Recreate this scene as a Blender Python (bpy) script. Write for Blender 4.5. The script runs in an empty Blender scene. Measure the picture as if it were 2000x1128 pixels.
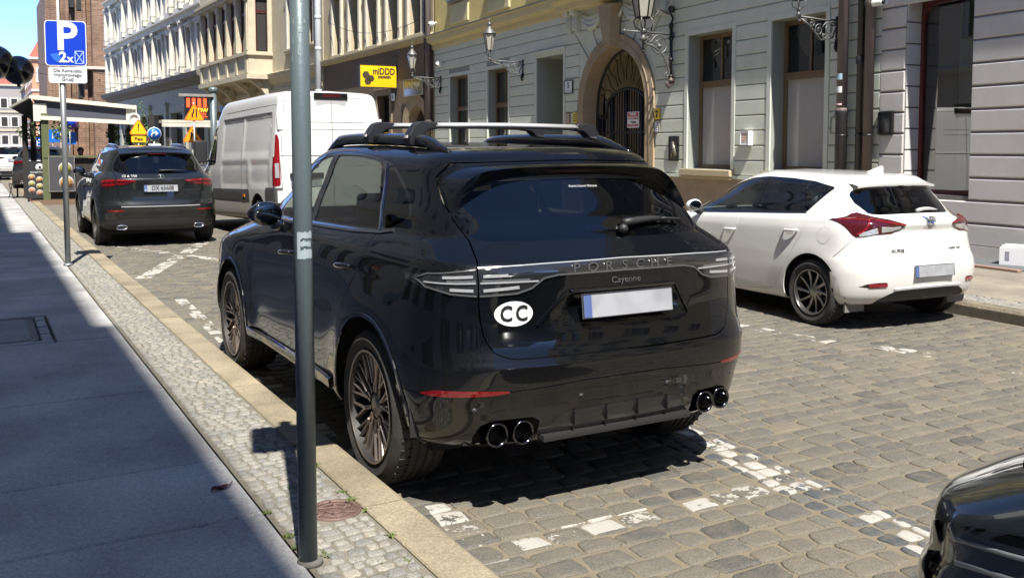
import bpy, bmesh, math, random
import numpy as np
from mathutils import Vector, Matrix
R = math.radians
PI = math.pi
S = bpy.context.scene
# ------------------------------------------------------------------ camera
cam_d = bpy.data.cameras.new("camera")
cam = bpy.data.objects.new("camera", cam_d)
S.collection.objects.link(cam)
S.camera = cam
cam_d.sensor_width = 36.0
cam_d.lens = 1852.15 / 2000 * 36.0
cam_d.shift_y = -(564 - 412.44) / 2000
cam_d.clip_start = 0.05
cam_d.clip_end = 2000
cam.location = (0, 0, 1.6768)
YAW, PITCH = 0.5144, 0.0653
cam.rotation_euler = (PI / 2 - PITCH, 0, -YAW)
# ------------------------------------------------------------------ sky, sun, exposure
SUN_T = Vector((0.148, 0.61, -1.0)).normalized()      # direction the sunlight travels
sun_el = math.asin(-SUN_T.z)
sun_az = math.atan2(-SUN_T.x, -SUN_T.y)               # clockwise from +Y
W = bpy.data.worlds.new("World")
S.world = W
W.use_nodes = True
wn = W.node_tree.nodes
wl = W.node_tree.links
bg = wn["Background"]
sky = wn.new("ShaderNodeTexSky")
sky.sky_type = 'NISHITA'
sky.sun_disc = False
sky.sun_elevation = sun_el
sky.sun_rotation = sun_az
sky.air_density = 0.17
sky.dust_density = 0.0
sky.ozone_density = 2.5
wl.new(sky.outputs[0], bg.inputs[0])
bg.inputs[1].default_value = 0.15
sun_d = bpy.data.lights.new("sun", 'SUN')
sun_d.energy = 2.0
sun_d.angle = R(0.53)
sun_d.color = (1.0, 0.955, 0.88)
sun = bpy.data.objects.new("sun", sun_d)
S.collection.objects.link(sun)
sun.rotation_euler = SUN_T.to_track_quat('-Z', 'Y').to_euler()
S.view_settings.view_transform = 'Standard'
S.view_settings.look = 'None'
S.view_settings.gamma = 1
S.view_settings.use_curve_mapping = False
S.view_settings.exposure = 2.3
S.cycles.max_bounces = 8
S.cycles.transparent_max_bounces = 16
S.cycles.caustics_reflective = False
S.cycles.caustics_refractive = False
S.cycles.use_denoising = True
S.cycles.sample_clamp_indirect = 6
# ------------------------------------------------------------------ helpers
COL = S.collection
rnd = random.Random(7)
def tag(o, label=None, cat=None, group=None, kind=None):
 if label: o["label"] = label
 if cat: o["category"] = cat
 if group: o["group"] = group
 if kind: o["kind"] = kind
 return o
def empty(name, loc=(0, 0, 0), rz=0.0, label=None, cat=None, group=None, kind=None):
 o = bpy.data.objects.new(name, None)
 COL.objects.link(o)
 o.location = loc
 o.rotation_euler = (0, 0, rz)
 o.empty_display_size = 0.1
 return tag(o, label, cat, group, kind)
def link(name, me, parent=None, mat=None):
 o = bpy.data.objects.new(name, me)
 COL.objects.link(o)
 if mat is not None and not me.materials:
  me.materials.append(mat)
 if parent is not None:
  o.parent = parent
 return o
def kids(o):
 return list(o.children)
def copy_tree(o, parent=None):
 c = o.copy()
 COL.objects.link(c)
 if parent is not None:
  c.parent = parent
 for ch in kids(o):
  copy_tree(ch, c)
 return c
class MB:
 """collects primitive shapes, builds ONE mesh object"""
 def __init__(s):
  s.v = []; s.f = []; s.sm = []
 def add(s, vs, fs, smooth=False):
  b = len(s.v)
  s.v += [tuple(p) for p in vs]
  s.f += [tuple(b + i for i in f) for f in fs]
  s.sm += [smooth] * len(fs)
  return s
 def box(s, x0, x1, y0, y1, z0, z1):
  vs = [(x, y, z) for z in (z0, z1) for y in (y0, y1) for x in (x0, x1)]
  return s.add(vs, [(0, 2, 3, 1), (4, 5, 7, 6), (0, 1, 5, 4), (2, 6, 7, 3), (0, 4, 6, 2), (1, 3, 7, 5)])
 def cbox(s, x0, x1, y0, y1, z0, z1, c):
  """box whose +y face edges are chamfered by c"""
  vs = [(x0, y0, z0), (x1, y0, z0), (x1, y0, z1), (x0, y0, z1),
              (x0, y1 - c, z0), (x1, y1 - c, z0), (x1, y1 - c, z1), (x0, y1 - c, z1),
              (x0 + c, y1, z0 + c), (x1 - c, y1, z0 + c), (x1 - c, y1, z1 - c), (x0 + c, y1, z1 - c)]
  fs = [(0, 1, 2, 3)]
  for k in range(4):
   n = (k + 1) % 4
   fs += [(k, 4 + k, 4 + n, n), (4 + k, 8 + k, 8 + n, 4 + n)]
  fs.append((11, 10, 9, 8))
  return s.add(vs, fs)
 def tube(s, pts, r, n=8, caps=True, smooth=True):
  pts = [Vector(p) for p in pts]
  rs = r if isinstance(r, (list, tuple)) else [r] * len(pts)
  vs = []; fs = []
  prev = None
  for i, p in enumerate(pts):
   a = pts[max(i - 1, 0)]; b = pts[min(i + 1, len(pts) - 1)]
   t = (b - a)
   t = t.normalized() if t.length > 1e-9 else Vector((0, 0, 1))
   if prev is None:
    u = t.orthogonal().normalized()
   else:
    u = (prev - t * prev.dot(t))
    u = u.normalized() if u.length > 1e-6 else t.orthogonal().normalized()
   prev = u
   w = t.cross(u)
   for k in range(n):
    a_ = 2 * PI * k / n
    vs.append(p + (u * math.cos(a_) + w * math.sin(a_)) * rs[i])
  for i in range(len(pts) - 1):
   for k in range(n):
    k2 = (k + 1) % n
    fs.append((i * n + k, i * n + k2, (i + 1) * n + k2, (i + 1) * n + k))
  if caps:
   fs.append(tuple(range(n - 1, -1, -1)))
   fs.append(tuple((len(pts) - 1) * n + k for k in range(n)))
  return s.add(vs, fs, smooth)
 def lathe(s, prof, n=16, c=(0, 0, 0), axis='z', smooth=True, close=False, cap=True):
  vs = []; fs = []
  for r, h in prof:
   for k in range(n):
    a = 2 * PI * k / n
    x, y = r * math.cos(a), r * math.sin(a)
    p = (x, y, h) if axis == 'z' else ((h, x, y) if axis == 'x' else (y, h, x))
    vs.append((c[0] + p[0], c[1] + p[1], c[2] + p[2]))
  m = len(prof)
  for i in range(m if close else m - 1):
   i2 = (i + 1) % m
   for k in range(n):
    k2 = (k + 1) % n
    fs.append((i * n + k, i * n + k2, i2 * n + k2, i2 * n + k))
  if not close and cap:
   if prof[0][0] > 1e-6: fs.append(tuple(range(n - 1, -1, -1)))
   if prof[-1][0] > 1e-6: fs.append(tuple((m - 1) * n + k for k in range(n)))
  return s.add(vs, fs, smooth)
 def sphere(s, c, r, n=12, sx=1, sy=1, sz=1):
  prof = [(max(r * math.sin(PI * i / n), 0), -r * math.cos(PI * i / n)) for i in range(n + 1)]
  b = len(s.v)
  s.lathe(prof, n * 2)
  for i in range(b, len(s.v)):
   x, y, z = s.v[i]
   s.v[i] = (c[0] + x * sx, c[1] + y * sy, c[2] + z * sz)
  return s
 def prism(s, poly, y0, y1):
  """poly in (x,z), extruded along y"""
  n = len(poly)
  vs = [(x, y0, z) for x, z in poly] + [(x, y1, z) for x, z in poly]
  fs = [tuple(range(n)), tuple(range(2 * n - 1, n - 1, -1))]
  fs += [(k, n + k, n + (k + 1) % n, (k + 1) % n) for k in range(n)]
  return s.add(vs, fs)
 def xform(s, M, start=0):
  for i in range(start, len(s.v)):
   s.v[i] = tuple(M @ Vector(s.v[i]))
  return s
 def mesh(s, name):
  me = bpy.data.meshes.new(name)
  me.from_pydata(s.v, [], s.f)
  me.polygons.foreach_set("use_smooth", s.sm)
  bm = bmesh.new(); bm.from_mesh(me)
  bmesh.ops.recalc_face_normals(bm, faces=bm.faces)
  bm.to_mesh(me); bm.free()
  me.update()
  return me
 def build(s, name, mat, parent=None, bevel=0, seg=2):
  me = s.mesh(name)
  if bevel:
   bm = bmesh.new(); bm.from_mesh(me)
   es = [e for e in bm.edges if len(e.link_faces) == 2 and e.calc_face_angle(0) > 0.5]
   bmesh.ops.bevel(bm, geom=es, offset=bevel, segments=seg, affect='EDGES', profile=0.7, clamp_overlap=True)
   for f in bm.faces: f.smooth = True
   bm.to_mesh(me); bm.free()
   me.set_sharp_from_angle(angle=R(40))
  return link(name, me, parent, mat)
def text_mesh(body, size, depth=0.002, align='CENTER', font_bold=0.0, squash=1.0):
 cu = bpy.data.curves.new("t", 'FONT')
 cu.body = body; cu.size = size; cu.extrude = depth; cu.offset = font_bold
 cu.align_x = align; cu.align_y = 'CENTER'; cu.resolution_u = 3
 o = bpy.data.objects.new("t", cu)
 COL.objects.link(o)
 dg = bpy.context.evaluated_depsgraph_get()
 me = bpy.data.meshes.new_from_object(o.evaluated_get(dg))
 bpy.data.objects.remove(o); bpy.data.curves.remove(cu)
 if squash != 1.0:
  me.transform(Matrix.Diagonal((squash, 1, 1, 1)))
 return me
def text(name, body, size, mat, parent, M, **k):
 """text lying in local XY facing +Z, placed by matrix M"""
 me = text_mesh(body, size, **k)
 me.transform(M)
 me.materials.clear()
 return link(name, me, parent, mat)
def frame_M(origin, xdir, ydir):
 x = Vector(xdir).normalized(); y = Vector(ydir); y = (y - x * y.dot(x)).normalized(); z = x.cross(y)
 M = Matrix((x, y, z)).transposed().to_4x4()
 M.translation = Vector(origin)
 return M
# ------------------------------------------------------------------ materials
MATS = {}
def mat(name, col, rough=0.6, metal=0.0, coat=0.0, spec=0.5, var=0.0, vscale=4.0, vcol=None, bump=0.0, bscale=40.0,
  rvar=0.0, emit=None, estr=0.0, streak=0.0, detail=6.0, trans=0.0, tint=None):
 """principled material; var = amount of large-scale noise towards vcol, bump = fine relief"""
 if name in MATS: return MATS[name]
 m = bpy.data.materials.new(name)
 m.use_nodes = True
 nt = m.node_tree; N = nt.nodes; L = nt.links
 p = N["Principled BSDF"]
 p.inputs["Base Color"].default_value = (*col, 1)
 p.inputs["Roughness"].default_value = rough
 p.inputs["Metallic"].default_value = metal
 p.inputs["Specular IOR Level"].default_value = spec
 p.inputs["Coat Weight"].default_value = coat
 p.inputs["Coat Roughness"].default_value = 0.02
 if emit:
  p.inputs["Emission Color"].default_value = (*emit, 1)
  p.inputs["Emission Strength"].default_value = estr
 if trans:
  p.inputs["Transmission Weight"].default_value = trans
 tc = N.new("ShaderNodeTexCoord")
 src = tc.outputs["Object"]
 cur = None
 if var or tint:
  rgb = N.new("ShaderNodeRGB"); rgb.outputs[0].default_value = (*col, 1); cur = rgb.outputs[0]
 if tint:
  at = N.new("ShaderNodeAttribute"); at.attribute_name = "tint"
  mx = N.new("ShaderNodeMix"); mx.data_type = 'RGBA'
  L.new(at.outputs["Fac"], mx.inputs[0]); L.new(cur, mx.inputs[6]); mx.inputs[7].default_value = (*tint, 1)
  cur = mx.outputs[2]
 if var:
  n1 = N.new("ShaderNodeTexNoise"); n1.inputs["Scale"].default_value = vscale; n1.inputs["Detail"].default_value = detail
  n1.inputs["Roughness"].default_value = 0.65
  if streak:
   mp = N.new("ShaderNodeMapping"); mp.inputs["Scale"].default_value = (1, 1, streak); L.new(src, mp.inputs[0]); L.new(mp.outputs[0], n1.inputs[0])
  else:
   L.new(src, n1.inputs[0])
  rp = N.new("ShaderNodeMapRange"); rp.inputs[1].default_value = 0.35; rp.inputs[2].default_value = 0.68
  rp.inputs[3].default_value = 0; rp.inputs[4].default_value = var
  L.new(n1.outputs[0], rp.inputs[0])
  mx = N.new("ShaderNodeMix"); mx.data_type = 'RGBA'
  L.new(rp.outputs[0], mx.inputs[0]); L.new(cur, mx.inputs[6])
  mx.inputs[7].default_value = (*(vcol or tuple(c * 0.5 for c in col)), 1)
  cur = mx.outputs[2]
  if rvar:
   r2 = N.new("ShaderNodeMapRange"); r2.inputs[3].default_value = rough - rvar; r2.inputs[4].default_value = rough + rvar
   L.new(n1.outputs[0], r2.inputs[0]); L.new(r2.outputs[0], p.inputs["Roughness"])
 if cur is not None:
  L.new(cur, p.inputs["Base Color"])
 if bump:
  n2 = N.new("ShaderNodeTexNoise"); n2.inputs["Scale"].default_value = bscale; n2.inputs["Detail"].default_value = 4
  L.new(src, n2.inputs[0])
  b = N.new("ShaderNodeBump"); b.inputs["Strength"].default_value = bump; b.inputs["Distance"].default_value = 0.01
  L.new(n2.outputs[0], b.inputs["Height"]); L.new(b.outputs[0], p.inputs["Normal"])
 MATS[name] = m
 return m
def glass_mat(name, tint=(0.25, 0.27, 0.27), rough=0.0, ior=1.5, boost=0.0):
 """thin pane: tinted see-through mixed with a mirror reflection by Fresnel"""
 if name in MATS: return MATS[name]
 m = bpy.data.materials.new(name); m.use_nodes = True
 nt = m.node_tree; N = nt.nodes; L = nt.links
 N.remove(N["Principled BSDF"])
 out = N["Material Output"]
 tr = N.new("ShaderNodeBsdfTransparent"); tr.inputs[0].default_value = (*tint, 1)
 gl = N.new("ShaderNodeBsdfGlossy"); gl.inputs["Roughness"].default_value = rough; gl.inputs[0].default_value = (1, 1, 1, 1)
 fr = N.new("ShaderNodeFresnel"); fr.inputs[0].default_value = ior
 ge = N.new("ShaderNodeNewGeometry"); e1 = N.new("ShaderNodeMapRange"); e1.inputs[3].default_value = ior; e1.inputs[4].default_value = 1 / ior
 L.new(ge.outputs["Backfacing"], e1.inputs[0]); L.new(e1.outputs[0], fr.inputs[0])
 ad = N.new("ShaderNodeMath"); ad.operation = 'ADD'; ad.use_clamp = True; ad.inputs[1].default_value = boost
 L.new(fr.outputs[0], ad.inputs[0])
 mx = N.new("ShaderNodeMixShader")
 L.new(ad.outputs[0], mx.inputs[0]); L.new(tr.outputs[0], mx.inputs[1]); L.new(gl.outputs[0], mx.inputs[2])
 L.new(mx.outputs[0], out.inputs[0])
 MATS[name] = m
 return m
# ------------------------------------------------------------------ ground
KX, SX, MX = 1.65, 1.05, 1.44          # road kerb edge, slab edge, inner kerb edge
KZ = 0.10
A_R = R(3.8)                            # the far side of the street opens by 3.8 degrees
RP0 = Vector((12.4, 8.3, 0))
def rkerb_x(y): return 8.66 + (y - 5.8) * math.tan(A_R)
def stone_mat(name, cols, paint=False, joint=None):
 """setts: colour picked per stone by the 'tint' attribute, speckle, wear; worn white road paint by position"""
 m = bpy.data.materials.new(name); m.use_nodes = True
 nt = m.node_tree; N = nt.nodes; L = nt.links
 p = N["Principled BSDF"]
 at = N.new("ShaderNodeAttribute"); at.attribute_name = "tint"
 cr = N.new("ShaderNodeValToRGB")
 e = cr.color_ramp.elements
 e[0].position = 0; e[0].color = (*cols[0], 1)
 e[1].position = 1; e[1].color = (*cols[-1], 1)
 for i, c in enumerate(cols[1:-1]):
  k = e.new((i + 1) / (len(cols) - 1)); k.color = (*c, 1)
 L.new(at.outputs["Fac"], cr.inputs[0])
 ge = N.new("ShaderNodeNewGeometry")
 n1 = N.new("ShaderNodeTexNoise"); n1.inputs["Scale"].default_value = 130; n1.inputs["Detail"].default_value = 3
 n2 = N.new("ShaderNodeTexNoise"); n2.inputs["Scale"].default_value = 9; n2.inputs["Detail"].default_value = 6; n2.inputs["Roughness"].default_value = .7
 L.new(ge.outputs["Position"], n1.inputs[0]); L.new(ge.outputs["Position"], n2.inputs[0])
 r1 = N.new("ShaderNodeMapRange"); r1.inputs[1].default_value = .3; r1.inputs[2].default_value = .7; r1.inputs[3].default_value = .62; r1.inputs[4].default_value = 1.35
 L.new(n1.outputs[0], r1.inputs[0])
 mu = N.new("ShaderNodeMix"); mu.data_type = 'RGBA'; mu.blend_type = 'MULTIPLY'; mu.inputs[0].default_value = 1
 L.new(cr.outputs[0], mu.inputs[6]); L.new(r1.outputs[0], mu.inputs[7])
 # sandy dust
 r2 = N.new("ShaderNodeMapRange"); r2.inputs[1].default_value = .45; r2.inputs[2].default_value = .7; r2.inputs[3].default_value = 0; r2.inputs[4].default_value = .6
 L.new(n2.outputs[0], r2.inputs[0])
 mx = N.new("ShaderNodeMix"); mx.data_type = 'RGBA'; L.new(r2.outputs[0], mx.inputs[0]); L.new(mu.outputs[2], mx.inputs[6]); mx.inputs[7].default_value = (*(joint or (.33, .27, .19)), 1)
 cur = mx.outputs[2]
 if paint:
  acc = None
  for (x0, y0, x1, y1, hw, thr) in paint:
   mp = N.new("ShaderNodeMapping"); mp.vector_type = 'TEXTURE'
   mp.inputs["Location"].default_value = ((x0 + x1) / 2, (y0 + y1) / 2, 0)
   mp.inputs["Rotation"].default_value = (0, 0, math.atan2(y1 - y0, x1 - x0))
   L.new(ge.outputs["Position"], mp.inputs[0])
   sp = N.new("ShaderNodeSeparateXYZ"); L.new(mp.outputs[0], sp.inputs[0])
   hl = math.hypot(x1 - x0, y1 - y0) / 2
   cx = N.new("ShaderNodeMath"); cx.operation = 'COMPARE'; cx.inputs[1].default_value = 0; cx.inputs[2].default_value = hl
   cy = N.new("ShaderNodeMath"); cy.operation = 'COMPARE'; cy.inputs[1].default_value = 0; cy.inputs[2].default_value = hw
   L.new(sp.outputs[0], cx.inputs[0]); L.new(sp.outputs[1], cy.inputs[0])
   ml = N.new("ShaderNodeMath"); ml.operation = 'MULTIPLY'; L.new(cx.outputs[0], ml.inputs[0]); L.new(cy.outputs[0], ml.inputs[1])
   m2 = N.new("ShaderNodeMath"); m2.operation = 'MULTIPLY'; m2.inputs[1].default_value = thr; L.new(ml.outputs[0], m2.inputs[0])
   if acc is None: acc = m2.outputs[0]
   else:
    mm = N.new("ShaderNodeMath"); mm.operation = 'MAXIMUM'; L.new(acc, mm.inputs[0]); L.new(m2.outputs[0], mm.inputs[1]); acc = mm.outputs[0]
  n3 = N.new("ShaderNodeTexNoise"); n3.inputs["Scale"].default_value = 14; n3.inputs["Detail"].default_value = 8; n3.inputs["Roughness"].default_value = .72
  L.new(ge.outputs["Position"], n3.inputs[0])
  # per stone luck + noise against the wear threshold
  ad = N.new("ShaderNodeMath"); ad.operation = 'MULTIPLY_ADD'; ad.inputs[1].default_value = .22
  at2 = N.new("ShaderNodeAttribute"); at2.attribute_name = "luck"
  L.new(at2.outputs["Fac"], ad.inputs[0]); L.new(n3.outputs[0], ad.inputs[2])
  lt = N.new("ShaderNodeMath"); lt.operation = 'LESS_THAN'; L.new(ad.outputs[0], lt.inputs[0]); L.new(acc, lt.inputs[1])
  mp2 = N.new("ShaderNodeMix"); mp2.data_type = 'RGBA'; L.new(lt.outputs[0], mp2.inputs[0]); L.new(cur, mp2.inputs[6]); mp2.inputs[7].default_value = (.36, .345, .31, 1)
  cur = mp2.outputs[2]
 L.new(cur, p.inputs["Base Color"])
 p.inputs["Roughness"].default_value = 0.72
 b = N.new("ShaderNodeBump"); b.inputs["Strength"].default_value = .8; b.inputs["Distance"].default_value = .008
 n4 = N.new("ShaderNodeTexNoise"); n4.inputs["Scale"].default_value = 38; n4.inputs["Detail"].default_value = 8; n4.inputs["Roughness"].default_value = .7
 L.new(ge.outputs["Position"], n4.inputs[0]); L.new(n4.outputs[0], b.inputs["Height"]); L.new(b.outputs[0], p.inputs["Normal"])
 MATS[name] = m
 return m
PAINT = [(1.95, 3.42, 3.62, 3.40, .07, .535),             # bay line across, in front of the camera
         (3.45, 2.2, 3.92, 8.6, .11, .475),               # bay line along the street
         (6.30, 6.75, 6.45, 5.75, .09, .50), (6.62, 5.55, 6.75, 4.95, .09, .56), (6.72, 4.3, 6.95, 3.2, .10, .5), (6.1, 9.6, 6.35, 7.2, .1, .5),
         (1.85, 13.05, 3.6, 17.75, .10, .53), (2.0, 17.85, 3.3, 14.4, .08, .49),
         (1.72, 4.6, 1.95, 11.0, .06, .47), (1.78, 3.3, 1.86, 4.0, .07, .47)]
M_sett = stone_mat("sett_stone", [(.072, .070, .064), (.112, .106, .09), (.138, .125, .097), (.092, .089, .08), (.158, .138, .105)], PAINT, joint=(.172, .143, .098))
M_blue = stone_mat("blue_sett_stone", [(.05, .056, .062), (.072, .077, .08), (.112, .11, .1)], PAINT, joint=(.172, .143, .098))
M_mos = stone_mat("mosaic_stone", [(.21, .205, .18), (.26, .25, .22), (.165, .165, .155), (.295, .27, .225)], joint=(.24, .22, .17))
M_sand = mat("joint_sand", (.19, .16, .112), .95, var=.5, vscale=7, vcol=(.12, .104, .075), bump=.6, bscale=220)
M_soil = mat("mosaic_joint", (.2, .18, .14), .95, var=.6, vscale=12, vcol=(.09, .085, .06), bump=.6, bscale=220)
def granite(name, c1, c2, var=.45, vs=3.0, gum=False):
 m = bpy.data.materials.new(name); m.use_nodes = True
 nt = m.node_tree; N = nt.nodes; L = nt.links; p = N["Principled BSDF"]
 ge = N.new("ShaderNodeNewGeometry")
 v = N.new("ShaderNodeTexVoronoi"); v.inputs["Scale"].default_value = 120
 n = N.new("ShaderNodeTexNoise"); n.inputs["Scale"].default_value = 75; n.inputs["Detail"].default_value = 5; n.inputs["Roughness"].default_value = .8
 n2 = N.new("ShaderNodeTexNoise"); n2.inputs["Scale"].default_value = vs; n2.inputs["Detail"].default_value = 5
 for q in (v, n, n2): L.new(ge.outputs["Position"], q.inputs[0])
 cr = N.new("ShaderNodeValToRGB"); e = cr.color_ramp.elements
 e[0].position = .36; e[0].color = (*c2, 1); e[1].position = .64; e[1].color = (*c1, 1)
 L.new(n.outputs[0], cr.inputs[0])
 mx = N.new("ShaderNodeMix"); mx.data_type = 'RGBA'; mx.blend_type = 'MULTIPLY'; mx.inputs[0].default_value = .35
 bw = N.new("ShaderNodeRGBToBW"); L.new(v.outputs["Color"], bw.inputs[0]); L.new(cr.outputs[0], mx.inputs[6]); L.new(bw.outputs[0], mx.inputs[7])
 r = N.new("ShaderNodeMapRange"); r.inputs[1].default_value = .35; r.inputs[2].default_value = .65; r.inputs[3].default_value = 1 - var; r.inputs[4].default_value = 1.1
 L.new(n2.outputs[0], r.inputs[0])
 at = N.new("ShaderNodeObjectInfo")
 r2 = N.new("ShaderNodeMapRange"); r2.inputs[3].default_value = .86; r2.inputs[4].default_value = 1.12; L.new(at.outputs["Random"], r2.inputs[0])
 ml = N.new("ShaderNodeMath"); ml.operation = 'MULTIPLY'; L.new(r.outputs[0], ml.inputs[0]); L.new(r2.outputs[0], ml.inputs[1])
 m2 = N.new("ShaderNodeMix"); m2.data_type = 'RGBA'; m2.blend_type = 'MULTIPLY'; m2.inputs[0].default_value = 1
 L.new(mx.outputs[2], m2.inputs[6]); L.new(ml.outputs[0], m2.inputs[7])
 fin = m2.outputs[2]
 if gum:
  vo = N.new("ShaderNodeTexVoronoi"); vo.inputs["Scale"].default_value = 2.3; L.new(ge.outputs["Position"], vo.inputs[0])
  ds = N.new("ShaderNodeTexNoise"); ds.inputs["Scale"].default_value = 14; L.new(ge.outputs["Position"], ds.inputs[0])
  sm = N.new("ShaderNodeMath"); sm.operation = 'MULTIPLY_ADD'; sm.inputs[1].default_value = .09; L.new(ds.outputs[0], sm.inputs[0]); L.new(vo.outputs["Distance"], sm.inputs[2])
  lt = N.new("ShaderNodeMapRange"); lt.inputs[1].default_value = .085; lt.inputs[2].default_value = .11; lt.inputs[3].default_value = .45; lt.inputs[4].default_value = 0; L.new(sm.outputs[0], lt.inputs[0])
  n9 = N.new("ShaderNodeTexNoise"); n9.inputs["Scale"].default_value = 1.1; n9.inputs["Detail"].default_value = 9; n9.inputs["Roughness"].default_value = .7; L.new(ge.outputs["Position"], n9.inputs[0])
  st = N.new("ShaderNodeMapRange"); st.inputs[1].default_value = .52; st.inputs[2].default_value = .72; st.inputs[3].default_value = 0; st.inputs[4].default_value = .42; L.new(n9.outputs[0], st.inputs[0])
  mm = N.new("ShaderNodeMath"); mm.operation = 'MAXIMUM'; L.new(lt.outputs[0], mm.inputs[0]); L.new(st.outputs[0], mm.inputs[1])
  gx = N.new("ShaderNodeMix"); gx.data_type = 'RGBA'; L.new(mm.outputs[0], gx.inputs[0]); L.new(fin, gx.inputs[6]); gx.inputs[7].default_value = (.12, .118, .115, 1); fin = gx.outputs[2]
 L.new(fin, p.inputs["Base Color"])
 p.inputs["Roughness"].default_value = .75
 b = N.new("ShaderNodeBump"); b.inputs["Strength"].default_value = .35; b.inputs["Distance"].default_value = .004
 L.new(n.outputs[0], b.inputs["Height"]); L.new(b.outputs[0], p.inputs["Normal"])
 MATS[name] = m
 return m
M_slab = granite("granite_slab", (.57, .555, .525), (.40, .395, .385), .3, 1.2, True)
M_kerb = granite("granite_kerb", (.40, .345, .235), (.28, .23, .155), .3, 2.0)
M_kerbr = granite("old_kerb", (.29, .25, .18), (.165, .14, .1), .45, 4.0)
M_slabr = granite("pale_slab", (.32, .285, .225), (.25, .222, .175), .25, 2)
def sheet(name, pts, z, m, kind='structure', parent=None):
 me = bpy.data.meshes.new(name)
 me.from_pydata([(x, y, z) for x, y in pts], [], [tuple(range(len(pts)))])
 o = link(name, me, parent, m)
 if kind: o["kind"] = kind
 return o
M_far = mat("far_ground", (.22, .2, .17), .9, var=.5, vscale=.5)
sheet("ground", [(-400, -300), (400, -300), (400, 700), (-400, 700)], -0.06, M_far)
def far_pave():
 m = mat("far_setts", (.3, .28, .24), .85)
 nt = m.node_tree; N = nt.nodes; L = nt.links; p = N["Principled BSDF"]
 ge = N.new("ShaderNodeNewGeometry")
 br = N.new("ShaderNodeTexBrick"); br.inputs["Scale"].default_value = 1; br.inputs["Brick Width"].default_value = .21; br.inputs["Row Height"].default_value = .185
 br.inputs["Mortar Size"].default_value = .012; br.inputs["Color1"].default_value = (.10, .096, .084, 1); br.inputs["Color2"].default_value = (.148, .135, .112, 1); br.inputs["Mortar"].default_value = (.19, .163, .115, 1)
 L.new(ge.outputs["Position"], br.inputs[0]); L.new(br.outputs[0], p.inputs["Base Color"])
 return m
road = sheet("road", [(KX, -60), (rkerb_x(-60), -60), (rkerb_x(220), 220), (KX - 12, 220), (KX, 60)], -0.007, M_sand)
sheet("far_road", [(KX, 27.2), (rkerb_x(27.2), 27.2), (rkerb_x(220), 220), (KX - 12, 220), (KX, 60)], -0.004, far_pave())
sheet("back_road", [(KX, -60), (rkerb_x(-60), -60), (rkerb_x(.3), .3), (KX, .3)], -0.004, MATS["far_setts"])
# --- stones -------------------------------------------------------------------------------------
from mathutils import noise as mnoise
YR, PT = YAW, PITCH
_cf = Vector((math.sin(YR) * math.cos(PT), math.cos(YR) * math.cos(PT), -math.sin(PT)))
_cr = Vector((math.cos(YR), -math.sin(YR), 0)); _cu = _cr.cross(_cf)
def in_view(p, m=0.06):
 d = Vector(p) - cam.location
 w = d.dot(_cf)
 if w < .3: return False
 u = d.dot(_cr) / w * 1852.15 / 2000; v = d.dot(_cu) / w * 1852.15 / 2000
 v -= 412.44 / 2000 * 0
 py = (412.44 / 2000 - v)
 return -.5 - m < u < .5 + m and -m < py < .564 + m
def stone_geo(cx, cy, lx, ly, zt, rg, hgt=.03, seg=2, crown=.005, ins=.008, jit=.10, rot=0.0):
 """an irregular rounded sett; returns verts, faces"""
 out = []
 n = 4 * (seg + 1)
 for q in range(4):
  sx = (1, -1, -1, 1)[q]; sy = (1, 1, -1, -1)[q]
  jx = rg.uniform(-jit, jit) * lx; jy = rg.uniform(-jit, jit) * ly
  rr = rg.uniform(.14, .34) * min(lx, ly)
  ccx = sx * (lx / 2 - rr) + jx * .6; ccy = sy * (ly / 2 - rr) + jy * .6
  for k in range(seg + 1):
   a = q * PI / 2 + PI / 2 * k / seg
   out.append((ccx + rr * math.cos(a), ccy + rr * math.sin(a)))
 vs = []
 c, s = math.cos(rot), math.sin(rot)
 tilt = (rg.uniform(-.02, .02), rg.uniform(-.02, .02))
 out = [(x * f, y * f) for (x, y), f in zip(out, [rg.uniform(.93, 1.04) for _ in out])]
 for ring, (sc, z) in enumerate(((1.0, zt - hgt), (1.0, zt - crown), (-ins, zt - .0012), (.62, zt + rg.uniform(-.001, .001)))):
  for (x, y) in out:
   if sc < 0:
    r = math.hypot(x, y); f = max(0.2, (r + sc) / r)
    x, y = x * f, y * f
   else: x, y = x * sc, y * sc
   z2 = z + (x * tilt[0] + y * tilt[1] if ring else 0)
   vs.append((cx + x * c - y * s, cy + x * s + y * c, z2))
 vs.append((cx, cy, zt + rg.uniform(-.001, .001)))
 fs = []
 for ring in (0, 1, 2):
  for k in range(n):
   k2 = (k + 1) % n
   fs.append((ring * n + k, ring * n + k2, (ring + 1) * n + k2, (ring + 1) * n + k))
 for k in range(n):
  fs.append((3 * n + k, 3 * n + (k + 1) % n, 4 * n))
 return vs, fs
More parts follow.
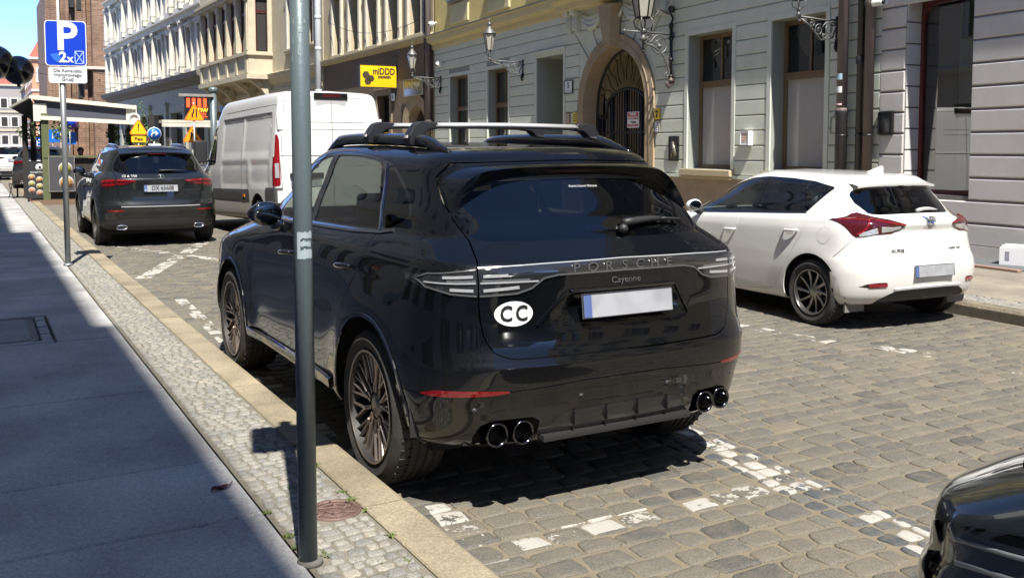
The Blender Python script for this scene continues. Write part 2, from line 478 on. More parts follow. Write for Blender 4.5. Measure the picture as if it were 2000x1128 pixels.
def stones(items, name, m, parent, limit=300, stuff_name=None):
 """items: (verts, faces, centre, tint, luck). The nearest ones in view become single objects, the rest one mesh"""
 camp = cam.location
 order = sorted(range(len(items)), key=lambda i: ((Vector(items[i][2]) - camp).length if in_view(items[i][2]) else 1e6))
 single = set(order[:limit])
 bv, bf, bt, bl = [], [], [], []
 for i, (vs, fs, c, t, l) in enumerate(items):
  if i in single:
   me = bpy.data.meshes.new(name)
   me.from_pydata([(x - c[0], y - c[1], z - c[2]) for x, y, z in vs], [], fs)
   me.polygons.foreach_set("use_smooth", [True] * len(fs))
   for nm, val in (("tint", t), ("luck", l)):
    a = me.attributes.new(nm, 'FLOAT', 'POINT'); a.data.foreach_set("value", [val] * len(vs))
   me.materials.append(m)
   o = bpy.data.objects.new(name, me); COL.objects.link(o); o.location = c; o.parent = parent
  else:
   b = len(bv); bv += vs; bf += [tuple(b + k for k in f) for f in fs]; bt += [t] * len(vs); bl += [l] * len(vs)
 if bv:
  me = bpy.data.meshes.new(stuff_name or name)
  me.from_pydata(bv, [], bf)
  me.polygons.foreach_set("use_smooth", [True] * len(bf))
  for nm, val in (("tint", bt), ("luck", bl)):
   a = me.attributes.new(nm, 'FLOAT', 'POINT'); a.data.foreach_set("value", val)
  me.materials.append(m)
  o = link(stuff_name or name, me, parent); o["kind"] = "stuff"
def sett_tint(x, y, rg):
 return min(1, max(0, .5 + rg.gauss(0, .26) + .35 * mnoise.noise((x * .5, y * .5, 3.1))))
rg = random.Random(11)
items = []; blue = []
def line_x(y): return 3.45 + (y - 2.2) * .0735
y = 1.0
while y < 27.2:
 py = rg.uniform(.122, .158)
 x = KX + .03 + rg.uniform(0, .05)
 xe = rkerb_x(y) - .03
 while x < xe - .05:
  lx = min(rg.uniform(.15, .25), xe - x)
  lo, hi = line_x(y) - .157, line_x(y) + .182
  if y < 10:
   if lo - .06 < x < hi: x = hi; continue
   if x < lo < x + lx + .06: lx = lo - x
  cx, cy = x + lx / 2, y + py / 2 + .008 * math.sin(x * 3 + y)
  x += lx
  g = rg.uniform(.009, .02)
  far = cy > 12
  vs, fs = stone_geo(cx, cy, lx - g, py - g, rg.uniform(-.002, .004), rg, hgt=.02, seg=1 if far else 3, rot=rg.uniform(-.04, .04))
  items.append((vs, fs, (cx, cy, 0), sett_tint(cx, cy, rg), rg.uniform(-1, 1)))
 y += py
y = 1.0
while y < 10:
 py = rg.uniform(.09, .125)
 for k in range(3):
  cx = line_x(y) - .125 + k * .108 + rg.uniform(-.01, .01) + .03; cy = y + py / 2
  vs, fs = stone_geo(cx, cy, .108 - .014, py - .014, rg.uniform(-.002, .003), rg, hgt=.02, rot=rg.uniform(-.06, .06))
  blue.append((vs, fs, (cx, cy, 0), rg.random(), rg.uniform(-1, 1)))
 y += py
stones(items, "sett", M_sett, road, 300, "far_setts")
stones(blue, "marker_sett", M_blue, road, 120, "far_marker_setts")
# left pavement: slabs, mosaic strip, kerb
pave = sheet("pavement", [(-12, -60), (SX, -60), (SX, 60), (-12, 60)], KZ - .04, M_soil)
rows = [-12, -10.6, -9.0, -7.6, -6.2, -5, -3.6, -2.3, -1.2, 0.1, 1.2, 2.3, 3.2, 4.04, 4.87, 6.5, 8.55, 10.0, 11.4, 12.9, 14.1, 15.6, 17, 18.6, 20, 21.6, 23, 24.6, 26, 27.6, 29, 30.6, 32, 34, 36, 38, 40, 43, 46, 50]
COVER = (-.62, .53, 8.66, 10.0)
for i in range(len(rows) - 1):
 y0, y1 = rows[i], rows[i + 1]
 xs = [-12, -6.5, -3.9, -1.35 - .5 * (i % 2), SX] 
 for j in range(len(xs) - 1):
  xa, xb = xs[j], xs[j + 1]
  b = MB(); g = .009
  dz = rg.uniform(-.0015, .0015)
  rects = [(xa, xb, y0, y1)]
  if j == 3 and abs(y0 - 8.55) < .01:
   rects = [(xa, COVER[0], y0, y1), (COVER[1], xb, y0, y1), (COVER[0], COVER[1], y0, COVER[2])]
  for (a0, a1, b0, b1) in rects:
   k = len(b.v); b.cbox(a0 + g, a1 - g, -.1, KZ + dz, -(b1 - g), -(b0 + g), .008)
   for q in range(k, len(b.v)):
    xx, yy, zz = b.v[q]; b.v[q] = (xx, -zz, yy)
  if len(rects) == 3:
   b.v = [v for v in b.v]
  b.build("slab", M_slab, pave)
# mosaic strip
strip = sheet("mosaic_strip", [(SX, -30), (MX, -30), (MX, 60), (SX, 60)], KZ - .008, M_soil)
items = []
y = 1.6
while y < 36:
 py = rg.uniform(.054, .07)
 x = SX + .012 + rg.uniform(0, .012)
 while x < MX - .03:
  lx = min(rg.uniform(.048, .088), MX - .008 - x)
  cx, cy = x + lx / 2, y + py / 2 + .012 * math.sin(x * 20 + y * 1.7)
  x += lx
  if lx < .03: continue
  if math.hypot(cx - 1.325, cy - 3.93) < .125: continue
  if math.hypot(cx - 1.069, cy - 3.469) < .07: continue
  far = cy > 9
  vs, fs = stone_geo(cx, cy, lx - .009, py - .009, KZ + rg.uniform(-.003, .002), rg, hgt=.012, seg=1 if far else 2, crown=.003, ins=.007, rot=rg.uniform(-.12, .12))
  items.append((vs, fs, (cx, cy, KZ), min(1, max(0, rg.gauss(.45, .28))), 0))
 y += py
stones(items, "mosaic_stone", M_mos, strip, 300, "far_mosaic_stones")
# kerb stones
kerb = sheet("kerb", [(MX, -60), (KX - .012, -60), (KX - .012, 60), (MX, 60)], KZ - .02, M_soil)
y = -40.0
while y < 60:
 ln = rg.uniform(.95, 1.25) if y < 4 else rg.uniform(.9, 1.6)
 b = MB()
 wz = rg.uniform(-.003, .003)
 prof = [(MX + .004, -.12), (MX + .004, KZ + wz - .006), (MX + .010, KZ + wz), (KX - .022, KZ + wz), (KX - .008, KZ + wz - .006), (KX - .001, KZ + wz - .022), (KX + .002, -.12)]
 b.prism([(p[0], p[1]) for p in prof], y + .003, y + ln - .003)
 o = b.build("kerb_stone", M_kerb, kerb)
 y += ln
# right kerb and pavement
rp = empty("far_pavement", (rkerb_x(0), 0, 0), -A_R, kind='structure')
LW = (RP0.x - rkerb_x(RP0.y)) * math.cos(A_R) + .6
b = MB(); b.box(.0, LW + .6, -60, 120, -.1, .085); b.build("pavement_bed", M_soil, rp)
y = -20.0
while y < 60:
 ln = rg.uniform(.8, 1.3)
 b = MB(); h = .125 + rg.uniform(-.004, .004)
 b.prism([(0, -.1), (.0, h - .03), (.02, h), (.19, h), (.19, -.1)], y + .004, y + ln - .004)
 b.build("kerb_stone", M_kerbr, rp)
 y += ln
items = []
y = 1.0
while y < 14:
 py = rg.uniform(.07, .09); x = .2
 while x < .55:
  lx = rg.uniform(.06, .1)
  vs, fs = stone_geo(x + lx / 2, y + py / 2, lx - .01, py - .01, .122 + rg.uniform(-.003, .002), rg, hgt=.04, seg=1, crown=.003, ins=.007)
  items.append((vs, fs, (x + lx / 2, y + py / 2, .12), rg.random(), 0)); x += lx
 y += py
def stuffmesh(items, name, m, parent):
 bv, bf, bt = [], [], []
 for vs, fs, c, t, l in items:
  k = len(bv); bv += vs; bf += [tuple(k + q for q in f) for f in fs]; bt += [t] * len(vs)
 me = bpy.data.meshes.new(name); me.from_pydata(bv, [], bf); me.polygons.foreach_set("use_smooth", [True] * len(bf))
 a = me.attributes.new("tint", 'FLOAT', 'POINT'); a.data.foreach_set("value", bt)
 me.materials.append(m); o = link(name, me, parent); o["kind"] = "stuff"; return o
stuffmesh(items, "mosaic_stones", M_mos, rp)
y = -18.0
while y < 50:
 ln = rg.uniform(1.0, 1.5)
 b = MB()
 for q in ((.56, 1.95), (1.95, LW + .55)):
  k = len(b.v); b.cbox(q[0] + .004, q[1] - .004, .05, .125, -(y + ln - .004), -(y + .004), .005)
  for w in range(k, len(b.v)):
   xx, yy, zz = b.v[w]; b.v[w] = (xx, -zz, yy)
  b.build("slab", M_slabr, rp); b = MB()
 y += ln
# ------------------------------------------------------------------ facades
M_green = mat("green_render", (.66, .69, .60), .85, var=.6, vscale=1.6, vcol=(.56, .575, .49), bump=.25, bscale=120)
M_greend = mat("green_groove", (.30, .32, .285), .9)
M_greentrim = mat("green_trim", (.66, .69, .61), .8, var=.25, vscale=3, vcol=(.5, .53, .46), bump=.15, bscale=90)
M_grey = mat("lilac_grey_render", (.62, .595, .575), .88, var=.7, vscale=1.2, vcol=(.50, .475, .455), bump=.35, bscale=90)
M_greyd = mat("grey_groove", (.2, .18, .17), .9)
M_yel = mat("yellow_render", (.66, .53, .20), .85, var=.4, vscale=2, vcol=(.55, .44, .2), bump=.2, bscale=80)
M_yeltrim = mat("pale_yellow_trim", (.68, .58, .32), .85, var=.3, vscale=3, vcol=(.45, .39, .25), bump=.2)
M_brown = mat("brown_render", (.16, .12, .082), .9, var=.5, vscale=1.4, vcol=(.12, .09, .065), bump=.3, bscale=80)
M_cream = mat("cream_render", (.56, .50, .36), .88, var=.6, vscale=2.2, vcol=(.40, .35, .26), bump=.35, bscale=60)
M_ochre = mat("ochre_render", (.50, .42, .27), .88, var=.4, vscale=2, vcol=(.42, .35, .23), bump=.2)
M_white = mat("weathered_stucco", (.63, .60, .52), .88, var=.6, vscale=1.5, vcol=(.36, .335, .28), bump=.35, bscale=50)
M_shopg = mat("grey_green_stone", (.34, .34, .29), .85, var=.4, vscale=1.5, vcol=(.27, .27, .23), bump=.2)
M_cornice = mat("soot_cornice", (.19, .165, .135), .9, var=.5, vscale=4, vcol=(.1, .09, .08))
M_lead = mat("lead_flashing", (.33, .32, .29), .6, metal=.3, var=.5, vscale=6)
M_sand_st = mat("sandstone", (.40, .31, .205), .88, var=.7, vscale=2.6, vcol=(.27, .205, .14), bump=.4, bscale=55)
M_brick = None
M_wood = mat("brown_window_wood", (.20, .135, .075), .5, var=.5, vscale=8, vcol=(.13, .085, .05), streak=.1)
M_woodred = mat("dark_red_wood", (.14, .035, .03), .4, var=.3, vscale=8)
M_maroon = mat("maroon_frame", (.13, .03, .028), .35)
M_darkframe = mat("dark_frame", (.03, .027, .025), .5)
M_iron = mat("black_iron", (.018, .018, .02), .42, metal=.4, var=.4, vscale=20, vcol=(.05, .045, .04))
M_zinc = mat("grey_iron", (.16, .16, .155), .5, metal=.5, var=.5, vscale=20, vcol=(.08, .08, .08))
M_pipeb = mat("brown_pipe", (.15, .115, .105), .55, var=.5, vscale=5, vcol=(.06, .05, .05), streak=.15)
M_pipek = mat("black_pipe", (.02, .019, .02), .4)
M_pipew = mat("pale_pipe", (.48, .5, .52), .45)
M_pane = glass_mat("window_pane", (.35, .37, .37), boost=.06)
M_panel2 = glass_mat("shop_pane", (.42, .46, .45), boost=.13, ior=1.45)
M_milk = mat("frosted_pane", (.40, .385, .39), .12, spec=.7)
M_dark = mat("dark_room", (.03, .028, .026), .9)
M_curt = mat("curtain", (.45, .43, .38), .9, var=.4, vscale=6, streak=.05)
M_wp = mat("white_plate", (.78, .78, .76), .5)
M_black = mat("black_paint", (.012, .012, .013), .4)
M_red = mat("red_print", (.55, .03, .05), .5)
M_yplate = mat("yellow_plate", (.80, .55, .02), .5)
def fac(name, P0, a, label, cat):
 return empty(name, (P0[0], P0[1], 0), PI / 2 - a, label, cat)
# P0 with +x = along the wall (away), +y = out to the street
def wall_mesh(parent, s0, s1, z0, z1, ops, m, name="wall", y=0.0, reveal=True):
 """wall face at depth y with rectangular openings (a,b,c,d,depth) incl. reveals"""
 xs = sorted({s0, s1, *[v for o in ops for v in o[:2] if s0 < v < s1]})
 zs = sorted({z0, z1, *[v for o in ops for v in o[2:4] if z0 < v < z1]})
 b = MB()
 for i in range(len(xs) - 1):
  for j in range(len(zs) - 1):
   cx, cz = (xs[i] + xs[i + 1]) / 2, (zs[j] + zs[j + 1]) / 2
   if any(o[0] < cx < o[1] and o[2] < cz < o[3] for o in ops): continue
   b.add([(xs[i], y, zs[j]), (xs[i + 1], y, zs[j]), (xs[i + 1], y, zs[j + 1]), (xs[i], y, zs[j + 1])], [(0, 1, 2, 3)])
 for o in ops:
  a, c, zl, zh, dp = o[:5]
  q = [(a, zl), (c, zl), (c, zh), (a, zh)]
  for k in range(4):
   p, n = q[k], q[(k + 1) % 4]
   b.add([(p[0], y, p[1]), (n[0], y, n[1]), (n[0], y - dp, n[1]), (p[0], y - dp, p[1])], [(0, 1, 2, 3)])
 me = bpy.data.meshes.new(name); me.from_pydata(b.v, [], b.f)
 bm = bmesh.new(); bm.from_mesh(me); bmesh.ops.remove_doubles(bm, verts=bm.verts, dist=1e-4); bm.to_mesh(me); bm.free()
 return link(name, me, parent, m)
def core(parent, s0, s1, z0, z1, depth, m, rooms=None):
 """the body of the house behind its facade, closed sides, back and roof"""
 b = MB()
 b.add([(s0, -.6, z0), (s0, -depth, z0), (s0, -depth, z1), (s0, -.6, z1)], [(0, 1, 2, 3)])
 b.add([(s0, 0, z0), (s0, -.6, z0), (s0, -.6, z1), (s0, 0, z1)], [(0, 1, 2, 3)])
 b.add([(s1, 0, z0), (s1, -depth, z0), (s1, -depth, z1), (s1, 0, z1)], [(0, 1, 2, 3)])
 b.add([(s0, -depth, z0), (s1, -depth, z0), (s1, -depth, z1), (s0, -depth, z1)], [(0, 1, 2, 3)])
 b.add([(s0, 0, z1), (s1, 0, z1), (s1, -depth, z1), (s0, -depth, z1)], [(0, 1, 2, 3)])
 o = b.build("shell", m, parent)
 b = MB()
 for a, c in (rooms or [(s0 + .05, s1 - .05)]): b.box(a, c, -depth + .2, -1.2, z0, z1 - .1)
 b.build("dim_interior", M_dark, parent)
def courses(parent, s0, s1, z0, z1, pitch, ops, m, proud=.018, gap=.011, name="stone_course", y=0.0, c=.012, maxlen=99):
 z = z0
 while z < z1 - .05:
  zt = min(z + pitch, z1)
  blk = sorted([(o[0], o[1]) for o in ops if min(zt, o[3]) - max(z, o[2]) > .3 * (zt - z)])
  cur = s0; segs = []
  for a, b_ in blk:
   if a - cur > .05: segs.append((cur, a))
   cur = max(cur, b_)
  if s1 - cur > .05: segs.append((cur, s1))
  for a, b_ in segs:
   n = max(1, int((b_ - a) / maxlen + .5))
   for q in range(n):
    aa, bb = a + (b_ - a) * q / n, a + (b_ - a) * (q + 1) / n
    b = MB(); b.cbox(aa, bb, y - .01, y + proud, z + gap, zt - gap, c)
    b.build(name, m, parent)
  z = zt
def molding(parent, s0, s1, prof, m, name="cornice", ends=True):
 """profile [(y,z)...] swept along s"""
 b = MB(); n = len(prof)
 vs = [(s0, y, z) for y, z in prof] + [(s1, y, z) for y, z in prof]
 fs = [(k, k + 1, n + k + 1, n + k) for k in range(n - 1)]
 fs += [tuple(range(n)), tuple(range(2 * n - 1, n - 1, -1))]
 b.add(vs, fs)
 return b.build(name, m, parent)
def window(parent, a, b_, zl, zh, y, mf, fw=.06, transom=None, mull=0, pane=None, low_pane=None, bars=(), thick=.06, name="window", back=None, sash=None):
 """frame at depth y (front), panes as sub-parts"""
 b = MB()
 b.box(a, a + fw, y - thick, y, zl, zh); b.box(b_ - fw, b_, y - thick, y, zl, zh)
 b.box(a + fw, b_ - fw, y - thick, y, zl, zl + fw); b.box(a + fw, b_ - fw, y - thick, y, zh - fw, zh)
 cells = []
 tz = [zl + fw]
 if transom:
  b.box(a + fw, b_ - fw, y - thick, y + .04, transom - .05, transom + .05)
  b.box(a + fw - .02, b_ - fw + .02, y, y + .065, transom + .05, transom + .075)
  tz += [transom - .05, transom + .05]
 tz.append(zh - fw)
 for k in range(0, len(tz), 2):
  nm = mull if (not transom or k == 2 or mull > 0) else 0
  if transom and k == 0 and low_pane: nm = 0
  xs = [a + fw]
  for q in range(abs(nm)):
   xm = a + fw + (b_ - a - 2 * fw) * (q + 1) / (abs(nm) + 1)
   b.box(xm - .025, xm + .025, y - thick + .004, y - .004, tz[k], tz[k + 1]); xs += [xm - .025, xm + .025]
  xs.append(b_ - fw)
  for q in range(0, len(xs), 2):
   cells.append((xs[q], xs[q + 1], tz[k], tz[k + 1], k == 0))
 w = b.build(name, mf, parent)
 for (x0, x1, z0, z1, low) in cells:
  g = MB(); g.add([(x0 - .004, y - thick * .5, z0 - .004), (x1 + .004, y - thick * .5, z0 - .004), (x1 + .004, y - thick * .5, z1 + .004), (x0 - .004, y - thick * .5, z1 + .004)], [(0, 1, 2, 3)])
  g.build("pane", (low_pane if (low and low_pane and transom) else (pane or M_pane)), w)
 if back:
  g = MB()
  n = 14
  for k in range(n):
   x0 = a + fw + (b_ - a - 2 * fw) * k / n; x1 = a + fw + (b_ - a - 2 * fw) * (k + 1) / n
   d0 = y - thick - .06 - .025 * math.sin(k * 2.1); d1 = y - thick - .06 - .025 * math.sin((k + 1) * 2.1)
   g.add([(x0, d0, zl), (x1, d1, zl), (x1, d1, zh), (x0, d0, zh)], [(0, 1, 2, 3)], True)
  g.build("curtain", back, w)
 return w
def surround(parent, a, b_, zl, zh, w, m, proud=.05, sill=None, head=True, name="window_surround"):
 b = MB()
 b.box(a - w, a, -.01, proud, zl, zh + w); b.box(b_, b_ + w, -.01, proud, zl, zh + w)
 b.box(a, b_, -.01, proud, zh, zh + w)
 if head: b.box(a - w - .04, b_ + w + .04, -.01, proud + .05, zh + w, zh + w + .07)
 return b.build(name, m, parent)
def sill(parent, a, b_, z, m, out=.12, h=.09, name="sill"):
 b = MB(); b.box(a, b_, -.3, out, z - h, z); b.box(a + .03, b_ - .03, -.01, out - .04, z - h - .06, z - h)
 return b.build(name, m, parent, bevel=.008, seg=1)
def arc(cx, cz, r, a0, a1, n):
 return [(cx + r * math.cos(a0 + (a1 - a0) * k / n), cz + r * math.sin(a0 + (a1 - a0) * k / n)) for k in range(n + 1)]
# ---- green house ---------------------------------------------------------------------------------
green = fac("green_house", RP0, A_R, "pale green house with grooved ground floor, arched gate and yellow upper storey", "house")
GW = [(3.20, 4.55, 1.28, 4.0, .28), (5.66, 7.08, 1.28, 4.0, .28), (12.41, 13.93, .12, 4.12, 1.0), (15.72, 17.15, 1.3, 4.05, .25), (18.66, 20.2, 1.3, 4.05, .25)]
GATE = (8.25, 11.6, .12, 4.34, .02)
wall_mesh(green, 2.0, 21.6, .1, 5.15, GW + [GATE], M_greend)
pad = [(o[0] - .1, o[1] + .1, o[2] - .12, o[3] + .1) for o in GW] + [GATE]
courses(green, 2.0, 21.6, 1.175, 5.15, .285, pad, M_green)
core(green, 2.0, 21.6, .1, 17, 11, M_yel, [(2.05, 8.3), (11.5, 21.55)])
# plinth
for s0, s1 in ((2.0, 8.25), (11.6, 12.31), (14.03, 21.6)):
 b = MB(); b.box(s0, s1, -.02, .045, .1, 1.10); b.build("plinth", M_sand_st, green)
 b = MB(); b.box(s0, s1, -.02, .06, 1.10, 1.165); b.build("plinth_cap", M_greentrim, green)
for o in GW:
 surround(green, o[0], o[1], o[2], o[3], .10, M_greentrim, proud=.03, head=o[3] > 4.1)
 if o[4] < .5:
  window(green, o[0], o[1], o[2], o[3], -o[4], M_wood, fw=.085, transom=2.98, mull=1, low_pane=M_milk if o[0] < 8 else None, back=M_curt if o[0] > 8 else None)
  sill(green, o[0] - .1, o[1] + .12, o[2] - .01, M_ochre, out=.14, h=.13)
  # scalloped lace curtain behind the upper light
  g = MB()
  for q in range(2):
   x0 = o[0] + .1 + q * (o[1] - o[0] - .2) / 2; wq = (o[1] - o[0] - .24) / 2
   pts = [(x0 + wq * t / 10, 3.75 - .42 * (1 - abs(t / 5 - 1)) ** .7) for t in range(11)]
   poly = [(x0, 3.92)] + [(x0, 3.75)] + pts + [(x0 + wq, 3.92)]
   g.prism(poly, -o[4] - .2, -o[4] - .19)
  g.build("lace_valance", M_curt, green)
# deep doorway end and door
b = MB(); b.box(12.41, 13.93, -1.06, -1.0, .12, 4.12); b.build("door_panel", mat("green_door", (.36, .42, .37), .6), green)
# gate: sandstone arch ring, spandrel, keystone
CXG, CZG, RI, RO = 9.925, 2.66, 1.37, 1.675
N_ = 24
outer = [(8.25, .12)] + [(8.25, CZG)] + arc(CXG, CZG, RO, PI, 0, N_)[::-1][0:0]
ring = MB()
ia, oa = arc(CXG, CZG, RI, 0, PI, N_), arc(CXG, CZG, RO, 0, PI, N_)
prf_i = [(CXG + RI, .12)] + ia + [(CXG - RI, .12)]
prf_o = [(CXG + RO, .12)] + oa + [(CXG - RO, .12)]
n = len(prf_i)
vs = []
for (p, y_) in ((prf_o, .0), (prf_o, .07), (prf_i, .09), (prf_i, -.5)):
 vs += [(x, y_, z) for x, z in p]
fs = []
for r_ in range(3):
 for k in range(n - 1): fs.append((r_ * n + k, r_ * n + k + 1, (r_ + 1) * n + k + 1, (r_ + 1) * n + k))
ring.add(vs, fs); ring.build("stone_arch", M_sand_st, green)
# inner recessed roll
b = MB(); b.tube([(x, .05, z) for x, z in [(CXG + RI + .14, .12)] + arc(CXG, CZG, RI + .14, 0, PI, N_) + [(CXG - RI - .14, .12)]], .045, 6); b.build("arch_roll", M_sand_st, green)
sp = MB()
for k in range(N_):
 p, q = oa[k], oa[k + 1]
 xe0 = 11.6 if p[0] >= CXG else 8.25
 sp.add([(p[0], 0, p[1]), (q[0], 0, q[1]), (q[0], 0, 4.34), (p[0], 0, 4.34)], [(0, 1, 2, 3)])
sp.build("spandrel", M_green, green)
b = MB(); b.add([(9.72, .07, 4.02), (10.13, .07, 4.02), (10.3, .07, 5.0), (9.55, .07, 5.0), (9.78, .24, 4.05), (10.07, .24, 4.05), (10.22, .32, 5.0), (9.63, .32, 5.0)],
    [(0, 1, 2, 3), (4, 5, 6, 7), (0, 1, 5, 4), (1, 2, 6, 5), (2, 3, 7, 6), (3, 0, 4, 7)]); b.build("keystone", M_sand_st, green)
# voussoir grooves above the arch
b = MB()
for an in (62, 78, 102, 118, 135, 45):
 a_ = R(an); c_, s_ = math.cos(a_), math.sin(a_); e = (4.9 - CZG) / s_
 p, q = (CXG + RO * c_, CZG + RO * s_), (CXG + e * c_, 4.9)
 b.tube([(p[0], .018, p[1]), (q[0], .018, q[1])], .012, 4)
b.build("voussoir_joint", M_greend, green)
# garland
gar = MB()
def swag(x0, x1, z0, sag, r):
 for q in range(3):
  pts = []
  for t in range(13):
   u = t / 12; pts.append((x0 + (x1 - x0) * u, .09 - .02 * q, z0 - (sag - .09 * q) * 4 * u * (1 - u) + .03 * q))
  gar.tube(pts, [r * (.55 + .75 * math.sin(PI * t / 12)) for t in range(13)], 7)
swag(11.42, 10.35, 4.92, .33, .05); swag(10.35, 9.5, 4.86, .24, .05); swag(9.5, 8.45, 4.92, .33, .05)
gar.build("garland", M_greentrim, green)
for s in (11.95, 11.62, 8.3, 7.97):
 b = MB(); b.box(s - .1, s + .1, 0, .16, 4.62, 5.0); b.box(s - .12, s + .12, 0, .24, 4.98, 5.13)
 for q in (-.055, 0, .055): b.box(s + q - .018, s + q + .018, .16, .18, 4.66, 4.95)
 b.box(s - .08, s + .08, 0, .12, 4.54, 4.62)
 b.build("corbel", M_greentrim, green, bevel=.01, seg=1)
# cornice
CP = [(0, 5.05), (.06, 5.08), (.07, 5.22), (.16, 5.28), (.24, 5.30), (.26, 5.45), (.30, 5.50), (.0, 5.56)]
molding(green, 12.3, 21.7, CP, M_yeltrim); molding(green, 1.95, 7.7, CP, M_yeltrim)
molding(green, 7.7, 12.3, [(y + .28 if y > .05 else y, z + .03) for y, z in CP], M_yeltrim)
molding(green, 7.66, 12.34, [(0, 5.5), (.62, 5.5), (.64, 5.56), (0, 5.66)], M_sand_st, "gate_cornice")
molding(green, 12.34, 21.72, [(0, 5.545), (.33, 5.50), (.335, 5.53), (0, 5.60)], M_lead, "flashing")
# upper storey
UW = [(3.2, 4.5, 6.55, 9.2, .25), (5.7, 7.0, 6.55, 9.2, .25), (9.2, 10.6, 6.55, 9.2, .25), (12.6, 13.9, 6.55, 9.2, .25), (15.7, 17.0, 6.55, 9.2, .25), (18.7, 20.0, 6.55, 9.2, .25)]
UW2 = [(o[0], o[1], 10.9, 13.4, .25) for o in UW]
wall_mesh(green, 2.0, 21.6, 5.5, 17, UW + UW2, M_yel)
for o in UW + UW2:
 surround(green, o[0], o[1], o[2], o[3], .16, M_yeltrim, proud=.05)
 window(green, o[0], o[1], o[2], o[3], -.2, mat("white_window", (.7, .69, .65), .5), fw=.07, transom=o[2] + 1.75, mull=1, back=M_curt)
 sill(green, o[0] - .22, o[1] + .22, o[2], M_lead, out=.14, h=.07)
 if o[2] < 8:
  b = MB(); b.cbox(o[0] - .1, o[1] + .1, -.01, .05, 5.72, 6.38, .03); b.build("apron_panel", M_yeltrim, green)
molding(green, 1.9, 21.7, [(0, 16.2), (.1, 16.3), (.5, 16.8), (.6, 17.05), (0, 17.1)], M_yeltrim, "eaves_cornice")
# dim passage behind the gate
b = MB(); b.box(CXG - 1.3, CXG + 1.3, -2.2, -.52, .1, 4.0)
for f in list(range(len(b.f))): pass
me = b.mesh("passage")
bm = bmesh.new(); bm.from_mesh(me); bmesh.ops.delete(bm, geom=[f for f in bm.faces if f.calc_center_median().y > -.6], context='FACES'); bm.to_mesh(me); bm.free()
o = link("passage", me, green, mat("passage_wall", (.62, .54, .38), .9))
# iron gate: a thing of its own
gate = empty("iron_gate", green.matrix_basis @ Vector((CXG, -.32, .12)), green.rotation_euler.z, "black wrought iron double gate inside the sandstone arch", "gate")
RG = RI - .03
b = MB(); b.tube([(RG, 0, 0)] + [(x - CXG, 0, z - .12) for x, z in arc(CXG, CZG, RG, 0, PI, 20)] + [(-RG, 0, 0)], .035, 6); b.build("frame", M_iron, gate)
TH = 2.55
def lowtop(x): return 2.35 + .62 * math.sqrt(max(0, 1 - (x / 1.0) ** 2)) if abs(x) < .95 else 2.3
b = MB(); b.tube([(x / 10 * .95, 0, lowtop(x / 10 * .95)) for x in range(-10, 11)], .04, 6); b.build("arched_rail", M_iron, gate)
for z in (1.95, .25, 1.05): 
 b = MB(); b.box(-RG, RG, -.02, .02, z - .025, z + .025); b.build("rail", M_iron, gate)
for k in range(-12, 13):
 x = k * .106; 
 b = MB(); zt = lowtop(x) if abs(x) < .95 else 2.3
 b.tube([(x, 0, 0), (x, 0, zt)], .016 if k % 6 else .04, 6)
 if abs(x) >= .95: b.lathe([(.0, .12), (.02, .05), (.012, 0)], 6, (x, 0, zt))
 b.build("bar", M_iron, gate)
for k in range(13):
 a_ = R(14 + k * 12.7); r0, r1 = 1.02, RG
 b = MB(); pts = []
 for t in range(9):
  u = t / 8; rr = r0 * .62 + (r1 - r0 * .62) * u; aa = a_ + .05 * math.sin(u * 2 * PI) * (1 if k % 2 else -1)
  x, z = rr * math.cos(aa), CZG - .12 + rr * math.sin(aa)
  if z > lowtop(x): pts.append((x, 0, z))
 if len(pts) > 2: b.tube(pts, .013, 5); b.build("ray_bar", M_iron, gate)
for x in (-.5, -.25, .25, .5):
 b = MB()
 for sg in (-1, 1):
  b.tube([(x + sg * .05 * math.sin(PI * t / 8), 0, .4 + .55 * t / 8) for t in range(9)], .012, 5)
 b.build("scroll", M_iron, gate)
def plate_thing(name, par, s0, s1, z0, z1, m, label, cat, y=.025, th=.02, frame=None, group=None):
 """flat sign on the wall in facade coordinates"""
 w, h_ = s1 - s0, z1 - z0
 e = empty(name, par.matrix_basis @ Vector(((s0 + s1) / 2, y, (z0 + z1) / 2)), par.rotation_euler.z, label, cat, group)
 b = MB(); b.box(-w / 2, w / 2, 0, th, -h_ / 2, h_ / 2); b.build("plate", m, e, bevel=min(.01, th * .4), seg=2)
 if frame:
  b = MB(); f = .02
  for q in ((-w / 2 - f, -w / 2), (w / 2, w / 2 + f)): b.box(q[0], q[1], 0, th + .01, -h_ / 2 - f, h_ / 2 + f)
  for q in ((-h_ / 2 - f, -h_ / 2), (h_ / 2, h_ / 2 + f)): b.box(-w / 2, w / 2, 0, th + .01, q[0], q[1])
  b.build("rim", frame, e)
 return e, w, h_, th
def ptext(e, body, size, m, x, z, th, **k):
 # the viewer reads along -s, so local x is flipped
 return text("lettering", body, size, m, e, frame_M((-x, th + .003, z), (-1, 0, 0), (0, 0, 1)), **k)
e, w, h_, th = plate_thing("warning_sign", gate, -.62, -.13, 2.05, 2.42, M_wp, "white and red notice with a tow truck hanging on the iron gate", "sign", y=.05)
e.matrix_basis  # placed on the gate
b = MB(); b.box(-w / 2 + .03, w / 2 - .03, th, th + .002, .01, h_ / 2 - .02); b.build("red_field", M_red, e)
ptext(e, "BRAMA", .085, M_wp, 0, .125, th, font_bold=.004); ptext(e, "WJAZDOWA", .07, M_wp, 0, .05, th, font_bold=.003)
b = MB(); b.box(-.12, .02, th, th + .003, -.07, -.04); b.box(.03, .1, th, th + .003, -.06, -.035); b.lathe([(.02, 0), (.02, .004)], 10, (-.09, th, -.07), 'y'); b.lathe([(.02, 0), (.02, .004)], 10, (0, th, -.07), 'y'); b.build("tow_pictogram", M_black, e)
